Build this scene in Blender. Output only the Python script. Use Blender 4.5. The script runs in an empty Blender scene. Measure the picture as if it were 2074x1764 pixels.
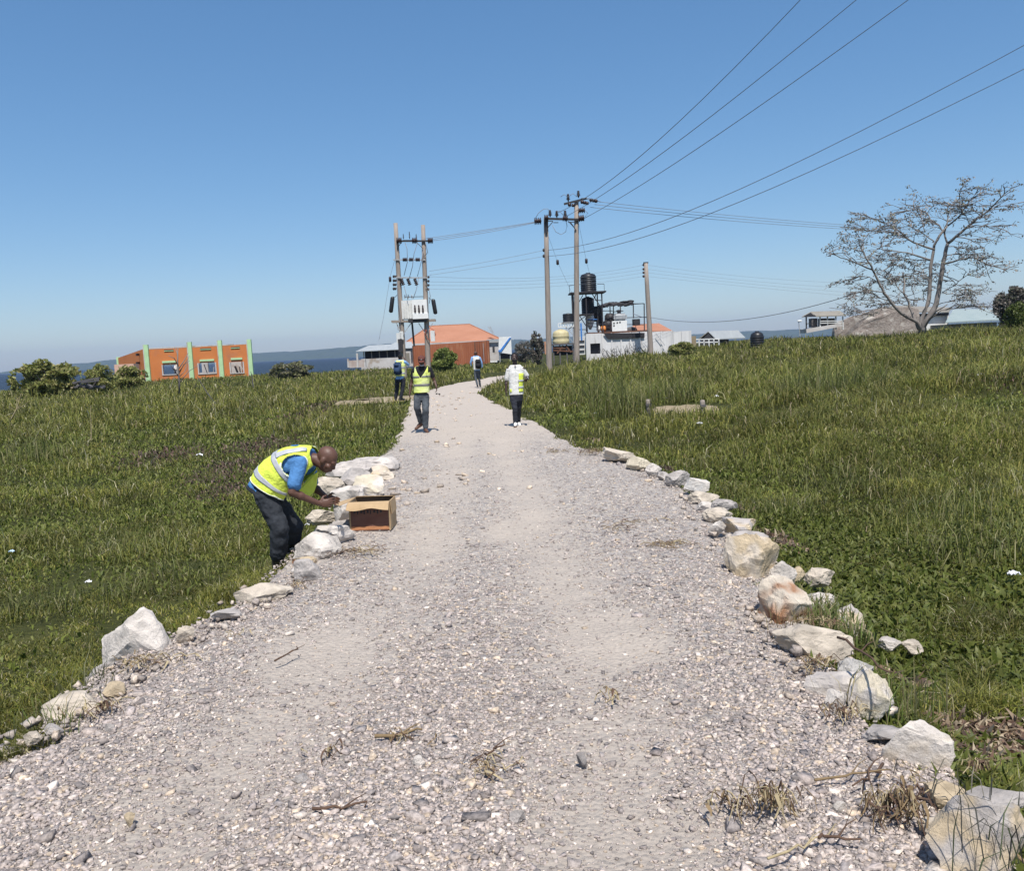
import bpy, bmesh, math, random
import numpy as np
from mathutils import Vector, Matrix, noise as mnoise, Quaternion
random.seed(7); RNG = np.random.default_rng(11)
scene = bpy.context.scene
R = math.radians
# ------------------------------------------------------------------ camera
CAM_H = 1.85; FPX = 1750.0; CX, CY = 1036.5, 882.5
PITCH = R(5.70); ROLL = R(2.69)
F_ = Vector((0, math.cos(PITCH), -math.sin(PITCH)))
U0 = Vector((0, math.sin(PITCH), math.cos(PITCH))); R0 = Vector((1, 0, 0))
RT = R0*math.cos(ROLL) - U0*math.sin(ROLL)
UP = U0*math.cos(ROLL) + R0*math.sin(ROLL)
EYE = Vector((0, 0, CAM_H))
cam_d = bpy.data.cameras.new('camera'); cam = bpy.data.objects.new('camera', cam_d)
scene.collection.objects.link(cam)
cam.matrix_world = Matrix(((RT.x, UP.x, -F_.x, 0), (RT.y, UP.y, -F_.y, 0), (RT.z, UP.z, -F_.z, CAM_H), (0, 0, 0, 1)))
cam_d.sensor_width = 36; cam_d.lens = FPX/2073.0*36; cam_d.clip_end = 30000; cam_d.clip_start = 0.05
scene.camera = cam
scene.render.resolution_x = 1024; scene.render.resolution_y = 872
# ------------------------------------------------------------------ light
SUN_EL = R(62); SUN_AZ = math.atan2(0.12, -1.0)       # direction towards the sun, x = sin, y = cos
world = bpy.data.worlds.new('World'); scene.world = world; world.use_nodes = True
wn = world.node_tree.nodes; wl = world.node_tree.links
bg = wn['Background']; bg.inputs['Strength'].default_value = 0.15
sky = wn.new('ShaderNodeTexSky'); sky.sky_type = 'NISHITA'; sky.sun_disc = False
sky.sun_elevation = SUN_EL; sky.sun_rotation = SUN_AZ
sky.air_density = 1.0; sky.dust_density = 1.5; sky.ozone_density = 5.0; sky.altitude = 1000
hs = wn.new('ShaderNodeHueSaturation'); hs.inputs['Saturation'].default_value = 1.33
gm = wn.new('ShaderNodeGamma'); gm.inputs[1].default_value = 0.72; wl.new(sky.outputs[0], gm.inputs[0]); wl.new(gm.outputs[0], hs.inputs['Color']); wl.new(hs.outputs[0], bg.inputs[0])
sd = Vector((math.sin(SUN_AZ)*math.cos(SUN_EL), math.cos(SUN_AZ)*math.cos(SUN_EL), math.sin(SUN_EL)))
sun_d = bpy.data.lights.new('sun', 'SUN'); sun = bpy.data.objects.new('sun', sun_d)
scene.collection.objects.link(sun)
sun_d.energy = 4.0; sun_d.angle = R(0.53); sun_d.color = (1.0, 0.955, 0.89)
sun.rotation_euler = sd.to_track_quat('Z', 'Y').to_euler()
scene.view_settings.view_transform = 'Standard'; scene.view_settings.look = 'None'
scene.view_settings.exposure = 0.52; scene.view_settings.gamma = 1.0
# ------------------------------------------------------------------ helpers
def at(px, py, Y):
    d = F_ + RT*((px-CX)/FPX) - UP*((py-CY)/FPX)
    return EYE + d*(Y/d.y)
def gp(px, py, z=0.0):
    d = F_ + RT*((px-CX)/FPX) - UP*((py-CY)/FPX)
    return EYE + d*((z-CAM_H)/d.z)
def sc(Y): return FPX/Y          # photo pixels per metre at a distance
def link(o, parent=None):
    scene.collection.objects.link(o)
    if parent is not None:
        o.parent = parent
        o.matrix_parent_inverse = parent.matrix_world.inverted() if False else Matrix.Translation(-parent.location)
    return o
def tag(o, label=None, cat=None, group=None, kind=None):
    if label: o['label'] = label
    if cat: o['category'] = cat
    if group: o['group'] = group
    if kind: o['kind'] = kind
    return o
def thing(name, label, cat, loc, group=None):
    o = bpy.data.objects.new(name, None); o.location = loc; o.empty_display_size = 0.2
    link(o); return tag(o, label, cat, group)
def mesh_obj(name, bm, mat, parent=None, smooth=False):
    me = bpy.data.meshes.new(name)
    bmesh.ops.recalc_face_normals(bm, faces=bm.faces)
    bm.to_mesh(me); bm.free()
    for p in me.polygons: p.use_smooth = smooth
    if mat: me.materials.append(mat)
    return link(bpy.data.objects.new(name, me), parent)
def np_mesh(name, V, faces, mat, col=None, parent=None, smooth=False, fsize=3):
    """V (n,3) array, faces (m,fsize) array or list of arrays, col (n,3) per vertex"""
    me = bpy.data.meshes.new(name)
    if not isinstance(faces, list): faces = [faces]
    nl = sum(f.size for f in faces); nf = sum(len(f) for f in faces)
    me.vertices.add(len(V)); me.vertices.foreach_set('co', np.asarray(V, np.float32).ravel())
    me.loops.add(nl); me.polygons.add(nf)
    me.loops.foreach_set('vertex_index', np.concatenate([f.ravel() for f in faces]).astype(np.int32))
    tot = np.concatenate([np.full(len(f), f.shape[1]) for f in faces]).astype(np.int32)
    st = np.concatenate([[0], np.cumsum(tot)[:-1]]).astype(np.int32)
    me.polygons.foreach_set('loop_start', st); me.polygons.foreach_set('loop_total', tot)
    if smooth: me.polygons.foreach_set('use_smooth', np.ones(nf, bool))
    if col is not None:
        a = me.color_attributes.new('tint', 'FLOAT_COLOR', 'POINT')
        c4 = np.ones((len(V), 4), np.float32); c4[:, :3] = col
        a.data.foreach_set('color', c4.ravel())
    me.update(calc_edges=True); me.validate()
    me.materials.append(mat)
    return link(bpy.data.objects.new(name, me), parent)
def sm(x, a, b):
    t = np.clip((x-a)/(b-a), 0, 1); return t*t*(3-2*t)
# cheap vectorised value noise
_P = np.random.default_rng(3).random((256, 256))
def vn(x, y, s=1.0, o=0):
    x = np.asarray(x, float)*s+17.3+o*31.7; y = np.asarray(y, float)*s+5.1+o*11.9
    xi = np.floor(x).astype(int); yi = np.floor(y).astype(int); fx = x-xi; fy = y-yi
    fx = fx*fx*(3-2*fx); fy = fy*fy*(3-2*fy)
    g = lambda a, b: _P[a & 255, b & 255]
    return (g(xi, yi)*(1-fx)+g(xi+1, yi)*fx)*(1-fy)+(g(xi, yi+1)*(1-fx)+g(xi+1, yi+1)*fx)*fy
def fbm(x, y, s=1.0, o=0, n=4):
    r = 0; a = 0.5; t = 0
    for k in range(n): r = r+a*vn(x, y, s*2**k, o+k*3); t += a; a *= 0.5
    return r/t
# ------------------------------------------------------------------ materials
def nodes_of(name):
    m = bpy.data.materials.new(name); m.use_nodes = True
    nt = m.node_tree; b = nt.nodes['Principled BSDF']; return m, nt, b
def mat(name, c, rough=0.7, var=0.25, scale=6.0, bump=0.1, metal=0.0, c2=None, spec=0.4, detail=6, c3=None, sc3=1.3, bscale=None, coords='Object', stretch=None, t3=(0.55, 0.68)):
    m, nt, b = nodes_of(name); N = nt.nodes; L = nt.links
    tc = N.new('ShaderNodeTexCoord'); mp = N.new('ShaderNodeMapping')
    L.new(tc.outputs[coords], mp.inputs[0])
    if stretch: mp.inputs['Scale'].default_value = stretch
    nz = N.new('ShaderNodeTexNoise'); nz.inputs['Scale'].default_value = scale; nz.inputs['Detail'].default_value = detail
    nz.inputs['Roughness'].default_value = 0.65
    L.new(mp.outputs[0], nz.inputs['Vector'])
    mx = N.new('ShaderNodeMix'); mx.data_type = 'RGBA'
    cr = N.new('ShaderNodeValToRGB'); cr.color_ramp.elements[0].position = 0.3; cr.color_ramp.elements[1].position = 0.7
    L.new(nz.outputs['Fac'], cr.inputs[0]); L.new(cr.outputs[0], mx.inputs['Factor'])
    if c2 is None: c2 = tuple(min(1, v*(1+var)) for v in c); c = tuple(v*(1-var) for v in c)
    mx.inputs['A'].default_value = (*c, 1); mx.inputs['B'].default_value = (*c2, 1)
    out = mx.outputs['Result']
    if c3 is not None:
        n3 = N.new('ShaderNodeTexNoise'); n3.inputs['Scale'].default_value = sc3; n3.inputs['Detail'].default_value = 7
        L.new(mp.outputs[0], n3.inputs['Vector'])
        r3 = N.new('ShaderNodeValToRGB'); r3.color_ramp.elements[0].position = t3[0]; r3.color_ramp.elements[1].position = t3[1]
        L.new(n3.outputs['Fac'], r3.inputs[0])
        m3 = N.new('ShaderNodeMix'); m3.data_type = 'RGBA'; L.new(r3.outputs[0], m3.inputs['Factor'])
        L.new(out, m3.inputs['A']); m3.inputs['B'].default_value = (*c3, 1); out = m3.outputs['Result']
    L.new(out, b.inputs['Base Color'])
    b.inputs['Roughness'].default_value = rough; b.inputs['Metallic'].default_value = metal
    b.inputs['Specular IOR Level'].default_value = spec
    if bump:
        n2 = N.new('ShaderNodeTexNoise'); n2.inputs['Scale'].default_value = bscale or scale*3; n2.inputs['Detail'].default_value = 6
        L.new(mp.outputs[0], n2.inputs['Vector'])
        bp = N.new('ShaderNodeBump'); bp.inputs['Strength'].default_value = min(1, bump*3); bp.inputs['Distance'].default_value = 0.02 if bump < 0.34 else 0.05
        L.new(n2.outputs['Fac'], bp.inputs['Height']); L.new(bp.outputs[0], b.inputs['Normal'])
    return m
def leaf_mat(name, rough=0.55, trans=0.35, spec=0.35):
    m, nt, b = nodes_of(name); N = nt.nodes; L = nt.links
    at_ = N.new('ShaderNodeAttribute'); at_.attribute_name = 'tint'
    L.new(at_.outputs['Color'], b.inputs['Base Color'])
    b.inputs['Roughness'].default_value = rough; b.inputs['Specular IOR Level'].default_value = spec
    tr = N.new('ShaderNodeBsdfTranslucent'); L.new(at_.outputs['Color'], tr.inputs['Color'])
    mx = N.new('ShaderNodeMixShader'); mx.inputs[0].default_value = trans
    L.new(b.outputs[0], mx.inputs[1]); L.new(tr.outputs[0], mx.inputs[2])
    L.new(mx.outputs[0], N['Material Output'].inputs['Surface'])
    return m
def tint_mat(name, rough=0.85, spec=0.3, nscale=60, var=0.35, bump=0.5):
    m, nt, b = nodes_of(name); N = nt.nodes; L = nt.links
    at_ = N.new('ShaderNodeAttribute'); at_.attribute_name = 'tint'
    tc = N.new('ShaderNodeTexCoord'); nz = N.new('ShaderNodeTexNoise'); nz.inputs['Scale'].default_value = nscale; nz.inputs['Detail'].default_value = 4
    L.new(tc.outputs['Object'], nz.inputs['Vector'])
    mr = N.new('ShaderNodeMapRange'); mr.inputs['From Min'].default_value = 0.3; mr.inputs['From Max'].default_value = 0.7
    mr.inputs['To Min'].default_value = 1-var; mr.inputs['To Max'].default_value = 1+var
    L.new(nz.outputs['Fac'], mr.inputs[0])
    vm = N.new('ShaderNodeVectorMath'); vm.operation = 'SCALE'; L.new(at_.outputs['Color'], vm.inputs[0]); L.new(mr.outputs[0], vm.inputs['Scale'])
    L.new(vm.outputs[0], b.inputs['Base Color']); b.inputs['Roughness'].default_value = rough; b.inputs['Specular IOR Level'].default_value = spec
    bp = N.new('ShaderNodeBump'); bp.inputs['Strength'].default_value = bump; bp.inputs['Distance'].default_value = 0.01
    L.new(nz.outputs['Fac'], bp.inputs['Height']); L.new(bp.outputs[0], b.inputs['Normal'])
    return m
M = {}
M['wood_pole'] = mat('weathered_pole', (0.22, 0.18, 0.15), 0.9, scale=2, c2=(0.36, 0.31, 0.27), stretch=(9, 9, .6), bump=0.2)
M['dark_metal'] = mat('dark_metal', (0.035, 0.032, 0.035), 0.55, scale=8)
M['brown_metal'] = mat('rusty_metal', (0.07, 0.04, 0.03), 0.8, scale=4, c2=(0.2, 0.09, 0.05))
M['porcelain'] = mat('brown_insulator', (0.035, 0.02, 0.02), 0.3, scale=8)
M['wire'] = mat('wire', (0.2, 0.21, 0.24), 0.5, scale=2)
M['grey_metal'] = mat('galvanised', (0.38, 0.39, 0.4), 0.5, scale=4, metal=0.2)
M['pale_paint'] = mat('pale_grey_paint', (0.62, 0.62, 0.6), 0.55, var=0.12, scale=3)
M['white_paint'] = mat('white_paint', (0.72, 0.72, 0.7), 0.6, var=0.08, scale=3)
M['black_plastic'] = mat('black_plastic', (0.018, 0.018, 0.02), 0.4, scale=5, bump=0.02)
M['cream_plastic'] = mat('cream_plastic', (0.46, 0.38, 0.2), 0.6, c2=(0.56, 0.5, 0.3), scale=4, bump=0.05)
M['orange_wall'] = mat('orange_wall', (0.52, 0.165, 0.045), 0.85, c2=(0.58, 0.20, 0.06), scale=0.6, c3=(0.40, 0.16, 0.08), sc3=.35, bump=0.1)
M['mint'] = mat('mint_paint', (0.42, 0.62, 0.34), 0.8, var=0.08, scale=2)
M['roof_orange'] = mat('orange_sheet_roof', (0.34, 0.15, 0.085), 0.75, c2=(0.41, 0.19, 0.115), scale=0.5)
M['container'] = mat('rusty_orange_sheet', (0.27, 0.085, 0.038), 0.7, c2=(0.36, 0.125, 0.055), scale=0.8, stretch=(1, 1, .3), c3=(0.42, 0.26, 0.16), sc3=0.8, t3=(.6, .8))
M['plaster'] = mat('dirty_plaster', (0.42, 0.39, 0.365), 0.9, c2=(0.56, 0.54, 0.52), scale=0.7, c3=(0.36, 0.3, 0.25), sc3=1.1, bump=.15)
M['white_wall'] = mat('stained_white_wall', (0.56, 0.55, 0.54), 0.85, c2=(0.70, 0.69, 0.68), scale=0.8, stretch=(2.5, 2.5, .35), c3=(0.33, 0.3, 0.28), sc3=.9, t3=(.58, .8))
M['ruin'] = mat('crumbling_wall', (0.17, 0.13, 0.11), 0.95, c2=(0.40, 0.35, 0.31), scale=2.4, c3=(0.52, 0.48, 0.43), sc3=1.4, bump=0.4)
M['tin'] = mat('tin_roof', (0.30, 0.32, 0.33), 0.6, c2=(0.38, 0.40, 0.40), scale=1, stretch=(3, .4, 1))
M['tin_brown'] = mat('old_tin_roof', (0.2, 0.18, 0.15), 0.8, c2=(0.27, 0.25, 0.21), scale=1)
M['tin_blue'] = mat('pale_blue_roof', (0.24, 0.3, 0.3), 0.75, c2=(0.3, 0.35, 0.34), scale=1)
M['wood_dark'] = mat('old_timber', (0.06, 0.055, 0.06), 0.85, c2=(0.15, 0.14, 0.14), scale=3, stretch=(1, 8, 8))
M['dark_in'] = mat('dark_interior', (0.04, 0.04, 0.045), 0.9)
M['brick'] = mat('worn_brick', (0.38, 0.16, 0.08), 0.9, c2=(0.5, 0.3, 0.2), scale=3)
M['blue_paint'] = mat('blue_paint', (0.05, 0.2, 0.55), 0.5, scale=3)
M['tarp'] = mat('black_tarpaulin', (0.03, 0.028, 0.03), 0.7, scale=2, bump=.3)
M['sand'] = mat('sandy_soil', (0.22, 0.17, 0.105), 0.95, c2=(0.32, 0.26, 0.17), scale=5)
M['leaf'] = leaf_mat('foliage'); M['dryleaf'] = leaf_mat('dry_foliage', 0.8, 0.15, 0.2)
# ------------------------------------------------------------------ shape primitives (bmesh)
def add_box(bm, c, s, rot=None):
    r = bmesh.ops.create_cube(bm, size=1.0)
    mtx = Matrix.Translation(c) @ (rot.to_4x4() if rot is not None else Matrix.Identity(4)) @ Matrix.Diagonal((*s, 1))
    bmesh.ops.transform(bm, matrix=mtx, verts=r['verts']); return r['verts']
def add_bar(bm, a, b, w=0.05, h=None, seg=0):
    """square bar (seg=0) or round tube from a to b"""
    a = Vector(a); b = Vector(b); d = b-a; q = d.to_track_quat('Z', 'Y').to_matrix()
    if seg == 0: return add_box(bm, (a+b)/2, (w, h or w, d.length), q)
    r = bmesh.ops.create_cone(bm, cap_ends=True, segments=seg, radius1=w, radius2=h if h is not None else w, depth=d.length)
    bmesh.ops.transform(bm, matrix=Matrix.Translation((a+b)/2) @ q.to_4x4(), verts=r['verts']); return r['verts']
def add_ell(bm, c, s, rot=None, sub=2):
    r = bmesh.ops.create_icosphere(bm, subdivisions=sub, radius=1.0)
    mtx = Matrix.Translation(c) @ (rot.to_4x4() if rot is not None else Matrix.Identity(4)) @ Matrix.Diagonal((*s, 1))
    bmesh.ops.transform(bm, matrix=mtx, verts=r['verts'])
def add_lathe(bm, c, prof, seg=24, axis=None):
    """prof list of (r,z); solid of revolution"""
    q = axis.to_track_quat('Z', 'Y').to_matrix() if axis is not None else Matrix.Identity(3)
    rings = []
    for r_, z in prof:
        rings.append([bm.verts.new(Vector(c)+q @ Vector((r_*math.cos(2*math.pi*k/seg), r_*math.sin(2*math.pi*k/seg), z))) for k in range(seg)])
    for a, b in zip(rings, rings[1:]):
        for k in range(seg): bm.faces.new((a[k], a[(k+1) % seg], b[(k+1) % seg], b[k]))
    bm.faces.new(rings[0][::-1]); bm.faces.new(rings[-1])
def add_tube(bm, pts, r, seg=6):
    """r: scalar or per-point list"""
    pts = [Vector(p) for p in pts]; n = len(pts)
    rr = r if hasattr(r, '__len__') else [r]*n
    rings = []; up = Vector((0.31, 0.17, 0.93)).normalized()
    for i, p in enumerate(pts):
        t = (pts[min(i+1, n-1)]-pts[max(i-1, 0)])
        t = t.normalized() if t.length > 1e-9 else Vector((0, 0, 1))
        x = t.cross(up)
        if x.length < 0.15: x = t.cross(Vector((1, 0, 0)))
        x.normalize(); y = t.cross(x)
        rings.append([bm.verts.new(p+(x*math.cos(2*math.pi*k/seg)+y*math.sin(2*math.pi*k/seg))*rr[i]) for k in range(seg)])
    for a, b in zip(rings, rings[1:]):
        for k in range(seg): bm.faces.new((a[k], a[(k+1) % seg], b[(k+1) % seg], b[k]))
    bm.faces.new(rings[0][::-1]); bm.faces.new(rings[-1])
def add_poly(bm, pts, ext):
    """extrude polygon (world points) along vector ext"""
    ext = Vector(ext); a = [bm.verts.new(Vector(p)) for p in pts]; b = [bm.verts.new(Vector(p)+ext) for p in pts]
    bm.faces.new(a); bm.faces.new(b[::-1]); n = len(a)
    for i in range(n): bm.faces.new((a[i], b[i], b[(i+1) % n], a[(i+1) % n]))
class B:
    """small builder: collects shapes, links one mesh object"""
    def __init__(s): s.bm = bmesh.new()
    def box(s, c, z, rot=None): add_box(s.bm, c, z, rot); return s
    def bar(s, a, b, w=0.05, h=None, seg=0): add_bar(s.bm, a, b, w, h, seg); return s
    def ell(s, c, z, rot=None, sub=2): add_ell(s.bm, c, z, rot, sub); return s
    def lathe(s, c, p, seg=24, axis=None): add_lathe(s.bm, c, p, seg, axis); return s
    def tube(s, p, r, seg=6): add_tube(s.bm, p, r, seg); return s
    def poly(s, p, e): add_poly(s.bm, p, e); return s
    def out(s, name, m, parent=None, smooth=False): return mesh_obj(name, s.bm, M[m] if isinstance(m, str) else m, parent, smooth)
def crumple(o, amp, scl, seed=0, along_normal=True):
    me = o.data
    for v in me.vertices:
        p = v.co*scl+Vector((seed, seed*.7, 0))
        n_ = mnoise.noise(p)+0.5*mnoise.noise(p*2.1)
        v.co += v.normal*(n_*amp)
def bake(o):
    dg = bpy.context.evaluated_depsgraph_get(); dg.update()
    me = bpy.data.meshes.new_from_object(o.evaluated_get(dg)); old = o.data
    o.modifiers.clear(); me.name = o.name; o.data = me; bpy.data.meshes.remove(old); return o
# ------------------------------------------------------------------ terrain
LE = [(-900, 2300), (-420, 1764), (-150, 1590), (0, 1518), (90, 1490), (190, 1400), (300, 1330), (370, 1293), (480, 1232), (560, 1175), (640, 1090), (700, 1040), (745, 960), (790, 915),
      (812, 872), (833, 826), (836, 806), (870, 788), (925, 775), (985, 764), (1060, 753), (1140, 744)]
RE = [(3200, 2500), (2230, 1860), (2060, 1764), (1960, 1670), (1900, 1590), (1840, 1505), (1740, 1470), (1680, 1390), (1640, 1320), (1570, 1225), (1500, 1130), (1460, 1060), (1400, 1000),
      (1300, 945), (1225, 912), (1160, 903), (1090, 860), (1057, 838), (1000, 812), (962, 793), (985, 778), (1030, 766), (1090, 757), (1150, 749)]
def edge(L):
    g = [gp(*p) for p in L]; g.sort(key=lambda v: v.y)
    return np.array([v.y for v in g]), np.array([v.x for v in g])
LY, LX = edge(LE); RY, RX = edge(RE)
def XL(y): return np.interp(y, LY, LX)
def XR(y): return np.interp(y, RY, RX)
def jag(y, o): return (fbm(y, y*0+o, 1.1, o, 3)-0.5)*0.5
LAKE = -1.7
def Hgt(x, y):
    x = np.asarray(x, float); y = np.asarray(y, float)
    xl = XL(y); xr = XR(y)
    tl = xl-x; tr = x-xr
    dl = -0.52+0.40*sm(y, 11, 26)+0.15*sm(y, 40, 70)
    dr = -0.34+0.30*sm(y, 9, 22)
    z = np.full(np.broadcast(x, y).shape, -0.10)
    z = np.where(tl > 0, -0.1+(dl+0.1)*sm(tl, 0, 0.75), z)
    bank = sm(y, 14, 48)*(0.04+1.2*sm(x, 9, 31))*sm(tr, 0.5, 6)
    bank = bank-0.25*sm(y, 62, 90)*sm(x, 3, 30)
    z = np.where(tr > 0, -0.1+(dr+0.1)*sm(tr, 0, 0.8)+bank, z)
    out = np.maximum(tl, tr)
    z = z+(fbm(x, y, 0.35, 2)-0.5)*0.34*sm(out, 0.2, 3)+(sm(fbm(x, y, .22, 77, 2), .5, .72))*.38*sm(out, 1.5, 4)*sm(y, 8, 14)*(x > 0)+(fbm(x, y, 1.7, 5)-0.5)*0.10*sm(out, 0.1, 1.0)
    shore = 112-38*sm(-x, 34, 52)+150*sm(x, -8, 6)
    z = z-3.2*sm(y, shore-6, shore+12)
    return z
def H1(x, y): return float(Hgt(np.array([x]), np.array([y]))[0])
ys = np.concatenate([np.linspace(-14, 2, 20)[:-1], np.geomspace(2, 330, 330)])
t = np.linspace(-1, 1, 420); 
XX = []; 
for y in ys:
    half = 14+abs(y)*1.15
    mid = float(XL(y)+XR(y))/2
    XX.append(mid+half*(0.25*t+0.75*t**3))
XX = np.array(XX); YY = np.repeat(ys[:, None], len(t), 1)
ZZ = Hgt(XX, YY)
n0, n1 = XX.shape; idx = np.arange(n0*n1).reshape(n0, n1)
Q = np.stack([idx[:-1, :-1], idx[:-1, 1:], idx[1:, 1:], idx[1:, :-1]], -1).reshape(-1, 4)
mg, nt, b = nodes_of('soil_and_sward'); N = nt.nodes; L = nt.links
tc = N.new('ShaderNodeTexCoord'); nz = N.new('ShaderNodeTexNoise'); nz.inputs['Scale'].default_value = 0.9; nz.inputs['Detail'].default_value = 10; nz.inputs['Roughness'].default_value = 0.75
L.new(tc.outputs['Object'], nz.inputs['Vector'])
cr = N.new('ShaderNodeValToRGB'); e = cr.color_ramp.elements
e[0].position = 0.3; e[0].color = (0.02, 0.022, 0.008, 1); e[1].position = 0.72; e[1].color = (0.085, 0.085, 0.03, 1)
k = cr.color_ramp.elements.new(0.5); k.color = (0.045, 0.05, 0.016, 1)
L.new(nz.outputs['Fac'], cr.inputs[0]); L.new(cr.outputs[0], b.inputs['Base Color']); b.inputs['Roughness'].default_value = 0.95; b.inputs['Specular IOR Level'].default_value = 0.1
n2 = N.new('ShaderNodeTexNoise'); n2.inputs['Scale'].default_value = 14; n2.inputs['Detail'].default_value = 8; L.new(tc.outputs['Object'], n2.inputs['Vector'])
bp = N.new('ShaderNodeBump'); bp.inputs['Strength'].default_value = 1; bp.inputs['Distance'].default_value = 0.08; L.new(n2.outputs['Fac'], bp.inputs['Height']); L.new(bp.outputs[0], b.inputs['Normal'])
tag(np_mesh('ground', np.stack([XX, YY, ZZ], -1).reshape(-1, 3), Q, mg, smooth=True), kind='structure')
# road surface
TRK = [[(300, 1764), (430, 1600), (590, 1420), (700, 1300), (850, 1160), (900, 1020), (930, 880), (900, 810)], [(1290, 1900), (1260, 1600), (1210, 1330), (1110, 1130), (1060, 1000), (1010, 880), (950, 800)]]
tr = []
for L_ in TRK:
    g = sorted([gp(*p) for p in L_], key=lambda v: v.y); tr.append((np.array([v.y for v in g]), np.array([v.x for v in g])))
SANDY = [gp(1045, 1068), gp(960, 868), gp(900, 815), gp(640, 1330), gp(1230, 1280), gp(1250, 1690)]
def track(x, y):
    m = 0
    for ty, tx in tr: m = np.maximum(m, np.exp(-((x-np.interp(y, ty, tx))/0.42)**2))
    m = m*(0.65+0.7*(fbm(x, y, 0.8, 9)-0.3))
    m = m+0.9*sm(y, 14, 22)
    for k, s_ in enumerate(SANDY): m = np.maximum(m, 1.15*np.exp(-(((x-s_.x)/0.45)**2+((y-s_.y)/0.7)**2)**1.5))
    return np.clip(m+(fbm(x, y, 2.2, 4)-0.5)*0.7, 0, 1)
ry = np.concatenate([np.linspace(-9, 2, 12)[:-1], np.geomspace(2, 64, 560)]); tt = np.linspace(0, 1, 170)
a_ = XL(ry)-0.12+jag(ry, 3)*0.35; b_ = XR(ry)+0.12+jag(ry, 8)*0.35
RXX = a_[:, None]+(b_-a_)[:, None]*tt[None]; RYY = np.repeat(ry[:, None], len(tt), 1)
tk = track(RXX, RYY)
def road_z(x, y):
    xl = XL(y); xr = XR(y); d = np.minimum(x-xl, xr-x)
    return (fbm(x, y, 0.9, 6)-0.5)*0.09+(fbm(x, y, 4, 7)-0.5)*0.03-0.035*np.clip(track(x, y), 0, 1)-0.05*(1-sm(d, -0.1, 0.5))
RZZ = road_z(RXX, RYY); RZZ[:, 0] -= 0.35; RZZ[:, -1] -= 0.35; RZZ[:, 1] -= 0.1; RZZ[:, -2] -= 0.1
mr, nt, b = nodes_of('gravel_road'); N = nt.nodes; L = nt.links
tc = N.new('ShaderNodeTexCoord'); at_ = N.new('ShaderNodeAttribute'); at_.attribute_name = 'tint'
sp = N.new('ShaderNodeSeparateColor'); L.new(at_.outputs['Color'], sp.inputs[0])
vo = N.new('ShaderNodeTexVoronoi'); vo.inputs['Scale'].default_value = 34; L.new(tc.outputs['Object'], vo.inputs['Vector'])
v2 = N.new('ShaderNodeSeparateColor'); L.new(vo.outputs['Color'], v2.inputs[0])
cr = N.new('ShaderNodeValToRGB'); e = cr.color_ramp.elements; e[0].position = 0; e[0].color = (0.22, 0.2, 0.19, 1); e[1].position = 1; e[1].color = (0.54, 0.49, 0.44, 1)
k = e.new(0.55); k.color = (0.36, 0.33, 0.31, 1); k = e.new(0.85); k.color = (0.44, 0.38, 0.31, 1)
L.new(v2.outputs[0], cr.inputs[0])
nz = N.new('ShaderNodeTexNoise'); nz.inputs['Scale'].default_value = 18; nz.inputs['Detail'].default_value = 8; nz.inputs['Roughness'].default_value = .8; L.new(tc.outputs['Object'], nz.inputs['Vector'])
sr = N.new('ShaderNodeValToRGB'); e = sr.color_ramp.elements; e[0].position = 0.25; e[0].color = (0.36, 0.31, 0.265, 1); e[1].position = 0.75; e[1].color = (0.52, 0.455, 0.39, 1)
L.new(nz.outputs['Fac'], sr.inputs[0])
mx = N.new('ShaderNodeMix'); mx.data_type = 'RGBA'; 
ad = N.new('ShaderNodeMath'); ad.operation = 'MULTIPLY_ADD'; L.new(nz.outputs['Fac'], ad.inputs[0]); ad.inputs[1].default_value = 0.8; ad.inputs[2].default_value = -0.4
a2 = N.new('ShaderNodeMath'); a2.operation = 'ADD'; a2.use_clamp = True; L.new(ad.outputs[0], a2.inputs[0]); L.new(sp.outputs[0], a2.inputs[1])
L.new(a2.outputs[0], mx.inputs['Factor']); L.new(cr.outputs[0], mx.inputs['A']); L.new(sr.outputs[0], mx.inputs['B'])
L.new(mx.outputs['Result'], b.inputs['Base Color']); b.inputs['Roughness'].default_value = 0.95; b.inputs['Specular IOR Level'].default_value = 0.15
bp = N.new('ShaderNodeBump'); bp.inputs['Strength'].default_value = 0.8; bp.inputs['Distance'].default_value = 0.02; L.new(nz.outputs['Fac'], bp.inputs['Height'])
b2 = N.new('ShaderNodeBump'); b2.inputs['Strength'].default_value = 0.7; b2.inputs['Distance'].default_value = 0.015; b2.invert = True; L.new(vo.outputs['Distance'], b2.inputs['Height']); L.new(bp.outputs[0], b2.inputs['Normal'])
L.new(b2.outputs[0], b.inputs['Normal'])
n0, n1 = RXX.shape; idx = np.arange(n0*n1).reshape(n0, n1)
Q = np.stack([idx[:-1, :-1], idx[:-1, 1:], idx[1:, 1:], idx[1:, :-1]], -1).reshape(-1, 4)
tag(np_mesh('road', np.stack([RXX, RYY, RZZ], -1).reshape(-1, 3), Q, mr, col=np.repeat(tk.reshape(-1, 1), 3, 1), smooth=True), kind='structure')
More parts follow.
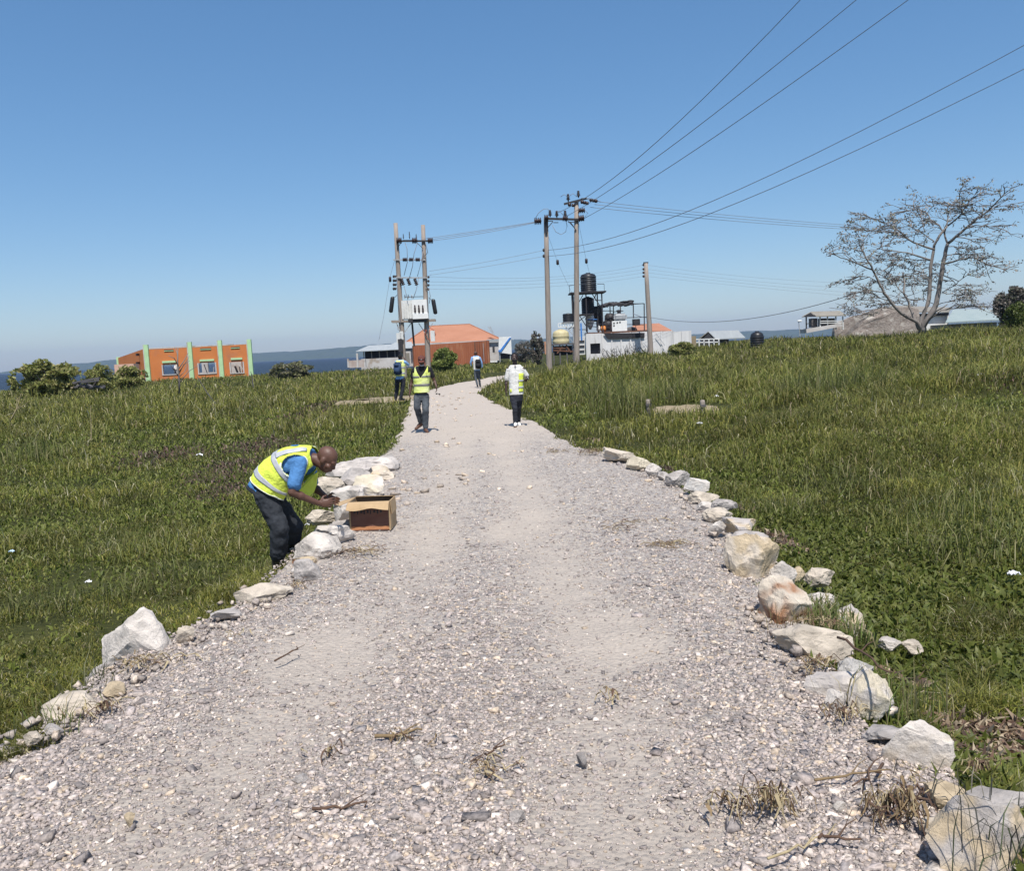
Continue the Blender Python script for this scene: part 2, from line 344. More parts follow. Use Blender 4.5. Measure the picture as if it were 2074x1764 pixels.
# side path branching to the left, draped on the ground
def drape(name, poly, w, m, n=60, lift=0.03, cols=9):
    P_ = [gp(*p, z=-0.05) for p in poly]; V = []
    for i in range(n):
        f = i/(n-1)*(len(P_)-1); k = min(int(f), len(P_)-2); p = P_[k].lerp(P_[k+1], f-k); d = (P_[k+1]-P_[k]).normalized(); s_ = Vector((d.y, -d.x, 0))
        ww = w*(0.75+0.5*float(vn(i*0.2, 3.0)))*min(1, 6*min(i, n-1-i)/n+0.1)
        for j in range(cols):
            q = p+s_*ww*(j/(cols-1)-0.5); V.append((q.x, q.y, max(H1(q.x, q.y), -0.12)+lift+(-0.1 if j in (0, cols-1) else 0)))
    ii = np.arange(n*cols).reshape(n, cols)
    Q = np.stack([ii[:-1, :-1], ii[:-1, 1:], ii[1:, 1:], ii[1:, :-1]], -1).reshape(-1, 4)
    return np_mesh(name, np.array(V), Q, m, smooth=True)
tag(drape('path', [(850, 806), (790, 808), (740, 814), (690, 815)], 2.6, M['sand'], lift=0.12), kind='structure')
tag(drape('bare_soil', [(1318, 833), (1360, 831), (1410, 830), (1446, 827)], 1.5, M['sand'], lift=0.03), kind='structure')
# lake and far hills
ml, nt, b = nodes_of('lake_water'); N = nt.nodes; L = nt.links
b.inputs['Base Color'].default_value = (0.02, 0.028, 0.045, 1); b.inputs['Roughness'].default_value = 0.35; b.inputs['Specular IOR Level'].default_value = 0.1; b.inputs['IOR'].default_value = 1.33
tc = N.new('ShaderNodeTexCoord'); nz = N.new('ShaderNodeTexNoise'); nz.inputs['Scale'].default_value = 0.5; nz.inputs['Detail'].default_value = 8; L.new(tc.outputs['Object'], nz.inputs['Vector'])
bp = N.new('ShaderNodeBump'); bp.inputs['Strength'].default_value = 1; bp.inputs['Distance'].default_value = 1.6; L.new(nz.outputs['Fac'], bp.inputs['Height']); L.new(bp.outputs[0], b.inputs['Normal'])
g = np.array([(-6900, 55, LAKE), (6900, 55, LAKE), (6900, 5990, LAKE), (-6900, 5990, LAKE)])
tag(np_mesh('water', g, np.array([[0, 1, 2, 3]]), ml), kind='structure')
# hills
HY = 4300.0
prof = [(-400, 12), (-200, 10), (0, 12), (60, 13), (120, 17), (200, 19), (300, 17), (380, 18), (513, 17), (600, 18), (675, 20), (730, 23), (775, 24), (840, 24), (900, 22), (1000, 21), (1050, 21), (1100, 18), (1200, 20), (1350, 15), (1500, 13), (1800, 14), (2100, 12), (2500, 10)]
px_ = np.array([p[0] for p in prof], float); ph = np.array([p[1] for p in prof], float)
hx = np.linspace(-2600, 3400, 1400); dd = np.linspace(0, 1, 14)
pxx = hx/HY*FPX+CX
hh = np.interp(pxx, px_, ph)/FPX*HY*1.22*(1+0.16*(fbm(hx, hx*0, 0.006, 3)-.5)+0.20*(fbm(hx, hx*0, 0.03, 5)-.5)+0.10*(vn(hx, hx*0, 0.11, 6)-.5))
V = []
for j, d in enumerate(dd):
    zz = LAKE-1+(hh+1)*np.sin(min(1, d*1.5)*math.pi/2)*(1 if d < .7 else (1-(d-.7)*1.2))
    nzv = (fbm(hx, hx*0+d*9, 0.02, 8)-.5)*26*math.sin(d*math.pi)
    V.append(np.stack([hx, np.full_like(hx, HY+d*1300), zz+nzv*(d > 0)*0.35*(1 if d != dd[0] else 0)], -1))
V = np.concatenate(V); ii = np.arange(len(V)).reshape(len(dd), len(hx))
Q = np.stack([ii[:-1, :-1], ii[:-1, 1:], ii[1:, 1:], ii[1:, :-1]], -1).reshape(-1, 4)
M['hill'] = mat('wooded_hills', (0.03, 0.05, 0.025), 0.95, c2=(0.06, 0.085, 0.04), scale=0.02, bump=0)
tag(np_mesh('hills', V, Q, M['hill'], smooth=True), kind='structure')
# haze
M['hz'] = bpy.data.materials.new('air'); M['hz'].use_nodes = True; nt = M['hz'].node_tree; nt.nodes.remove(nt.nodes['Principled BSDF'])
pv = nt.nodes.new('ShaderNodeVolumePrincipled'); pv.inputs['Color'].default_value = (0.40, 0.53, 0.84, 1); pv.inputs['Density'].default_value = 0.00011; pv.inputs['Anisotropy'].default_value = 0.0
nt.links.new(pv.outputs[0], nt.nodes['Material Output'].inputs['Volume'])
HAZE = B().box((0, 2900, 66), (14000, 6200, 140)).out('haze', M['hz']); tag(HAZE, kind='stuff')
# ------------------------------------------------------------------ gravel stones
ico = bmesh.new(); bmesh.ops.create_cube(ico, size=1.35); bmesh.ops.triangulate(ico, faces=ico.faces[:])
IV = np.array([v.co[:] for v in ico.verts]); IF = np.array([[v.index for v in f.verts] for f in ico.faces]); ico.free(); NV = len(IV)
def stones(name, x, y, size, zfun, palette, flat=0.6, seed=1, m=None):
    rg = np.random.default_rng(seed); n = len(x)
    T = IV[None]*(1+rg.uniform(-0.38, 0.38, (n, NV, 1)))+rg.uniform(-.16, .16, (n, NV, 3))
    S = size[:, None]*np.stack([rg.uniform(.75, 1.35, n), rg.uniform(.6, 1.0, n), rg.uniform(.3, .7, n)*flat/0.6], -1)
    T = T*S[:, None, :]
    az = rg.uniform(0, 2*math.pi, n); tl = rg.normal(0, 0.35, n)
    c, s = np.cos(tl), np.sin(tl); T = np.stack([T[..., 0]*c[:, None]+T[..., 2]*s[:, None], T[..., 1], -T[..., 0]*s[:, None]+T[..., 2]*c[:, None]], -1)
    c, s = np.cos(az), np.sin(az); T = np.stack([T[..., 0]*c[:, None]-T[..., 1]*s[:, None], T[..., 0]*s[:, None]+T[..., 1]*c[:, None], T[..., 2]], -1)
    z = zfun(x, y); T = T+np.stack([x, y, z+S[:, 2]*0.35], -1)[:, None, :]
    pal = np.array(palette)*np.array([1.16, 1.065, .975]); ci = rg.integers(0, len(pal), n); col = pal[ci]*rg.uniform(.75, 1.2, (n, 1))
    return np_mesh(name, T.reshape(-1, 3), (IF[None]+(np.arange(n)*NV)[:, None, None]).reshape(-1, 3), m or M['stone'], col=np.repeat(col, NV, 0))
M['stone'] = tint_mat('gravel_stone', nscale=70)
def sample_view(n, y0, y1, mix=0.5, umax=0.72, rg=RNG):
    a = rg.random(n) < mix
    Ya = 1/(rg.uniform(1/y1, 1/y0, n)); Yb = np.exp(rg.uniform(math.log(y0), math.log(y1), n))
    Y = np.where(a, Ya, Yb); u = rg.uniform(-umax, umax, n)
    return u*(Y+1.8/umax), Y
QN = QUAL = 1.0
x, y = sample_view(470000, 2.0, 26, 0.85)
x = x+RNG.uniform(-.4, .4, len(x))
ok = (x > XL(y)-0.15+jag(y, 3)*.5) & (x < XR(y)+0.15+jag(y, 8)*.5)
x, y = x[ok], y[ok]
tkk = track(x, y); keep = RNG.random(len(x)) > tkk*0.90; x, y, tkk = x[keep], y[keep], tkk[keep]
size = np.exp(RNG.normal(-4.78, 0.42, len(x)))*(1-0.25*tkk); big = RNG.random(len(x)) < 0.02; size[big] *= 1.6
size = np.maximum(size, y*0.00055)
PAL = [(0.27, 0.25, 0.25), (0.33, 0.305, 0.3), (0.38, 0.35, 0.34), (0.43, 0.40, 0.385), (0.56, 0.53, 0.50), (0.21, 0.2, 0.205), (0.29, 0.27, 0.27), (0.36, 0.335, 0.325), (0.44, 0.385, 0.32), (0.34, 0.315, 0.315), (0.30, 0.28, 0.275), (0.40, 0.37, 0.36), (0.24, 0.23, 0.235)]
tag(stones('gravel', x, y, np.clip(size, 0.005, 0.045), road_z, PAL), 'loose grey and cream gravel covering the dirt road', 'gravel', kind='stuff')
x, y = sample_view(9000, 10, 48, 0.4)
ok = (x > XL(y)) & (x < XR(y)) & (y < 58); x, y = x[ok], y[ok]
dn = fbm(x, y, 0.5, 12); c0 = gp(905, 808); near = np.exp(-(((x-c0.x)/1.3)**2+((y-c0.y)/6)**2))
k = RNG.random(len(x)) < np.clip(near*1.3+sm(dn, .55, .7)*.3, 0, 1); x, y = x[k], y[k]
tag(stones('rubble', x, y, RNG.uniform(0.025, 0.075, len(x)), road_z, [(0.5, 0.44, 0.36), (0.42, 0.37, 0.32), (0.6, 0.54, 0.46), (0.36, 0.33, 0.3)], seed=5), 'pale rubble pressed into the road where it nears the walking men', 'rubble', kind='stuff')
x, y = sample_view(26000, 2.0, 14, 0.6); k = (y > 4.2) & ((x-at(560, 1160, 8.2).x)**2+(y-7.9)**2 > .36) & ((np.abs(x-XL(y)+.05) < .28) | (np.abs(x-XR(y)-.0) < .30)) & (RNG.random(len(x)) < .6); x, y = x[k], y[k]
tag(stones('edge_rubble', x, y, np.exp(RNG.normal(-3.95, .45, len(x))).clip(.008, .036), lambda a, b_: np.where((a < XL(b_)) | (a > XR(b_)), -.06, 0.0)+road_z(a, b_)*.3, [(.42, .39, .36), (.34, .32, .3), (.46, .42, .38), (.38, .34, .3), (.28, .26, .25)], flat=.8, seed=8), 'broken limestone chips heaped between the boulders on both road edges', 'rubble', kind='stuff')
# ------------------------------------------------------------------ grass
def blades(name, x, y, h, w, lean, col, zfun=Hgt, seed=2, tipcol=1.15, m='leaf', curl=0.55, wmid=0.8):
    rg = np.random.default_rng(seed); n = len(x)
    z = zfun(x, y)-0.02; az = rg.uniform(0, 2*math.pi, n); ln = np.clip(rg.normal(lean, 0.25, n), 0.02, 1.5)
    wa = rg.uniform(0, 2*math.pi, n)
    d = np.stack([np.cos(az), np.sin(az), np.zeros(n)], -1); wd = np.stack([np.cos(wa), np.sin(wa), np.zeros(n)], -1)*w[:, None]*0.5
    p0 = np.stack([x, y, z], -1)
    up = np.array([0, 0, 1.0])
    p1 = p0+h[:, None]*0.5*(up*np.cos(ln*0.5)[:, None]+d*np.sin(ln*0.5)[:, None])
    l2 = ln*(1+curl*2)
    p2 = p1+h[:, None]*0.5*(up*np.cos(l2)[:, None]+d*np.sin(l2)[:, None])
    V = np.stack([p0-wd*.7, p0+wd*.7, p1+wd*wmid, p1-wd*wmid, p2], 1).reshape(-1, 3)
    b = (np.arange(n)*5)[:, None]
    q = b+np.array([[0, 1, 2, 3]]); t3 = b+np.array([[3, 2, 4]])
    c = np.repeat(col[:, None, :], 5, 1); c[:, 4] *= tipcol; c[:, 2:4] *= (1+tipcol)/2
    return np_mesh(name, V, [q, t3], M[m], col=c.reshape(-1, 3))
OLIVE = np.array([1.86, 1.30, 1.05])
def pick(pal, n, rg, jit=0.22):
    pal = np.array(pal)*(OLIVE if pal[0][1] > pal[0][0] else 1.25); c = pal[rg.integers(0, len(pal), n)]
    return c*rg.uniform(1-jit, 1+jit, (n, 1))
def outside(x, y, m=0.0):
    return (y > 61) | (x < XL(y)-m+jag(y, 3)*.9) | (x > XR(y)+m+jag(y, 8)*.9)
EXCL = []
def clear_of(x, y):
    k = np.ones(len(x), bool)
    for (cx, cy, rx, ry_) in EXCL: k &= ((x-cx)/rx)**2+((y-cy)/ry_)**2 > 1
    return k
pS = gp(1380, 829, -0.0); EXCL.append((pS.x, pS.y, 1.9, 1.6))
for q in [(790, 808), (755, 812), (720, 815)]: g_ = gp(*q); EXCL.append((g_.x, g_.y, 1.1, 1.7))
land = lambda x, y: Hgt(x, y) > LAKE+0.1
GR = [(0.075, 0.115, 0.022), (0.09, 0.135, 0.03), (0.062, 0.1, 0.02), (0.11, 0.155, 0.04), (0.13, 0.16, 0.05), (0.085, 0.12, 0.035), (0.05, 0.085, 0.018)]
rg = np.random.default_rng(21)
def px_mask(lst, x, y, z=-0.35):
    m = 0
    for (a, b_, ra, rb) in lst:
        g_ = gp(a, b_, z); s_ = sc(g_.y); rx = ra/s_; ry_ = rb/s_*g_.y/1.85
        m = np.maximum(m, np.exp(-(((x-g_.x)/rx)**2+((y-g_.y)/ry_)**2)**1.5))
    return m
PURP = [(330, 935, 90, 12), (480, 945, 60, 12), (520, 915, 70, 14), (450, 990, 60, 14), (690, 830, 60, 18), (640, 850, 50, 12), (1510, 782, 50, 6), (1350, 965, 20, 5), (1850, 790, 40, 8), (1980, 815, 60, 12), (430, 965, 60, 10), (770, 775, 30, 6)]
DRY = [(1560, 1090, 25, 10), (1960, 1490, 90, 26), (2050, 1500, 60, 36), (1830, 1400, 60, 10), (1980, 1560, 60, 20), (1590, 1110, 30, 12), (1880, 1440, 40, 10), (2060, 1540, 50, 20), (1490, 1040, 22, 6), (1200, 915, 20, 3)]
# 1 short grass everywhere
x, y = sample_view(560000, 2.2, 62, 0.5, 0.78, rg); x2, y2 = sample_view(420000, 2.2, 10, 0.25, 0.8, rg); x = np.concatenate([x, x2]); y = np.concatenate([y, y2]); k = outside(x, y) & clear_of(x, y); x, y = x[k], y[k]
dist_edge = np.minimum(np.abs(x-XL(y)), np.abs(x-XR(y)))
cl = fbm(x, y, 0.55, 14); c2 = fbm(x, y, 2.6, 15)
leafy = sm(fbm(x, y, 0.28, 31), 0.44, 0.56)*sm(y, 4, 8)*(1-sm(y, 22, 34))
hf = (0.10+0.24*sm(cl, .35, .65))*(0.55+.95*sm(c2, .3, .7))*(1+0.8*sm(y, 14, 40))*(0.45+0.55*sm(dist_edge, 0, 1.2))*(1-0.45*leafy)*np.where((x > XR(y)) & (y < 10), .5, 1.0)
dd_ = np.maximum(px_mask(DRY, x, y)*1.1, px_mask(PURP, x, y)*.8); hf = hf*(1-.55*np.clip(dd_, 0, 1)); k = rg.random(len(x)) > dd_*.8; x, y, hf, cl, c2 = x[k], y[k], hf[k], cl[k], c2[k]
n = len(x); h = hf*rg.uniform(.6, 1.35, n); w = np.maximum(0.0055+0.003*rg.random(n), y*0.00095)
col = pick(GR, n, rg, .42); warm = sm(cl+0.3*(c2-.5), .48, .7)[:, None]; col = col*(0.55+0.85*sm(fbm(x, y, 1.1, 41), .3, .7))[:, None]
col = col*(1-warm*0.35)+np.array([0.19, 0.185, 0.055])*warm*0.35
st = rg.random(n) < 0.085; col[st] = pick([(0.36, 0.32, 0.18), (0.28, 0.27, 0.13), (0.17, 0.13, 0.08), (0.42, 0.38, 0.26)], st.sum(), rg)
tag(blades('grass', x, y, h, w, 0.7, col, curl=0.6), 'thick green grass on both sides of the road', 'grass', kind='stuff')
# 2 broad-leaved ground cover
x, y = sample_view(400000, 2.2, 45, 0.5, 0.78, rg); k = outside(x, y, .05) & clear_of(x, y); x, y = x[k], y[k]
pm = px_mask(PURP, x, y); dm = px_mask(DRY, x, y)
rightn = (x > XR(y)); lf = np.maximum(sm(fbm(x, y, 0.28, 31), 0.44, 0.56), .7*sm(y, 10, 14)*(1-rightn))*(1-0.8*sm(y, 32, 38))
p = np.clip(lf*0.9*np.maximum(sm(y, 8.5, 12), rightn)+pm*1.3+dm*1.3+0.05+rightn*0.75*(y < 11), 0, 1)
k = rg.random(len(x)) < p; x, y, pm, dm = x[k], y[k], pm[k], dm[k]; n = len(x)
h = rg.uniform(.06, .15, n)*(1+0.6*sm(y, 10, 30))*(0.6+0.9*fbm(x, y, .9, 51)); w = np.maximum(rg.uniform(.013, .027, n)*(1+.15*(x > XR(y))*(y < 9)), y*0.0014)
col = pick([(0.07, 0.12, 0.025), (0.085, 0.14, 0.035), (0.055, 0.1, 0.02), (0.10, 0.15, 0.05)], n, rg)
col = col*(1-.2*((x > XR(y)) & (y < 11)))[:, None]; k = rg.random(n) < pm*1.1; col[k] = pick([(0.10, 0.058, 0.045), (0.14, 0.09, 0.07), (0.07, 0.048, 0.035), (0.16, 0.12, 0.09), (.08, .09, .03)], k.sum(), rg)
k = rg.random(n) < dm*1.2; col[k] = pick([(0.16, 0.10, 0.07), (0.27, 0.2, 0.13), (0.09, 0.06, 0.045), (0.36, 0.29, 0.2)], k.sum(), rg)
lean = np.where(dm > .3, 1.1, .6)
tag(blades('leafy_ground_cover', x, y, h, w, 0.7, col, curl=.7, wmid=1.25), 'broad leaved marsh plants spreading through the grass with brown dying patches', 'ground cover', kind='stuff')
# 3 tall grass and reeds further away
x, y = sample_view(620000, 9, 110, 0.4, 0.8, rg); k = outside(x, y, 1.6) & land(x, y) & clear_of(x, y); x, y = x[k], y[k]
tl = x < XL(y)
pd = np.where(tl, sm(y, 33, 44)*(0.25+0.9*sm(fbm(x, y, .12, 61), .35, .6)), np.maximum(sm(y+0.22*np.maximum(x, 0), 25, 38)*(0.35+0.8*sm(fbm(x, y, .16, 62), .3, .6)), .8*sm(fbm(x, y, .22, 77, 2), .5, .66)*(y > 9)))
pd = pd*sm(np.where(tl, XL(y)-x, x-XR(y)), 1.2, 4.5)
k = rg.random(len(x)) < pd; x, y, tl = x[k], y[k], tl[k]; n = len(x)
cl = fbm(x, y, .7, 63)
h = (0.3+0.65*sm(cl, .3, .7))*rg.uniform(.5, 1.25, n)*(.5+.5*sm(y, 14, 30))*np.where(tl, .62, .9)
w = np.maximum(0.012, y*0.00105)
col = pick([(0.085, 0.115, 0.03), (0.11, 0.145, 0.04), (0.14, 0.165, 0.055), (0.065, 0.095, 0.022), (0.15, 0.165, 0.065)], n, rg)*(0.7+0.6*sm(fbm(x, y, .5, 64), .3, .7))[:, None]*np.array([.84, .98, .95])
st = rg.random(n) < 0.05; col[st] = pick([(0.32, 0.27, 0.15), (0.22, 0.17, 0.11)], st.sum(), rg)
tag(blades('tall_grass', x, y, h, w, 0.58, col, curl=.75), 'tall rank grass and reeds covering the far banks', 'tall grass', kind='stuff')
# ------------------------------------------------------------------ roadside rocks
M['rock'] = tint_mat('limestone', nscale=5, var=0.16, bump=0.8)
_nt = M['rock'].node_tree; _b = _nt.nodes['Principled BSDF']
_n = _nt.nodes.new('ShaderNodeTexNoise'); _n.inputs['Scale'].default_value = 26; _n.inputs['Detail'].default_value = 9; _n.inputs['Roughness'].default_value = .7
_tc = [q for q in _nt.nodes if q.bl_idname == 'ShaderNodeTexCoord'][0]; _nt.links.new(_tc.outputs['Object'], _n.inputs['Vector'])
_bp = _nt.nodes.new('ShaderNodeBump'); _bp.inputs['Strength'].default_value = .9; _bp.inputs['Distance'].default_value = .02
_nt.links.new(_n.outputs['Fac'], _bp.inputs['Height']); _nt.links.new([q for q in _nt.nodes if q.bl_idname == 'ShaderNodeBump' and q != _bp][0].outputs[0], _bp.inputs['Normal']); _nt.links.new(_bp.outputs[0], _b.inputs['Normal'])
CREAM = (0.55, 0.475, 0.385); WHITE = (0.585, 0.53, 0.475); GREY = (0.43, 0.39, 0.36); TAN = (0.50, 0.40, 0.27); DARK = (0.27, 0.245, 0.23); BLUE = (0.48, 0.455, 0.425); RUST = (0.34, 0.17, 0.09); YEL = (0.58, 0.51, 0.39)
def rock(px, py, w, h, col, label, z=-0.02, col2=None, tilt=0.0, yaw=None, pt=0.0, cuts=14, seed=0, deep=0.75, group='limestone boulders edging the road', name='boulder', hs=0.9):
    rg = random.Random(seed*77+int(px*3+py)); nb = gp(px, py+h*0.42, z); s_ = sc(nb.y)*1.0
    big = 1.22 if (620 < px < 780 or px < 200) and py < 1480 else 1.1 if px > 1500 and py > 1080 and z > -.2 else 1.0; W = w/s_*1.2*big; Hh = max(h*hs/s_*1.08*big, 0.06); D = W*deep
    bm = bmesh.new(); bmesh.ops.create_icosphere(bm, subdivisions=4, radius=1.0)
    for v in bm.verts: v.co = Vector((math.copysign(abs(v.co.x)**.9, v.co.x), math.copysign(abs(v.co.y)**.9, v.co.y), math.copysign(abs(v.co.z)**.75, v.co.z)))
    pl = []
    for k in range(cuts):
        n_ = Vector((rg.gauss(0, 1), rg.gauss(0, 1), rg.gauss(0.15, .8))).normalized(); pl.append((n_, rg.uniform(.5, .88)))
    for v in bm.verts:
        for n_, d in pl:
            e_ = v.co.dot(n_)-d
            if e_ > 0: v.co -= n_*e_
        q = v.co*1.7+Vector((px, py, seed)); v.co *= 1+0.10*mnoise.noise(q)+0.09*mnoise.noise(q*2.7)+0.05*mnoise.noise(q*7)
        if pt: v.co.z += pt*max(0, v.co.z)*(0.5+0.5*v.co.x)
    bmesh.ops.transform(bm, matrix=Matrix.Diagonal((W/2*1.12, D/2, Hh*0.62, 1)), verts=bm.verts)
    rt = Matrix.Rotation(tilt, 4, 'Y') @ Matrix.Rotation(rg.uniform(-.15, .15), 4, 'X')
    bmesh.ops.transform(bm, matrix=Matrix.Rotation(yaw if yaw is not None else rg.uniform(-.25, .25), 4, 'Z') @ rt, verts=bm.verts)
    me = bpy.data.meshes.new(name); bmesh.ops.recalc_face_normals(bm, faces=bm.faces); bm.to_mesh(me); bm.free()
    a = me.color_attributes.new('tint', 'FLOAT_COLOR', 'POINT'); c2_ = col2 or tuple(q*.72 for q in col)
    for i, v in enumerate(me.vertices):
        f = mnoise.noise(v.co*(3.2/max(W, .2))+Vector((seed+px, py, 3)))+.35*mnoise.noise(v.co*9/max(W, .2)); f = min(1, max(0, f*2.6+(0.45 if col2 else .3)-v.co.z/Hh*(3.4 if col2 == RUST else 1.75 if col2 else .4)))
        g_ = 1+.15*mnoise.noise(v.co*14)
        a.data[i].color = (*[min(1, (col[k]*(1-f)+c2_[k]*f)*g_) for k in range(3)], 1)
    me.materials.append(M['rock'])
    o = bpy.data.objects.new(name, me); o.location = (nb.x, nb.y+D*0.22, nb.z+Hh*(.3 if big == 1.1 else .36)); link(o)
    return tag(o, label, 'rock', group)
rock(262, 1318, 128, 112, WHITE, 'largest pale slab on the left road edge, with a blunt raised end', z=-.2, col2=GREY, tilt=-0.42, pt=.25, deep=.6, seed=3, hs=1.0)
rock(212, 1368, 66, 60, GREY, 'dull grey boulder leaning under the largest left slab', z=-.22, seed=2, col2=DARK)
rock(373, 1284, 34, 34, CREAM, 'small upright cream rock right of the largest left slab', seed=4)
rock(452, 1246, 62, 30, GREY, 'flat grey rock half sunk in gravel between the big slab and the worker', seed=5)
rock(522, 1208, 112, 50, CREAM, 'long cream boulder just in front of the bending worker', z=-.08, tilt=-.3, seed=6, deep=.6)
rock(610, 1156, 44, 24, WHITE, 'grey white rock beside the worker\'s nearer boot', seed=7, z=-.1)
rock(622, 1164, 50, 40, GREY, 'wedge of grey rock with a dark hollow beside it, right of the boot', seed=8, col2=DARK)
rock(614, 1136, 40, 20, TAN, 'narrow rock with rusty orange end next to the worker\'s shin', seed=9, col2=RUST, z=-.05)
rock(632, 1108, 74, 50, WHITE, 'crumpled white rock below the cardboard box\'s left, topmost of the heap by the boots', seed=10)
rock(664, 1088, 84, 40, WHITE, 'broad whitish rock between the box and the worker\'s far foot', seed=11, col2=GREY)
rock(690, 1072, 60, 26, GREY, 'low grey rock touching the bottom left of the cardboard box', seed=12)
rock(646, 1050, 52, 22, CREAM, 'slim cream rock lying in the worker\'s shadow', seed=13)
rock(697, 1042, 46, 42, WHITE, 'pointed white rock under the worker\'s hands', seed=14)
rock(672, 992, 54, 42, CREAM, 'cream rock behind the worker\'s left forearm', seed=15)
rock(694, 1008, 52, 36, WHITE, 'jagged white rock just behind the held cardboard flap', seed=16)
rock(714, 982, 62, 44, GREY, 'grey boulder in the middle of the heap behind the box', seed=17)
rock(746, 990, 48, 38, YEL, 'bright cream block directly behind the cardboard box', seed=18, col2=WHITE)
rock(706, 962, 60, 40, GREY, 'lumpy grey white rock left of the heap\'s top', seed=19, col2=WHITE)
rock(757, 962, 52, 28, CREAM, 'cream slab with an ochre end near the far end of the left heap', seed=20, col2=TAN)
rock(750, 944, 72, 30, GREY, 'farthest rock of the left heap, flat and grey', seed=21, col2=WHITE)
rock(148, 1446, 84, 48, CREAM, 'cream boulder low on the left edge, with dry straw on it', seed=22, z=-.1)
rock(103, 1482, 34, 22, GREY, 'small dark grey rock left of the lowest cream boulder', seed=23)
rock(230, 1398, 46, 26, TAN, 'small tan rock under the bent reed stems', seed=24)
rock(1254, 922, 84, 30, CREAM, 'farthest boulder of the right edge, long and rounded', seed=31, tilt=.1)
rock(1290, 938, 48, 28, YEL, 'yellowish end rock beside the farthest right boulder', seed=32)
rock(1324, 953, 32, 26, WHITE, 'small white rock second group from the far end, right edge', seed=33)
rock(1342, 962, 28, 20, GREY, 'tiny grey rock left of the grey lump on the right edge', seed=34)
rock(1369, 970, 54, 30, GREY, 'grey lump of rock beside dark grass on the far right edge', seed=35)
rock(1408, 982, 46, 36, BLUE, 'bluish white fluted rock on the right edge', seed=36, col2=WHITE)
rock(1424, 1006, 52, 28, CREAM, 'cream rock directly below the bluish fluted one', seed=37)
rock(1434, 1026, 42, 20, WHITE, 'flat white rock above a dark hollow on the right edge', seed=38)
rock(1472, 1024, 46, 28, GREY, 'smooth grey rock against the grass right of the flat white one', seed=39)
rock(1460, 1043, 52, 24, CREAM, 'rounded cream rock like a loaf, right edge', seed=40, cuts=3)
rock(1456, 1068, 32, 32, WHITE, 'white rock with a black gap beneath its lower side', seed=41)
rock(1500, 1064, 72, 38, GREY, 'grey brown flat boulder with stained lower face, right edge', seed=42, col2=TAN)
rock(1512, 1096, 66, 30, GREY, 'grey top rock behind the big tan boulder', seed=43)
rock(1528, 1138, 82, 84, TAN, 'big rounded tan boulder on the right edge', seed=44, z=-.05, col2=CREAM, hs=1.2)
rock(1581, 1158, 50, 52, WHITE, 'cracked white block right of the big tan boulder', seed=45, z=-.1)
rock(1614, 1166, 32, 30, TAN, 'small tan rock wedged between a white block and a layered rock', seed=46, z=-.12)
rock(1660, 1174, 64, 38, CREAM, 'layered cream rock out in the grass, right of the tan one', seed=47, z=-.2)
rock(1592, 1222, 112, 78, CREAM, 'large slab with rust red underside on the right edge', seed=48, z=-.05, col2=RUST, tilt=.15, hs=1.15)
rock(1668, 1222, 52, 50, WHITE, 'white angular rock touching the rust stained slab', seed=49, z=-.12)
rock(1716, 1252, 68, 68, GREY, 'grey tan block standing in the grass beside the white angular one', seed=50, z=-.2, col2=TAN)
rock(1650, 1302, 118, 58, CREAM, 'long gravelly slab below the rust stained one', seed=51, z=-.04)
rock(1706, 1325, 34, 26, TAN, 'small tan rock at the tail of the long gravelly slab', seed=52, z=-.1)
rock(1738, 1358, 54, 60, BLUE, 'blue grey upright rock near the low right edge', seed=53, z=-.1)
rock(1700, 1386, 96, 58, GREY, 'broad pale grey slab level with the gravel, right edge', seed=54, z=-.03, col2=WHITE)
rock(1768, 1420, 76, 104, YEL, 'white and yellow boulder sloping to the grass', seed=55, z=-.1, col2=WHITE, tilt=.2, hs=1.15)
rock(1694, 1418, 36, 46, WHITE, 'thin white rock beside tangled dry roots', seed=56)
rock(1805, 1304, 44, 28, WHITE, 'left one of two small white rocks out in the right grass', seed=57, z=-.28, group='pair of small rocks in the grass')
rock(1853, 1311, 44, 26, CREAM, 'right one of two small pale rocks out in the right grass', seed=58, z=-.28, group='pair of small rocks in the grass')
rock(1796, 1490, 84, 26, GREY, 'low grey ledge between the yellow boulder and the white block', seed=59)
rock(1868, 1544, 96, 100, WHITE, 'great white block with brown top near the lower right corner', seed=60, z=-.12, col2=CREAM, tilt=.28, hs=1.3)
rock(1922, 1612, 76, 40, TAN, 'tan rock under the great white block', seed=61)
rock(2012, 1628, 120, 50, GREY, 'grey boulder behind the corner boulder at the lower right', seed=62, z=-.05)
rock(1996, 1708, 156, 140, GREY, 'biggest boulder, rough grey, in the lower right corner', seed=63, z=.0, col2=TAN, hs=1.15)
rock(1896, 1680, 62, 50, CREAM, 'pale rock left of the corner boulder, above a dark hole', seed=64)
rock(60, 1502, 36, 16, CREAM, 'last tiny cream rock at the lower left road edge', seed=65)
# single larger stones lying on the road
for k, (a, b_, w, h, c, l) in enumerate([(851, 1553, 26, 12, WHITE, 'flat white stone lying on the gravel in the lower middle'), (222, 1482, 16, 10, GREY, 'dark grey stone on the lower left gravel'), (262, 1665, 22, 13, TAN, 'brown stone with a black shadow, lower left road'),
        (610, 1590, 34, 12, GREY, 'long grey stone left of the brown stem litter'), (645, 1662, 22, 14, DARK, 'dark stone in the lower middle left'), (1046, 1660, 28, 14, GREY, 'flattish grey stone near the lower centre'), (1180, 1545, 20, 12, DARK, 'small dark stone right of centre'), (1700, 1648, 24, 12, WHITE, 'white stone between the dry weed clumps')]):
    rock(a, b_, w, h, c, l, seed=80+k, group='loose stones on the road', name='stone')
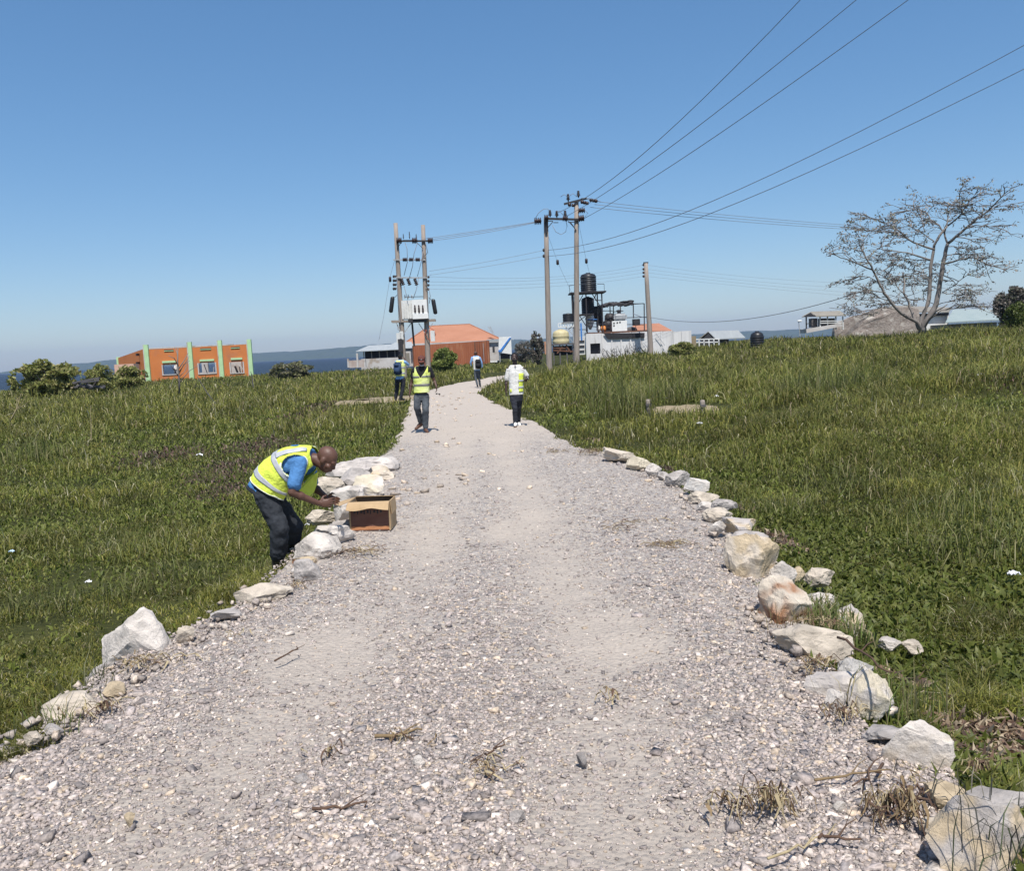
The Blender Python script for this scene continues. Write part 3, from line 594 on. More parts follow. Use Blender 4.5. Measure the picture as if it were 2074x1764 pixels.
# ------------------------------------------------------------------ dry plants, stems and litter
def sprig(name, px, py, wpx, n, cols, label, z=0.0, hgt=0.07, group='dead weeds washed onto the road', cat='dead weed', seed=1, thick=.0022, ang=None, dpx=None):
    rg = random.Random(seed); g_ = gp(px, py, z); s_ = sc(g_.y); W = wpx/s_; bm = bmesh.new()
    root = thing(name, label, cat, (g_.x, g_.y, z), group)
    parts = {}
    for k in range(n):
        c = rg.choice(range(len(cols))); bmk = parts.setdefault(c, bmesh.new())
        p = g_+Vector((rg.gauss(0, .25)*W, rg.gauss(0, .25)*(W*.8 if dpx is None else dpx/s_), rg.uniform(0.004, hgt*.5))); a = rg.uniform(0, 6.28) if ang is None else rg.gauss(ang, .35)
        L_ = rg.uniform(.15, .55)*W; pts = []
        for i in range(5):
            pts.append(p+Vector((math.cos(a), math.sin(a), 0))*L_*i/4+Vector((0, 0, math.sin(i/4*3.14)*rg.uniform(.2, 1)*hgt))); a += rg.uniform(-.5, .5)
        if rg.random() < .35:
            w_ = rg.uniform(.004, .010)      # flat dead leaf
            for i in range(4):
                d = Vector((-math.sin(a), math.cos(a), .3))*w_*(1-abs(i-1.5)/3)
                vs = [bmk.verts.new(q) for q in (pts[i]-d, pts[i]+d, pts[i+1]+d*.8, pts[i+1]-d*.8)]; bmk.faces.new(vs)
        else: add_tube(bmk, pts, thick*rg.uniform(.6, 1.5), 4)
    nm = ['stem', 'dead_leaf', 'root']
    for c, bmk in parts.items(): mesh_obj(nm[c], bmk, M[cols[c]], root)
    bm.free(); return root
M['straw'] = mat('straw', (0.36, 0.29, 0.17), 0.9, scale=20, bump=0); M['deadbrown'] = mat('dead_brown', (0.10, 0.06, 0.04), 0.95, scale=20, bump=0); M['ochre'] = mat('ochre_stem', (0.2, 0.14, 0.075), 0.9, scale=20, bump=0)
K3 = ['straw', 'deadbrown', 'ochre']
for k, (a, b_, w, n, l, d) in enumerate([(1560, 1640, 110, 60, 'dark tangled weed clump on the gravel left of the lower right rocks', None), (1818, 1660, 120, 90, 'thick brown mat of dead weed beside the corner boulder', None), (1705, 1450, 80, 40, 'brown root tangle under the yellow boulder', None),
        (820, 1502, 90, 14, 'ochre stem with torn brown end in the lower middle of the road', 20), (1355, 1107, 100, 34, 'orange and straw coloured weed tuft on the right half of the road', 22), (1245, 1075, 60, 16, 'small pale straw tuft halfway up the right of the road', 9), (710, 1122, 120, 45, 'arc of dry straw below the cardboard box', 22),
        (1196, 921, 60, 60, 'dark brown heap of dead weed at the far right road edge', 12), (1130, 917, 50, 26, 'thin strip of dead weed left of the far heap', 5), (300, 1345, 130, 40, 'bundle of bent reed stems leaning on the big left slab', 60), (205, 1440, 80, 30, 'straw strewn on the lowest left boulder', None),
        (1660, 1265, 80, 34, 'brown weed litter under the long slab', None), (1985, 1560, 60, 26, 'dry stalks between corner rocks', None), (1850, 1600, 90, 16, 'curled pale husk and stalks near the white block', None), (1000, 1560, 110, 26, 'scattered fine twigs in the lower middle of the road', None), (1480, 1640, 90, 20, 'few straight twigs left of the tangled clump', None),
        (1655, 1350, 80, 36, 'dark weed roots beside the broad grey slab', None), (1300, 1060, 120, 16, 'long thin dark twig beside the loaf shaped rock', 10), (1580, 1300, 70, 14, 'short twigs on gravel below the rust stained slab', None), (660, 1530, 70, 10, 'brown twig on the lower left gravel', None), (1230, 1420, 90, 12, 'faint twigs on the right wheel track', None), (470, 1300, 60, 8, 'brown stalk near the big left slab', None), (870, 955, 60, 6, 'tiny twig far up the road', None), (600, 1190, 60, 18, 'straw caught between rocks by the boot', None)]):
    sprig('dry_weed', a, b_, w, n, K3, l, seed=100+k, dpx=d, hgt=0.09 if n > 50 else .045)
def stick(px, py, px2, py2, r, label, m='ochre', h=0.03, seed=0):
    a = gp(px, py)+Vector((0, 0, h)); b_ = gp(px2, py2)+Vector((0, 0, h)); rg = random.Random(seed); n_ = 7; pts = []
    for i in range(n_): pts.append(a.lerp(b_, i/(n_-1))+Vector((rg.gauss(0, .012), rg.gauss(0, .012), rg.uniform(0, .02))))
    root = thing('twig', label, 'twig', a.lerp(b_, .5), 'twigs lying on the road')
    B().tube(pts, [r*(1-.5*i/(n_-1)) for i in range(n_)], 6).out('stem', m, root, True)
    q = pts[3]; B().tube([q, q+Vector((.05, .05, .015)), q+Vector((.09, .06, .03))], [r*.6, r*.4, r*.2], 5).out('offshoot', m, root, True)
stick(2010, 1742, 2070, 1768, .012, 'thick pale stalk running into the corner boulder')
stick(1890, 1700, 2000, 1762, .010, 'long ochre stalk lying left of the corner boulder', seed=2)
stick(1790, 1568, 1735, 1612, .007, 'dark bent twig left of the great white block', 'deadbrown', seed=3)
stick(1650, 1600, 1800, 1575, .006, 'thin arched stalk above the weed mats', seed=4)
stick(1560, 1760, 1700, 1700, .005, 'pale stalk at the bottom edge of the picture', 'straw', seed=5)
stick(1650, 1712, 1740, 1722, .007, 'short brown stick below the tangled clump', 'deadbrown', seed=6)
stick(760, 1510, 860, 1497, .010, 'stout ochre stick in the lower middle', seed=7)
stick(980, 1548, 1030, 1520, .006, 'brown forked twig right of the stout stick', 'deadbrown', seed=8)
stick(560, 1350, 610, 1322, .006, 'small brown twig in the left wheel track', 'deadbrown', seed=9)
stick(1700, 1375, 1800, 1455, .008, 'dark branch lying across the pale grey slab', 'deadbrown', h=.22, seed=10)
stick(640, 1662, 745, 1648, .007, 'thin brown stick in the lower left middle', 'deadbrown', seed=11)
stick(1230, 918, 1290, 926, .006, 'dark thin twig on the far gravel', 'deadbrown', seed=12)
# tufts of grass and reeds among the rocks
def tuft(px, py, z, n, h, label, lean=.5, cols=((0.15, 0.2, 0.05), (0.2, 0.22, 0.08), (0.3, 0.26, 0.13)), seed=0, name='grass_tuft', spread=.12, group='grass tufts between the rocks', w=.006):
    g_ = gp(px, py, z); rg = np.random.default_rng(seed); x = g_.x+rg.normal(0, spread, n).clip(-spread*1.6, spread*1.6); y = g_.y+rg.normal(0, spread, n).clip(-spread*1.6, spread*1.6)
    c = np.array(cols)[rg.integers(0, len(cols), n)]*rg.uniform(.7, 1.2, (n, 1)); zz = g_.z
    o = blades(name, x, y, h*rg.uniform(.5, 1.2, n), np.full(n, w), lean, c, zfun=lambda a, b: np.full(len(a), zz), seed=seed)
    o.data.transform(Matrix.Translation(-g_)); o.location = g_
    return tag(o, label, 'weed tuft', group)
tuft(2035, 1745, .12, 34, .32, 'dark wiry grass tuft on the corner boulder', cols=((.10, .12, .06), (.06, .06, .05)), seed=1)
tuft(1650, 1240, -.05, 260, .16, 'fresh green tuft below the white angular rock', seed=2, w=.012)
tuft(1690, 1290, -.1, 300, .18, 'green grass patch growing between slab and grey tan block', seed=3, w=.012)
tuft(1840, 1440, -.1, 90, .26, 'tall thin green stalks right of the yellow boulder', seed=4, lean=.2)
tuft(1590, 1195, -.02, 120, .12, 'short tuft in front of the cracked white block', seed=5)
tuft(1600, 1260, 0, 60, .16, 'rusty stalks in front of the slab\'s red underside', cols=((.3, .24, .12), (.2, .14, .07)), seed=6)
tuft(195, 1395, -.1, 50, .3, 'dark stalks in front of the largest left slab', cols=((.1, .1, .05), (.2, .2, .1)), seed=7)
tuft(118, 1470, -.05, 40, .22, 'green blades before the lowest left cream boulder', seed=8)
tuft(1740, 1400, .05, 16, .25, 'straw coloured stalks across the pale grey slab', cols=((.4, .34, .18), (.25, .2, .1)), seed=9)
tuft(1950, 1600, .05, 18, .2, 'grey stalks between tan rock and corner boulder', cols=((.2, .18, .14), (.1, .1, .08)), seed=10)
# litter in the grass
M['litter'] = mat('white_litter', (0.75, 0.75, 0.76), 0.5, scale=10, bump=.2); M['litter2'] = mat('blue_litter', (0.45, 0.6, 0.75), 0.5, scale=10)
def litter(px, py, w, label, z=-.25, m='litter', group='scraps of litter in the grass', seed=0):
    g_ = gp(px, py, z); W = w*.8/sc(g_.y); bm = bmesh.new(); n = 9; rg = random.Random(seed); V = {}
    for i in range(n):
        for j in range(n):
            u = i/(n-1)-.5; v = j/(n-1)-.5
            V[i, j] = bm.verts.new(Vector((u*W*1.2, v*W*.9, W*.35*mnoise.noise(Vector((u*5+seed, v*5, seed)))+W*.45*(.5-abs(u))+.02)))
    for i in range(n-1):
        for j in range(n-1):
            if abs(i-4)+abs(j-4) < 6: bm.faces.new((V[i, j], V[i+1, j], V[i+1, j+1], V[i, j+1]))
    for v in [v for v in bm.verts if not v.link_faces]: bm.verts.remove(v)
    zt = H1(g_.x, g_.y) if not -0.02 <= z <= .02 else 0
    bmesh.ops.translate(bm, vec=(g_.x, g_.y, zt+.10), verts=bm.verts); o = mesh_obj('litter', bm, M[m]); o.modifiers.new('s', 'SOLIDIFY').thickness = .004
    o.data.transform(Matrix.Translation((-g_.x, -g_.y, -zt))); o.location = (g_.x, g_.y, zt); return tag(o, label, 'litter', group)
for k, (a, b_, w, l, m) in enumerate([(404, 928, 14, 'white crumpled scrap on the purple plants left of the worker', 'litter'), (2053, 1162, 26, 'white plastic bag scrap at the far right margin', 'litter'), (1206, 860, 10, 'small white scrap in grass right of the white shirted man', 'litter'), (1417, 897, 12, 'white scrap in the dark grass beyond the far rocks', 'litter'),
        (1451, 824, 14, 'pale scrap at the right end of the bare soil patch', 'litter'), (1348, 832, 9, 'tiny white scrap on the bare soil patch', 'litter'), (32, 1785-1000+0, 0, '', ''), (20, 1091, 12, 'light blue scrap near the left margin', 'litter2'), (175, 1145, 14, 'grey white scrap in dark grass at the left', 'litter'), (620, 1041, 10, 'tiny pale scrap left of the worker\'s knees', 'litter'), (1985, 808, 12, 'pale scrap in the dark plants far right', 'litter')]):
    if w: litter(a, b_, w, l, m=m, seed=k+1)
#, 1262, 0)+Vector((0, 0, .03)), (.02, .02, .01)).out('pebble', 'white_paint'), 'tiny white chip on the right wheel track', 'pebble')

# bare posts by the soil patch
for k, (a, b_, l) in enumerate([(1313, 846, 'left of two short wooden stakes in front of the bare soil patch'), (1423, 852, 'right of two short wooden stakes in front of the bare soil patch')]):
    g_ = gp(a, b_, 0); z0 = H1(g_.x, g_.y)
    r_ = thing('wooden_stake', l, 'stake', (g_.x, g_.y, z0), 'short stakes by the bare soil'); q = Vector((g_.x, g_.y, z0))
    B().lathe(q, [(.06, -.1), (.055, .3), (.06, .42), (.05, .47), (.0, .48)], 8).out('post', 'wood_pole', r_, True)
    B().box(q+Vector((0, -.06, .34)), (.14, .02, .06)).out('cleat', 'wood_dark', r_)
# ------------------------------------------------------------------ power poles
def V3(p): return Vector(p)
def pole(root, top, bot, r0, r1, name='pole', m='wood_pole'):
    top, bot = V3(top), V3(bot); d = bot-top; pts = [top+d*t_ for t_ in (0, .25, .5, .75, 1, 1.12)]
    return B().tube(pts, [r0+(r1-r0)*t_ for t_ in (0, .25, .5, .75, 1, 1.05)], 10).out(name, m, root, True)
def pin_ins(root, p, h=.42, r=.09, up=Vector((0, 0, 1)), name='insulator'):
    prof = [(.03, 0)]
    n = 4
    for k in range(n):
        z = h*(.25+.75*k/n); prof += [(r*.45, z), (r*(1-.12*k), z+h*.04), (r*(.9-.12*k), z+h*.1), (r*.4, z+h*.15)]
    prof += [(.02, h)]
    return B().lathe(p, prof, 10, up).out(name, 'porcelain', root, True)
def strain(root, a, b_, r=.13, n=5, name='insulator'):
    a, b_ = V3(a), V3(b_); L_ = (b_-a).length; prof = [(.02, 0)]
    for k in range(n):
        z = L_*(k+.3)/n; prof += [(r*.75, z-.02), (r*1.35, z), (r*1.3, z+L_*.4/n), (r*.75, z+L_*.5/n)]
    prof += [(.02, L_)]
    return B().lathe(a, prof, 12, (b_-a).normalized()).out(name, 'porcelain', root, True)
YP = 62.0
# transformer H structure
hb = at(842, 735, YP); hz0 = H1(hb.x, hb.y)
H = thing('transformer_mast', 'twin wooden pole mast carrying a white transformer left of the road\'s end', 'utility mast', (hb.x, YP, hz0), 'wooden utility masts')
A1, A0 = at(800.7, 452.3, YP), at(816.6, 724, YP); A0 = A1+(A0-A1)*((A1.z-hz0)/(A1.z-A0.z))
B1, B0 = at(856.3, 456, YP), at(866.5, 734, YP); B0 = B1+(B0-B1)*((B1.z-hz0)/(B1.z-B0.z))
pole(H, A1, A0, .145, .20); pole(H, B1, B0, .145, .20)
yo = Vector((0, -.2, 0))
B().bar(at(803, 489.5, YP)+yo, at(872, 489, YP)+yo, .11, .11).out('crossarm', 'dark_metal', H)
B().bar(at(797, 527, YP)+yo, at(862, 527.5, YP)+yo, .07, .07).out('crossarm', 'grey_metal', H)
B().bar(at(797, 563, YP)+yo, at(868, 563.5, YP)+yo, .10, .08).out('crossarm', 'grey_metal', H)
B().bar(at(793, 651.5, YP)+yo, at(833, 651, YP)+yo, .14, .14).bar(at(833, 651, YP)+yo, at(882, 648.5, YP)+yo, .14, .14).out('platform_beam', 'wood_pole', H)
B().bar(at(793, 652.5, YP)+yo*-1, at(882, 649.5, YP)+yo*-1, .14, .14).out('platform_beam', 'wood_pole', H)
for x_ in (803.5, 835, 866.5): strain(H, at(x_, 489, YP)+yo*1.5, at(x_+11, 488.5, YP)+yo*1.5, .16, 4)
for x_ in (816, 829, 842): strain(H, at(x_, 527, YP)+yo*1.3, at(x_+9, 527, YP)+yo*1.3, .11, 4)
for x_ in (817.5, 830, 843.5): pin_ins(H, at(x_, 485, YP)+yo, .34 if x_ != 830 else .5, .05)
for x_ in (813, 826, 840):
    f_ = strain(H, at(x_, 565, YP)+yo*1.5, at(x_+5, 579, YP)+yo*1.5, .10, 4, 'fuse_cutout')
for x_, s_ in ((803, 1), (866, -1)):
    B().bar(at(x_+2*s_, 658, YP)+yo, at(x_+2*s_+2, 670, YP)+yo, .05).out('brace', 'grey_metal', H)
for a, b_ in (((803, 655), (812, 672)), ((833, 655), (815, 680)), ((848, 655), (862, 676)), ((877, 655), (866, 672))):
    B().bar(at(*a, YP)+yo, at(*b_, YP)+yo, .05).out('brace', 'grey_metal', H)
for a, b_ in (((812, 493), (804.5, 505)), ((845, 493), (857.5, 505)), ((816, 487.5), (846, 487.5))): B().bar(at(*a, YP)+yo, at(*b_, YP)+yo, .04).out('brace', 'dark_metal', H)
for k in range(4):      # low voltage brackets on both poles
    y_ = 560+k*8.2
    B().bar(at(797, y_, YP)+yo, at(804, y_, YP)+yo, .04).ell(at(798, y_+1, YP)+yo, (.09, .09, .11)).ell(at(801.5, y_+1, YP)+yo, (.07, .07, .1)).out('line_bracket', 'dark_metal', H)
    B().bar(at(862, y_+1, YP)+yo, at(870, y_+1.5, YP)+yo, .04).ell(at(868, y_+2, YP)+yo, (.08, .08, .1)).out('line_bracket', 'dark_metal', H)
def loopwire(pts, r=.022): return [at(a, b_, YP+c) for a, b_, c in pts]
for pts in ([(820, 492, -.4), (824, 505, -.5), (825, 530, -.4), (818, 558, -.3)], [(845, 492, -.4), (838, 515, -.5), (835, 540, -.4), (829, 562, -.3)], [(857, 505, -.3), (853, 530, -.4), (845, 560, -.4)], [(848, 562, -.3), (842, 590, -.4), (836, 606, -.5)],
            [(861, 490, -.3), (866, 512, -.3), (858, 520, -.2)], [(818, 580, -.3), (822, 595, -.4), (826, 608, -.5)], [(804, 565, -.3), (806, 610, -.3), (810, 640, -.3), (812, 690, -.3)], [(868, 583, -.3), (871, 600, -.2), (869, 615, -.2)], [(866, 660, -.3), (869, 690, -.3)]):
    B().tube(loopwire(pts), .022, 5).out('jumper_wire', 'wire', H, True)
B().bar(at(834, 652, YP+.3), at(838.5, 702, YP+.3), .20, .12).out('cable_duct', 'dark_metal', H)
B().box(at(876, 681, YP-.25), (.3, .16, .75)).out('meter_box', 'pale_paint', H)
B().box(at(808, 685, YP-.25), (.35, .16, .7)).box(at(813, 680, YP-.28), (.25, .1, .6)).out('meter_box', 'pale_paint', H)
M['red_cable'] = mat('red_cable', (.4, .1, .05), .6, bump=0)
B().tube([at(a, b_, YP-.3) for a, b_ in ((870, 664), (878, 669), (881.5, 678), (878, 686), (872, 690), (866, 687), (861, 676), (863, 668))], .03, 5).out('cable_loop', 'red_cable', H, True)
B().box(at(811, 700, YP-.28), (.32, .2, .9)).out('switch_box', 'dark_metal', H)
for nm, pts, lab in (('guy_wire', ((801, 520), (790, 560), (777, 640), (767, 690)), 'thin stay wire slanting down left from the transformer mast'),):
    g_ = B().tube([at(a, b_, YP) for a, b_ in pts], .012, 4).out(nm, 'wire'); tag(g_, lab, 'stay wire', 'stay wires')
tag(B().lathe(at(789.7, 566, YP), [(.02, -.2), (.09, -.15), (.09, .15), (.02, .2)], 10).out('guy_insulator', 'porcelain', None, True), 'small dark egg insulator on the transformer mast\'s stay wire', 'insulator', 'egg insulators on stay wires')
for x0, y0, x1, y1, l in ((795, 601, 791, 634, 'left one of two black tubes hanging beside the transformer'), (876.5, 606, 882, 637, 'right one of two black tubes hanging beside the transformer')):
    a, b_ = at(x0, y0, YP), at(x1, y1, YP); d = (a-b_).normalized(); L_ = (a-b_).length; r_ = thing('hanging_tube', l, 'black tube', b_, 'black tubes by the transformer')
    B().lathe(b_, [(.03, 0), (.12, .04), (.15, .12), (.15, L_-.12), (.12, L_-.04), (.03, L_)], 14, d).out('tube_body', 'black_plastic', r_, True)
    q = at(804 if x0 < 830 else 868, y0-3, YP); B().tube([a, (a+q)/2-Vector((0, 0, .1)), q], .02, 5).out('bracket', 'dark_metal', r_)
# transformer on the platform
tb = at(840, 647, YP)
T = thing('transformer', 'white boxy transformer with black bushings on the mast platform', 'transformer', (tb.x, YP, tb.z))
c0 = at(826, 628, YP); tw = 46/sc(YP)
B().box(at(829, 628, YP+.2), (1.0, 1.0, 1.30)).out('tank', 'pale_paint', T)
B().box(at(850, 622, YP-.35), (1.05, .5, 1.0)).out('terminal_box', 'white_paint', T)
B().box(at(852, 641, YP-.45), (1.1, .5, .36)).out('lower_box', 'white_paint', T)
B().box(at(846, 650, YP-.1), (1.3, .9, .22)).out('skid', 'dark_metal', T)
for k in range(6): B().box(at(818+k*5, 629, YP-.33), (.03, .12, 1.0)).out('cooling_fin', 'pale_paint', T)
for k in range(3): B().lathe(at(840.5+k*8, 634, YP-.68), [(.02, 0), (.06, .05), (.075, .1), (.05, .2), (.075, .28), (.05, .36), (.05, .5), (.02, .56)], 10).out('bushing', 'porcelain', T, True)
for x_, in ((820,), (827,), (834,)): B().lathe(at(x_, 605, YP+.2), [(.02, 0), (.05, .02), (.04, .12), (.05, .2), (.015, .28)], 8).out('bushing', 'pale_paint', T, True)
B().bar(at(819, 602, YP), at(858, 601, YP), .04).out('top_rail', 'dark_metal', T)
# junction double pole
jb = at(1140, 716, YP); jz = H1(jb.x, jb.y)
J = thing('junction_mast', 'double wooden pole joined by a dark crossarm, many insulators, right of centre', 'utility mast', (jb.x, YP, jz), 'wooden utility masts')
C1, C0 = at(1105, 440.7, YP), at(1111.5, 716.6, YP); C0 = C1+(C0-C1)*((C1.z-jz)/(C1.z-C0.z))
D1, D0 = at(1166.9, 409, YP), at(1167.6, 721, YP); D0 = D1+(D0-D1)*((D1.z-jz)/(D1.z-D0.z))
pole(J, C1, C0, .16, .22); pole(J, D1, D0, .16, .22)
B().bar(at(1101, 444, YP)+yo, at(1180, 446, YP)+yo, .14, .14).out('crossarm', 'dark_metal', J)
B().bar(at(1141.3, 414.7, YP)+yo, at(1187.2, 403, YP)+yo, .13, .13).out('crossarm', 'dark_metal', J)
for a, b_ in (((1109, 449), (1119, 449)), ((1119, 450), (1108, 463)), ((1150, 449), (1163, 463)), ((1155, 452), (1166, 468)), ((1120, 452), (1130, 452)), ((1150, 451.5), (1172, 450))): B().bar(at(*a, YP)+yo, at(*b_, YP)+yo, .05).out('brace', 'dark_metal', J)
for x_, y_, h_ in ((1113.5, 441, .5), (1127, 442, .48), (1144, 442, .5), (1150, 410, .55), (1170.7, 402, .5)): pin_ins(J, at(x_, y_, YP)+yo, h_, .15)
strain(J, at(1081, 449.5, YP)+yo, at(1096, 448.5, YP)+yo, .18, 4); strain(J, at(1101, 443.5, YP)+yo*2, at(1110, 443, YP)+yo*2, .17, 3); strain(J, at(1138, 444, YP)+yo*2, at(1149, 445, YP)+yo*2, .15, 3)
strain(J, at(1170, 445, YP)+yo*2, at(1182, 443, YP)+yo*2, .17, 3); strain(J, at(1170, 428, YP)+yo, at(1184, 427, YP)+yo, .14, 4)
for x_, y_ in ((1196, 406.5), (1201, 407.5), (1206, 408.5), (1178, 410.5), (1183, 411.7), (1188, 412.9), (1152.5, 416), (1160, 417)): B().lathe(at(x_, y_, YP)+yo, [(.02, -.12), (.1, -.1), (.13, 0), (.1, .1), (.02, .12)], 10).out('disc_insulator', 'porcelain', J, True)
B().tube([at(x_, y_, YP)+yo for x_, y_ in ((1186, 404), (1194, 406), (1216, 410))], .025, 4).out('jumper_wire', 'wire', J)
for pts in ([(1083, 444), (1090, 432), (1100, 424), (1108, 423), (1113, 428)], [(1118, 456), (1125, 470), (1136, 475.5), (1145, 470), (1148, 458), (1144, 440)], [(1127, 430), (1132, 427), (1140, 436)], [(1150, 400), (1142, 394), (1135, 399)], [(1150, 399), (1160, 392), (1168, 399)], [(1184, 426), (1190, 432), (1184, 440)], [(1176, 402), (1190, 401), (1200, 405)]):
    B().tube([at(a, b_, YP-.3) for a, b_ in pts], .02, 5).out('jumper_wire', 'wire', J, True)
B().tube([at(1105, 450, YP)+yo, at(1106, 474, YP)+yo], .1, 8).out('pole_band', 'dark_metal', J)
for y_ in (507, 519): B().ell(at(1101, y_, YP), (.1, .1, .13)).bar(at(1101, y_, YP), at(1107, y_, YP), .05).out('line_bracket', 'dark_metal', J)
for k, (pts, ix, iy, l) in enumerate([(((1107, 470), (1128.8, 531), (1165, 610)), 1128.8, 531.6, 'left'), (((1169, 440), (1187, 529), (1216, 640)), 1187, 529, 'right')]):
    tag(B().tube([at(a, b_, YP+j*2.5) for j, (a, b_) in enumerate(pts)], .010, 4).out('guy_wire', 'wire'), f'thin stay wire falling to the right from the {l} pole of the junction mast', 'stay wire', 'stay wires')
    tag(B().lathe(at(ix, iy, YP+2.5), [(.02, -.2), (.1, -.14), (.1, .14), (.02, .2)], 10).out('guy_insulator', 'porcelain', None, True), f'dark egg insulator floating on the {l} stay wire of the junction mast', 'insulator', 'egg insulators on stay wires')
# single pole by the white wall
YS = 92.0; sb = at(1317.7, 716, YS); sz = H1(sb.x, YS)
S_ = thing('utility_pole', 'single leaning wooden pole in front of the white wall', 'utility pole', (sb.x, YS, sz))
S1 = at(1307.4, 533.5, YS); S0 = at(1317.7, 718, YS); pole(S_, S1, S0, .22, .30)
for y_ in (537, 545.5, 552.5, 560): B().ell(at(1303, y_, YS), (.14, .1, .14)).bar(at(1302, y_, YS), at(1307, y_, YS), .05).out('insulator', 'porcelain', S_)
B().box(S1+Vector((0, 0, .05)), (.5, .3, .12)).out('pole_cap', 'dark_metal', S_)
# wires
def wire(a, m_, b_, r, label, group, ext=0.0, t0=0.0, n=26, name='power_line', gap=None):
    """a,b world end points, m_ photo pixel of a point on the sagging line between them"""
    a, b_ = V3(a), V3(b_); d = F_+RT*((m_[0]-CX)/FPX)-UP*((m_[1]-CY)/FPX)
    ab = (b_-a); k = Vector((ab.y, -ab.x)); t_ = (k.x*a.x+k.y*a.y)/(k.x*d.x+k.y*d.y); mw = EYE+d*t_
    tm = ((mw-a).xy.dot(ab.xy))/ab.xy.length_squared
    A_ = np.array([[tm*tm, tm], [1, 1]]); q = np.linalg.solve(A_, np.array([mw.z-a.z, b_.z-a.z])) if .02 < tm < .98 else np.array([0, b_.z-a.z])
    pts = []
    for i in range(n+1):
        s_ = t0+(1+ext-t0)*i/n; pts.append(Vector((a.x+ab.x*s_, a.y+ab.y*s_, a.z+q[0]*s_*s_+q[1]*s_)))
    rr = [max(r*.35, r*min(1.0, p.y/40.0)) for p in pts]
    return tag(B().tube(pts, rr, 6).out(name, 'wire', None, True), label, 'cable', group)
G1 = 'high voltage lines passing overhead to the right'
wire(at(1127, 432, YP), (1360, 260), at(1620, 0, 24.0), .017, 'steepest of the three upper lines, leaving the picture leftmost at the top', G1, ext=.9)
wire(at(1144, 440, YP), (1400, 266), at(1733, 0, 24.0), .017, 'middle one of the three upper lines reaching the top edge', G1, ext=.9)
wire(at(1182, 443, YP), (1440, 282), at(1838, 0, 24.0), .017, 'lowest of the three upper lines reaching the top edge', G1, ext=.9)
G2 = 'paired lines passing to the right edge'
wire(at(1109, 507, YP), (1473, 394.3), at(2073, 92, 19.0), .015, 'upper of the two long lines sweeping to the upper right edge', G2, ext=.5)
wire(at(1109, 519, YP), (1473, 419), at(2073, 140, 19.0), .015, 'lower of the two long lines sweeping to the upper right edge', G2, ext=.5)
for k, (dy, l) in enumerate([(0, 'upper'), (5.5, 'middle'), (11, 'lower')]):
    wire(at(1213-k*9, 409+dy, YP), (1473, 436+dy), at(1760, 459+dy*.7, 75), .016, f'{l} one of three thin lines running right behind the bare tree', 'three lines to the bare tree', ext=.5)
for k, (ya, yb, l) in enumerate([(560.5, 537, 'topmost'), (571, 545.5, 'second'), (578, 552.5, 'third'), (586, 560, 'lowest')]):
    wire(at(869, ya, YP), (1050, [566, 572, 579, 586][k]-2), at(1303, yb, YS), .009, f'{l} of four faint lines between the transformer mast and single pole', 'low voltage lines left')
    wire(at(1309, yb, YS), (1473, [557, 565, 571, 577][k]), at(1790, [575, 586, 597, 606][k], 100), .009, f'{l} of four faint lines from the single pole to the right', 'low voltage lines right')
wire(at(1316, 643, YS), (1480, 650), at(1722, 598, 62), .026, 'thick black cable sagging from the single pole to the bare tree', 'service cable')
wire(at(1281, 635, 95), (1298, 642), at(1316, 643, YS), .03, 'short black cable between workshop frame and single pole', 'service cable')
for k, (ya, ym, yb, l) in enumerate([(487.7, 472, 452, 'lowest'), (486, 468.5, 449.5, 'middle'), (484, 466, 447.5, 'topmost')]):
    wire(at(877-k*10, ya, YP-.3), (980, ym), at(1081+k*8, yb, YP-.3), .015, f'{l} of three lines joining the two masts', 'lines between the masts')
wire(at(869, 549.5, YP), (960, 535), at(1102, 507, YP), .011, 'upper thin low line joining the two masts', 'low lines between the masts')
wire(at(869, 557.5, YP), (960, 544), at(1102, 519, YP), .011, 'lower thin low line joining the two masts', 'low lines between the masts')
# ------------------------------------------------------------------ buildings
def wbox(x0, x1, yt, yb, Y, dep): 
    """centre and size of an upright box seen between photo columns x0..x1 and rows yt..yb, front face at distance Y"""
    xm = (x0+x1)/2; t_ = at(xm, yt, Y); b_ = at(xm, yb, Y); w = (x1-x0)/sc(Y)
    return Vector((t_.x, Y+dep/2, (t_.z+b_.z)/2)), Vector((w, dep, t_.z-b_.z))
def wb(b, *a): c, s = wbox(*a); return b.box(c, s)
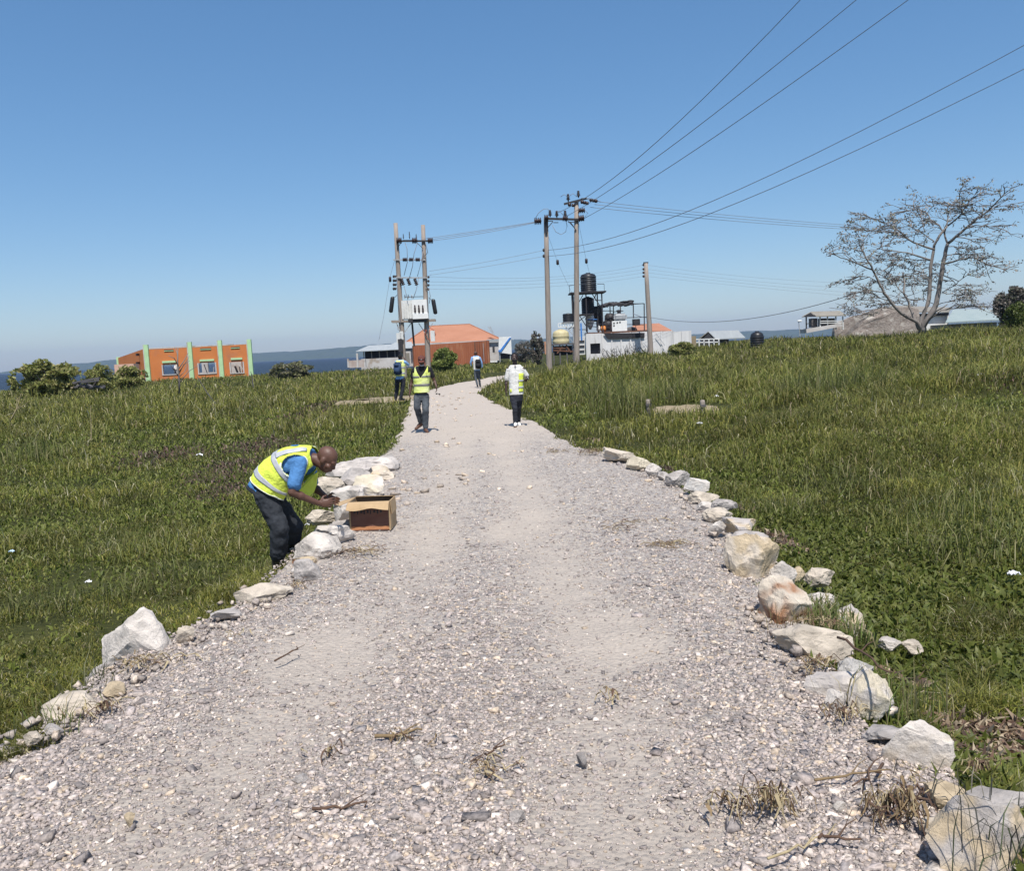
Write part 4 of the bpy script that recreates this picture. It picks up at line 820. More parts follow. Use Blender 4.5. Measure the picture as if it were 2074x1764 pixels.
# orange ruin with mint pillars
YO = 103.0; X0, X1 = at(299, 760, YO).x, at(509, 760, YO).x; zt = at(400, 700, YO).z; zb = H1((X0+X1)/2, YO)-.3; DP = 9.0
OR = thing('roofless_building', 'roofless orange building with pale green pillars and broken windows at the left', 'building', ((X0+X1)/2, YO, zb))
wins = [(311, 347, 738.5, 760), (402, 436, 735.5, 759), (466, 492, 733.5, 757)]
wins = [(329-0, 359, 739, 760), (401.5, 436, 735, 758), (466, 492, 733.5, 757)]
def wall_with(holes, x0, x1, z0, z1, Y, th, nm, m, parent, axis='x', jag_top=0, seed=0):
    """wall as boxes around rectangular holes [(xa,xb,za,zb)]"""
    b = B(); rg = random.Random(seed); xs = sorted(set([x0, x1]+[v for h in holes for v in h[:2]]))
    for a, c in zip(xs, xs[1:]):
        hs = sorted([h for h in holes if h[0] <= a+1e-6 and h[1] >= c-1e-6], key=lambda h: h[2]); z = z0
        for h in hs+[(0, 0, z1, z1)]:
            if h[2]-z > .01:
                cx = (a+c)/2
                if axis == 'x': b.box(Vector((cx, Y+th/2, (z+h[2])/2)), (c-a, th, h[2]-z))
                else: b.box(Vector((Y+th/2, cx, (z+h[2])/2)), (th, c-a, h[2]-z))
            z = h[3]
    bmesh.ops.remove_doubles(b.bm, verts=b.bm.verts, dist=.001)
    return b.out(nm, m, parent)
HL = []
for (a, b_, c, d) in wins: HL.append((at(a, c, YO).x, at(b_, c, YO).x, at((a+b_)/2, d, YO).z, at((a+b_)/2, c, YO).z))
fz = zt-.15
wall_with(HL, X0, X1, zb, fz, YO, .25, 'front_wall', 'orange_wall', OR)
bx = [(X0+1.0+i*3.1, X0+3.3+i*3.1, zb+1.0, zb+3.1) for i in range(4)]
wall_with([h for h in bx if h[1] < X1-3.7], X0, X1-3.6, zb, fz-.9, YO+DP, .25, 'back_wall', 'plaster', OR)
B().poly([Vector((X1-.3, YO+.25, zb)), Vector((X1-.3, YO+.25, fz)), Vector((X1-3.6, YO+DP, fz-.5)), Vector((X1-3.6, YO+DP, zb))], (-.25, 0, 0)).out('side_wall', 'orange_wall', OR)
# left side wall, sloping top, seen in perspective
g0 = at(297, 704, YO); g1 = at(237, 726, YO+8.5)
zl = zb
B().poly([Vector((X0, YO, zl)), Vector((X0, YO, g0.z-.1)), Vector((g1.x, YO+8.5, g1.z)), Vector((g1.x, YO+8.5, zl))], (.25, .02, 0)).out('side_wall', 'orange_wall', OR)
for i, (a, b_, tp) in enumerate([(295, 303.5, 698.5), (384, 391.5, 693), (445, 452.5, 689.5), (504.5, 512, 687.5)]):
    xa, xb = at(a, 730, YO).x, at(b_, 730, YO).x; z1 = at((a+b_)/2, tp, YO).z
    pl = B().box(Vector(((xa+xb)/2, YO-.16, (zb+z1)/2)), (xb-xa, .3, z1-zb)).out('pillar', 'mint', OR)
    B().box(Vector((xa-.045, YO-.17, (zb+z1)/2)), (.085, .34, z1-zb)).out('pillar_edge', 'plaster', pl)
B().box(Vector((g1.x+.3, YO+8.4, (zb+g1.z+.15)/2)), (.55, .4, g1.z+.15-zb)).out('pillar', 'mint', OR)
for (a, b_, y_) in ((328, 356, 733.2), (404, 433, 730), (467, 490, 727)):
    l_ = B(); wb(l_, a, b_, y_-2, y_+2, YO-.12, .14); l_.out('lintel', 'mint', OR)
for (a, b_, y_) in ((332, 351, 709.5), (405, 427, 706.5), (467, 485, 703.8)):
    l_ = B(); wb(l_, a, b_, y_-1, y_+1, YO-.05, .06); v_ = l_.out('vent_slot', 'dark_in', OR)
    l_ = B(); wb(l_, a, b_, y_+1, y_+2.2, YO-.09, .1); l_.out('ledge', 'mint', v_)
for (y_) in (718.5, 735.5):
    p = at(285, y_, YO+1.5); B().box(p+Vector((-.3, 0, 0)), (.1, 1.2, .28)).out('vent_slot', 'dark_in', OR)
rg_ = random.Random(5); b = B()
x_ = X0
while x_ < X1-1: 
    l = rg_.uniform(1.2, 2.6); b.box(Vector((x_+l/2, YO+.12, fz+.05)), (min(l, X1-x_)-.02, .27, rg_.uniform(.06, .18))); x_ += l
b.out('wall_coping', 'plaster', OR)
for i, h in enumerate(HL):
    fr = B(); w_ = .1
    fr.box(Vector(((h[0]+h[1])/2, YO-.03, h[2]+.04)), (h[1]-h[0]+.2, .1, .1)).box(Vector((h[0]-.03, YO-.03, (h[2]+h[3])/2)), (.14, .08, h[3]-h[2])).box(Vector((h[1]+.03, YO-.03, (h[2]+h[3])/2)), (.14, .08, h[3]-h[2]))
    o_ = fr.out('window', 'plaster', OR)
    for j in range(3):
        xx = rg_.uniform(h[0]+.3, h[1]-.3); B().bar(Vector((xx, YO+rg_.uniform(.6, 3), h[2]-.6)), Vector((xx+rg_.uniform(-.6, .6), YO+rg_.uniform(.6, 3), h[3]-rg_.uniform(0, .6))), rg_.uniform(.12, .4), .06).out('debris_panel', 'plaster', o_)
# pinkish rubble wall and door shadow
b = B(); wb(b, 231, 270, 738, 760, YO-6, 1.5); o = b.out('rubble_wall', mat('pink_plaster', (.55, .33, .24), .9, c2=(.62, .42, .32), scale=1)); crumple(o, .1, 1.0); tag(o, 'low pinkish wall fragment left of the orange building', 'wall')
# container, hipped roof house, shack
YC = 117.0; zc = at(915, 736, YC).z-.4
b = B(); Lx, Rx = at(836, 710, YC).x, at(962, 710, YC).x; cz1 = at(836, 701.5, YC).z; cz2 = at(962, 693, YC).z
def corr(b, p0, p1, z0, z1a, z1b, pitch=.28, amp=.05):
    p0, p1 = V3(p0), V3(p1); n_ = int((p1-p0).length/pitch*2); d = (p1-p0).normalized(); nrm = Vector((d.y, -d.x, 0)); pr = None
    for i in range(n_+1):
        t_ = i/n_; q = p0.lerp(p1, t_)+nrm*(amp if (i//1) % 2 else 0); zz = z1a+(z1b-z1a)*t_
        v = (b.bm.verts.new((q.x, q.y, z0)), b.bm.verts.new((q.x, q.y, zz)), )
        if pr: b.bm.faces.new((pr[0], v[0], v[1], pr[1]))
        pr = v
CT = thing('shipping_container', 'rusty orange corrugated container behind the bush at the road\'s end', 'container', ((Lx+Rx)/2, YC, zc))
b = B(); corr(b, (Lx, YC, 0), (Rx, YC, 0), zc, cz1, cz2); b.out('long_side', 'container', CT)
Ex = at(990, 700, YC).x; b = B(); corr(b, (Rx, YC, 0), (Ex, YC+2.6, 0), zc, cz2, at(990, 690, YC+2.6).z, .5, .08); b.out('end_doors', 'container', CT)
B().poly([(Lx, YC+.02, cz1), (Rx, YC+.02, cz2), (Ex, YC+2.6, cz2+.1), (Lx+1.5, YC+2.7, cz1)], (0, 0, .06)).out('top_panel', 'container', CT)
B().bar((Rx, YC-.06, zc), (Rx, YC-.06, cz2), .16).out('corner_post', 'brown_metal', CT)
for x_ in (970, 978): B().bar(at(x_, 696, YC+1), at(x_+2, 733, YC+1), .05).out('lock_rod', 'tin', CT)
B().bar((Lx, YC-.08, zc), (Lx, YC-.08, cz1+.05), .14).out('corner_post', 'brown_metal', CT)
YH = 128.0
HH = thing('hipped_roof_house', 'white house with an orange hipped sheet roof behind the container', 'house', (at(920, 730, YH).x, YH, zc))
e = [at(815, 697.5, YH), at(1018, 689.5, YH)]; ez = (e[0].z+e[1].z)/2; rl, rr_ = at(868, 662, YH+5), at(951, 657, YH+5); rz = rr_.z
ex0, ex1 = e[0].x, e[1].x
bm = bmesh.new(); v = [bm.verts.new(p) for p in ((ex0, YH, ez), (ex1, YH, ez), (ex1, YH+11, ez), (ex0, YH+11, ez), (rl.x, YH+5.5, rz), (rr_.x, YH+5.5, rz))]
for f in ((0, 1, 5, 4), (1, 2, 5), (2, 3, 4, 5), (3, 0, 4), (0, 3, 2, 1)): bm.faces.new([v[i] for i in f])
rf = mesh_obj('roof', bm, M['roof_orange'], HH)
B().bar((rr_.x, YH+5.5, rz), (ex1, YH, ez+.03), .12).bar((rr_.x, YH+5.5, rz+.03), (rl.x, YH+5.5, rz+.03), .14).bar((rl.x, YH+5.5, rz+.03), (ex0, YH, ez+.03), .12).out('ridge_cap', 'roof_orange', rf)
B().bar((ex0, YH-.05, ez-.08), (ex1, YH-.05, ez-.08), .06, .25).out('fascia', 'plaster', HH)
B().box(Vector(((ex0+ex1)/2, YH+5.6, (ez+zc)/2-.05)), (ex1-ex0-2.0, 9.6, ez-zc-.1)).out('wall', 'white_paint', HH)
wx_ = at(1003, 700, YH).x; B().box(Vector((wx_, YH+.75, at(1003, 703, YH).z)), (.35, .1, .9)).out('window', 'dark_in', HH)
# projecting white store and sign board
b = B(); c, s = wbox(988.5, 1008.5, 691.5, 731, 121, 4); ST = thing('white_store', 'small white block building between container and sign board', 'building', (c.x, 121, zc))
B().box(c, s).out('wall', 'plaster', ST); B().box(Vector((c.x, 120.95, c.z+.3)), (.3, .08, .7)).out('window', 'dark_in', ST); B().bar((c.x-s.x/2-.2, 120.7, c.z+s.z/2+.08), (c.x+s.x/2+.2, 120.7, c.z+s.z/2+.08), .12, .4).out('roof_edge', 'tin', ST)
SB = thing('sign_board', 'white board with a slanting blue stripe right of the hipped roof house', 'sign board', at(1024, 715, 119))
P_ = [at(1010, 683, 119), at(1034.5, 682, 119), at(1036, 718, 119), at(1009, 714, 119)]
B().poly(P_, (0, .15, 0)).out('panel', 'white_paint', SB)
B().poly([at(1031, 684.5, 118.9), at(1035, 684, 118.9), at(1014.5, 713.5, 118.9), at(1008.5, 713, 118.9), at(1009.5, 709, 118.9), at(1012.5, 709, 118.9)], (0, .07, 0)).out('stripe', 'blue_paint', SB)
B().bar(at(1012, 714, 119.2), at(1012.5, 738, 119.2), .12).out('post', 'grey_metal', SB); B().bar(at(1033, 716, 119.2), at(1033.5, 736, 119.2), .12).out('post', 'grey_metal', SB)
b = B(); wb(b, 1012, 1032, 716, 727, 120, 1.5); tag(b.out('parked_cart', 'dark_metal'), 'dark low cart under the white sign board', 'cart')
b = B(); b.bar(at(988, 662, YH), at(998, 677, YH), .1).bar(at(991.5, 661, YH), at(1000, 677, YH), .1)
for t_ in (.2, .5, .8): b.bar(at(988+10*t_, 662+15*t_, YH), at(991.5+8.5*t_, 661+16*t_, YH), .06)
tag(b.out('ladder', 'grey_metal'), 'small ladder leaning above the right end of the orange roof', 'ladder')
# left shack with tin roof
YK = 112.0; zk = at(765, 742, YK).z-.4
SH = thing('tin_roof_shack', 'low pale shack with lean-to tin roof and dark open strip, left of the mast', 'shack', (at(765, 742, YK).x, YK, zk))
xa, xb = at(730, 720, YK).x, at(806, 720, YK).x; z1 = at(768, 726, YK).z; z2 = at(768, 711, YK).z
B().box(Vector(((xa+xb)/2, YK+2, (zk+z1)/2)), (xb-xa, 4, z1-zk)).out('wall', 'plaster', SH)
B().box(Vector(((xa+xb)/2+.2, YK+2.3, (z1+z2)/2)), (xb-xa-.5, 3.3, z2-z1)).out('opening', 'dark_in', SH)
B().poly([Vector((xa-.5, YK-.5, z2+.02)), Vector((xb+.4, YK-.5, z2+.02)), Vector((xb+.2, YK+4.6, z2+.75)), Vector((xa+.4, YK+4.6, z2+.75))], (0, 0, .07)).out('roof', 'tin', SH)
for i in range(5): x_ = xa+.4+(xb-xa-.8)*i/4; B().bar((x_, YK+.1, z1), (x_, YK+.1, z2), .1).out('roof_post', 'wood_pole', SH)
WR = thing('white_roof_building', 'pale roofed building directly behind the tin roof shack', 'building', (at(800, 705, 124).x, 124, zk))
x0_, x1_ = at(786, 705, 124).x, at(838, 700, 124).x; zz = at(812, 705, 124).z
B().box(Vector(((x0_+x1_)/2, 127, (zk+zz)/2)), (x1_-x0_, 5, zz-zk)).out('wall', 'plaster', WR)
B().poly([at(772, 708, 123.5), at(838, 706, 123.5), at(833, 694, 128), at(803, 694, 128)], (0, 0, .1)).out('roof', 'tin', WR)
b = B(); c, s = wbox(814, 831, 712, 737, 116.5, 2); SD = thing('white_hut', 'narrow white hut wall squeezed between shack and container', 'hut', (c.x, 116.5, zc)); B().box(c, s).out('wall', 'plaster', SD); B().box(Vector((c.x+.1, 116.45, c.z-.2)), (.6, .1, 1.6)).out('door', 'tin_brown', SD)
LW = thing('low_brick_wall', 'low rendered wall with two stub pillars left of the shack', 'wall', at(721, 742, 106))
b = B(); wb(b, 703, 740, 730, 745, 106, .3); b.out('wall', mat('brick_render', (.36, .27, .23), .9, c2=(.5, .45, .42), scale=1.2), LW)
for a, w_, t_ in ((704, 3, 727), (722.5, 3.4, 716), (738, 3, 727)):
    b = B(); wb(b, a-w_/2, a+w_/2, t_, 745, 105.8, .35); b.out('pillar', 'plaster', LW)
# ------------------------------------------------------------------ water works compound
YW = 96.0
def grnd(px, py, Y): p = at(px, py, Y); return H1(p.x, Y)
zw = min(grnd(1200, 700, YW), grnd(1380, 700, YW))-.4
WL = thing('compound_wall', 'long stained white compound wall with dark recess behind the poles', 'wall', (at(1292, 700, YW).x, YW, zw))
def wz(px, py, Y=YW): return at(px, py, Y).z
xs = [1185.8, 1211, 1222, 1306, 1332, 1400]
for a, b_, t_ in ((1185.8, 1217.5, 676), (1217.5, 1316, 674), (1316, 1362, 671.5), (1362, 1400, 671)):
    xa, xb = at(a, 690, YW).x, at(b_, 690, YW).x; z1 = wz((a+b_)/2, t_)
    if a < 1190: 
        h = (at(1194.8, 705, YW).x, at(1215, 705, YW).x, wz(1205, 717), wz(1205, 696)); wall_with([h], xa, xb, zw, z1, YW-.2, .5, 'wall_panel', 'white_wall', WL)
        B().box(Vector(((h[0]+h[1])/2, YW+.45, (h[2]+h[3])/2)), (h[1]-h[0]+.2, .1, h[3]-h[2]+.2)).out('recess', 'dark_in', WL)
    else:
        b = B(); n_ = int((xb-xa)/.9)
        b.box(Vector(((xa+xb)/2, YW+.16, (zw+z1)/2)), (xb-xa-.01, .3, z1-zw)); o_ = b.out('wall_panel', 'white_wall', WL)
        b = B()
        for i in range(n_+1): b.box(Vector((xa+.1+(xb-xa-.2)*i/n_, YW-.03, (zw+z1)/2+.02)), (.14, .12, z1-zw))
        b.out('ribs', 'white_wall', o_)
B().ell(at(1358.4, 705, YW-.15), (.3, .12, .3)).out('pipe_hole', 'dark_in', WL)
for a, b_ in (((1186, 671), (1400, 671)),): pass
b = B(); b.poly([at(1222, 675.5, YW-.22), at(1305, 674.5, YW-.22), at(1305, 684, YW-.18), at(1230, 687, YW-.18)], (0, .1, 0)); b.out('awning', 'tarp', WL)
b = B(); 
for a in (1311, 1324): pass
B().bar(at(1328, 676, YW-.3), at(1346, 700, YW-.3), .05).out('brace', 'grey_metal', WL)
# dry weeds on the wall foot
for k in range(13):
    px = 1222+k*7.2+(k % 3)*2; 
    if px > 1340: px = 1340+(k-12)*5
    p = at(px, 718, YW-1.4); z0_ = H1(p.x, p.y); rg_ = random.Random(k); root = thing('wall_weed', ['leftmost', 'second', 'third', 'fourth', 'fifth', 'sixth', 'seventh', 'eighth', 'ninth', 'tenth', 'eleventh', 'twelfth', 'last'][k]+' of the dark leggy weeds before the white wall', 'weed', (p.x, p.y, z0_), 'leggy weeds before the white wall')
    b = B(); lv = B()
    for j in range(3):
        a = rg_.uniform(-.6, .6); L_ = rg_.uniform(.7, 1.5); pts = [Vector((p.x+a*t_*1.0+.2*math.sin(j+t_*4), p.y+rg_.uniform(-.2, .2), z0_+L_*t_)) for t_ in (0, .3, .6, 1)]
        b.tube(pts, [.035, .03, .025, .012], 4)
        for m_ in range(5):
            q = pts[1].lerp(pts[3], rg_.random())+Vector((rg_.gauss(0, .12), rg_.gauss(0, .12), 0)); d = Vector((rg_.gauss(0, 1), rg_.gauss(0, 1), rg_.gauss(0, .6))).normalized()*.13; e_ = Vector((d.y, -d.x, .3*d.x))*.5
            lv.bm.faces.new([lv.bm.verts.new(q-d), lv.bm.verts.new(q+e_), lv.bm.verts.new(q+d), lv.bm.verts.new(q-e_)])
    M.setdefault('wl', mat('weed_leaf', (.10, .11, .08), .8, bump=0)); b.out('stem', 'wood_dark', root); lv.out('leaves', 'wl', root)
# orange roof behind the compound
r2 = thing('orange_roof_house', 'house whose low orange roof shows above the white wall', 'house', (at(1315, 680, 128).x, 128, 0))
B().poly([at(1268, 673, 128), at(1362, 672, 128), at(1334, 656.5, 133), at(1285, 659, 133)], (0, 0, .12)).out('roof', 'roof_orange', r2)
c, s = wbox(1272, 1358, 673, 700, 128.5, 6); B().box(c, s).out('wall', 'plaster', r2)
# tanks
def tank(px0, px1, yt, yb, Y, label, m, ribs=8, name='water_tank', group=None, dome=.16, lid=True):
    xm = (px0+px1)/2; r = (px1-px0)/2/sc(Y); zb_ = at(xm, yb, Y).z; zt_ = at(xm, yt, Y).z; h = zt_-zb_; p = at(xm, yb, Y)
    t_ = thing(name, label, 'water tank', (p.x, p.y, zb_), group); pr = [(r*.97, 0)]
    for k in range(ribs):
        z = h*(1-dome)*(k+.5)/ribs; q = h*(1-dome)/ribs; pr += [(r*.95, z-q*.3), (r, z-q*.12), (r, z+q*.12), (r*.95, z+q*.3)]
    pr += [(r*.96, h*(1-dome)), (r*.84, h*(1-dome*.45)), (r*.5, h*(1-dome*.1)), (r*.2, h*.995)]
    B().lathe(Vector((p.x, p.y, zb_)), pr, 28).out('shell', m, t_, True)
    if lid: B().lathe(Vector((p.x, p.y, zb_+h*.985)), [(r*.3, 0), (r*.3, h*.04), (r*.1, h*.05)], 16).out('lid', m, t_, True)
    return t_
YT = 98.0
tank(1175.5, 1208, 554, 592.6, YT, 'black ribbed water tank on top of the tall tower', 'black_plastic', group='water tanks of the compound')
tank(1177.5, 1203.7, 602, 637, YT+1.2, 'black water tank on the tower\'s middle deck under the top tank', 'black_plastic', group='water tanks of the compound')
tank(1139.4, 1161.5, 635.3, 654, YT-2, 'squat black tank on the low stand left of the tower', 'black_plastic', 4, group='water tanks of the compound', dome=.06)
tank(1119, 1153, 668, 697, YT-4, 'cream yellow tank on a dark stand behind the left pole', 'cream_plastic', 2, group='water tanks of the compound', dome=.3)
tank(1519, 1547, 672, 705, 80, 'black tank standing alone in the right hand grass', 'black_plastic', 5, group='water tanks of the compound', dome=.3)
# tower frame
TW = thing('tank_tower', 'dark steel tank tower with two decks behind the tall pole', 'tower', (at(1188, 700, YT).x, YT, zw))
def deck(px0, px1, py, dep, nm, root, th=.14, Y=YT, m='dark_metal'):
    a, b_ = at(px0, py, Y).x, at(px1, py, Y).x; z = at((px0+px1)/2, py, Y).z; return B().box(Vector(((a+b_)/2, Y, z)), (b_-a, dep, th)).out(nm, m, root)
deck(1152, 1224, 594, 3.4, 'upper_deck', TW); deck(1152, 1200, 638.5, 2.6, 'lower_deck', TW)
for px, Yl in ((1157.5, YT-1.3), (1218, YT-1.3), (1160, YT+1.3), (1209, YT+1.3), (1186, YT-1.3)):
    q = at(px, 595, Yl); B().bar((q.x, Yl, q.z), (q.x, Yl, zw), .13).out('leg', 'dark_metal', TW)
for a, b_ in (((1180, 598), (1170, 616)), ((1199, 596), (1216, 622)), ((1207, 596), (1199, 612)), ((1204, 608), (1218, 609)), ((1150, 668), (1186, 640)), ((1172, 638), (1186, 660)), ((1172, 668), (1190, 668))): B().bar(at(*a, YT-1.35), at(*b_, YT-1.35), .09).out('brace', 'dark_metal', TW)
for a, b_ in (((1152, 579), (1163, 577.5)), ((1163, 577.5), (1175, 576.5)), ((1209, 575.5), (1223, 575.5))): B().bar(at(*a, YT-1.6), at(*b_, YT-1.6), .06).out('railing', 'dark_metal', TW)
for px, y0 in ((1152.5, 579), (1186, 577), (1223, 575.5)): B().bar(at(px, y0, YT-1.6), at(px+.5, 594, YT-1.6), .04).out('railing_post', 'dark_metal', TW)
B().bar(at(1176, 655, YT-1.5), at(1177.5, 690, YT-1.5), .16).out('pipe', 'blue_paint', TW)
# left stand with white ladder rail
LS = thing('tank_stand', 'white railed truss stand carrying the squat black tank', 'stand', (at(1150, 700, YT-2).x, YT-2, zw))
b = B(); 
for y_ in (654.8, 662.3): b.bar(at(1129.5, y_+.6, YT-3.1), at(1162, y_-.6, YT-3.1), .07)
for i in range(7): b.bar(at(1130+i*5.2, 655, YT-3.1), at(1130.2+i*5.2, 662.5, YT-3.1), .07)
b.out('railing', 'white_paint', LS); deck(1136, 1163, 654.5, 2.4, 'deck', LS, .1, YT-2, 'grey_metal')
for px, Yl in ((1146, YT-3), (1160, YT-3), (1146, YT-1), (1160, YT-1)): q = at(px, 662, Yl); B().bar((q.x, Yl, q.z+.3), (q.x, Yl, zw), .1).out('leg', 'grey_metal', LS)
for a, b_ in (((1147, 663), (1159, 678)), ((1159, 663), (1148, 678)), ((1147, 678), (1160, 694))): B().bar(at(*a, YT-3.1), at(*b_, YT-3.1), .06).out('brace', 'grey_metal', LS)
YS2 = thing('tank_bench', 'dark timber bench under the cream yellow tank', 'stand', (at(1138, 700, YT-4).x, YT-4, zw))
deck(1117, 1162, 697.5, 2.6, 'bench_top', YS2, .16, YT-4, 'wood_dark')
for px in (1120, 1133, 1147, 1160):
    q = at(px, 698, YT-5); B().bar((q.x, YT-5, q.z), (q.x, YT-5, zw), .14).out('leg', 'wood_dark', YS2)
for a, b_ in (((1119, 705), (1145, 706)), ((1119, 710), (1160, 712)), ((1128, 716), (1140, 700)), ((1145, 700), (1156, 714))): B().bar(at(*a, YT-5.1), at(*b_, YT-5.1), .14).out('plank', 'brown_metal', YS2)
b = B(); wb(b, 1120, 1158, 701, 720, YT-3.6, 1.2); b.out('storage_crate', 'dark_in', YS2)
b = B(); wb(b, 1102, 1108, 692, 718, 90, .6); tag(b.out('brick_pillar', 'brick'), 'orange brick pillar just left of the left junction pole', 'pillar')
# workshop frame on the wall
YF = 98.5; WF = thing('workshop_frame', 'open steel frame with sagging black tarpaulin roof above the white wall', 'shelter', (at(1245, 674, YF).x, YF, wz(1245, 674)))
def fp(px, py, back=0): return at(px, py, YF+back)
posts = [(1186.5, 624, 673, 0), (1210, 620, 675, -1.2), (1234.7, 618, 640, 2.2), (1255.8, 616, 673, 0), (1281.9, 616, 645, 2.2), (1304, 615, 674, -1.2), (1241.5, 620, 640, 2.4)]
for px, a, b_, k in posts: B().bar(fp(px, a, k), fp(px+.6, b_, k), .11).out('post', 'dark_metal', WF)
for a, b_, k in (((1186, 625), (1282, 613), 0), ((1210, 621), (1304, 615), -1.2), ((1282, 615.5), (1304, 615.3), -1.2), ((1240, 632), (1262, 630), 2), ((1262, 644), (1311, 642.5), 0), ((1210, 657), (1304, 658), -1.2), ((1186, 649), (1210, 649), -.5), ((1186, 655), (1210, 656), -.5), ((1186, 661), (1235, 664), -.5), ((1189, 630), (1240, 630), 2)):
    B().bar(fp(*a, k), fp(*b_, k), .08).out('rail', 'dark_metal', WF)
B().bar(fp(1186, 647.5, -1), fp(1210, 647, -1), .08).out('pipe', 'blue_paint', WF)
deck(1186, 1306, 674.3, 3.4, 'floor', WF, .26, YF, 'brown_metal')
# tarpaulin
b = B(); n_ = 22; Vv = {}
for i in range(n_+1):
    t_ = i/n_; py = 623.5-12.5*t_+2.2*math.sin(t_*9)-1.2*math.sin(t_*3.1)
    for j in range(4):
        q = at(1184.5+98*t_, py, YF+.2+j*.8); q.z += .12*math.sin(i*1.3+j*2)
        Vv[i, j] = q
th = lambda i: .22+.10*math.sin(min(1, i/n_)*math.pi)+.05*math.sin(i*2.1)
T_ = {k: b.bm.verts.new(v) for k, v in Vv.items()}; Bt = {k: b.bm.verts.new(v-Vector((0, 0, th(k[0])))) for k, v in Vv.items()}
for i in range(n_):
    for j in range(3):
        b.bm.faces.new((T_[i, j], T_[i+1, j], T_[i+1, j+1], T_[i, j+1])); b.bm.faces.new((Bt[i, j], Bt[i, j+1], Bt[i+1, j+1], Bt[i+1, j]))
    for j in (0, 3): b.bm.faces.new((T_[i, j], Bt[i, j], Bt[i+1, j], T_[i+1, j]))
for i in (0, n_):
    for j in range(3): b.bm.faces.new((T_[i, j], T_[i, j+1], Bt[i, j+1], Bt[i, j]))
b.out('tarpaulin', 'tarp', WF, True)
tag(B().ell(at(1266, 611.5, YF+1), (.7, .5, .12)).ell(at(1276, 610.5, YF+.8), (.45, .4, .15)).out('rolled_tarpaulin', 'tarp', None, True), 'bundle of dark sheeting lying on the tarpaulin\'s right end', 'bundle')
# hopper and machines
HP = thing('hopper', 'dark conical hopper with white lower cone under the tarpaulin', 'machine', fp(1198, 673, 1))
q = fp(1203, 627, 1); 
B().lathe(Vector((q.x, q.y, fp(1203, 652, 1).z)), [(.35, 0), (.95, 1.0), (1.0, 1.45), (.98, 1.5)], 20).out('upper_cone', 'tarp', HP, True)
q = fp(1195, 668, .4); B().lathe(q, [(.12, 0), (.35, .5), (.55, 1.2), (.42, 1.7), (.2, 2.0)], 16).out('lower_cone', 'white_paint', HP, True)
q = fp(1214, 655, 1); B().box(q+Vector((0, 0, .6)), (.7, .8, 2.2)).out('duct', 'tarp', HP)
MC = thing('machine', 'white machine cabinet with grey top housing in the workshop frame', 'machine', fp(1252, 673))
c, s = wbox(1239, 1269, 650, 671, YF-1.5, 1.3); B().box(c, s).out('cabinet', 'white_paint', MC)
c, s = wbox(1243, 1269.5, 635, 650, YF-1.55, 1.4); bb = B().box(c, s); bmesh.ops.bevel(bb.bm, geom=bb.bm.edges[:], offset=.2, segments=3, affect='EDGES'); bb.out('housing', 'grey_metal', MC)
B().lathe(fp(1253, 636, -1), [(.2, 0), (.2, .2), (.28, .24), (.28, .4), (.05, .45)], 12).out('filler_cap', 'dark_metal', MC)
for px, py in ((1243, 655), (1249.5, 654), (1255, 653), (1243, 660)): B().lathe(fp(px, py, -1.5), [(.05, 0), (.09, .03), (.05, .06)], 10, Vector((0, -1, 0))).out('gauge', 'dark_metal', MC)
for x_ in (1240, 1252, 1266): c, s = wbox(x_, x_+2.5, 670, 674, YF-1.4, .5); B().box(c, s).out('foot', 'white_paint', MC)
EN = thing('engine', 'dark pump engine with pipe loop between hopper and white machine', 'machine', fp(1230, 673))
B().tube([fp(1226, 655), fp(1226, 640), fp(1228, 637), fp(1240, 637), fp(1241.5, 642), fp(1241.5, 650)], .12, 8).out('pipe_loop', 'dark_metal', EN, True)
B().ell(fp(1235, 645), (.55, .5, .55)).ell(fp(1231, 658), (.7, .5, .6)).box(fp(1234, 667), (1.3, .8, .6)).out('block', 'dark_metal', EN)
B().lathe(fp(1216, 667, -.5), [(.1, 0), (.34, .1), (.36, .5), (.1, .6)], 14, Vector((1, 0, 0))).out('motor', mat('orange_motor', (.6, .22, .05), .5), EN, True)
B().ell(fp(1212, 666, -.5), (.3, .3, .35)).out('motor_end', 'white_paint', EN, True)
B().box(fp(1258, 671, -.9), (2.2, .6, .35)).ell(fp(1278, 669, -.3), (.7, .4, .4)).out('scrap_pile', 'wood_dark', EN)
CB = thing('control_box', 'square black box fan hanging on the right of the workshop frame', 'box', fp(1288, 660, -1.1)); c, s = wbox(1280.5, 1295.5, 646.5, 659.5, YF-1.3, .35); B().box(c, s).out('casing', 'black_plastic', CB)
B().lathe(c+Vector((0, -.2, 0)), [(.3, 0), (.32, .03), (.05, .04)], 16, Vector((0, -1, 0))).out('grille', 'dark_metal', CB); B().bar(fp(1287, 660, -1.2), fp(1287.3, 673, -1.2), .06).out('stalk', 'brown_metal', CB)
B().bar(at(1282, 636, YF), at(1296, 641, YF), .05).out('conduit', 'wire', CB)
for a, b_, l in (((1163, 700), (1186, 720), 'grey machinery box between the tank bench and white wall'),):
    MB_ = thing('pump_housing', l, 'machine', at(1174, 718, YW)); c, s = wbox(1165, 1184, 682, 719, YW+.5, 1.5); B().box(c, s).out('casing', 'pale_paint', MB_)
    for y_ in (690, 700, 710): c, s = wbox(1166, 1183, y_, y_+3, YW+.4, .1); B().box(c, s).out('louvre', 'dark_in', MB_)
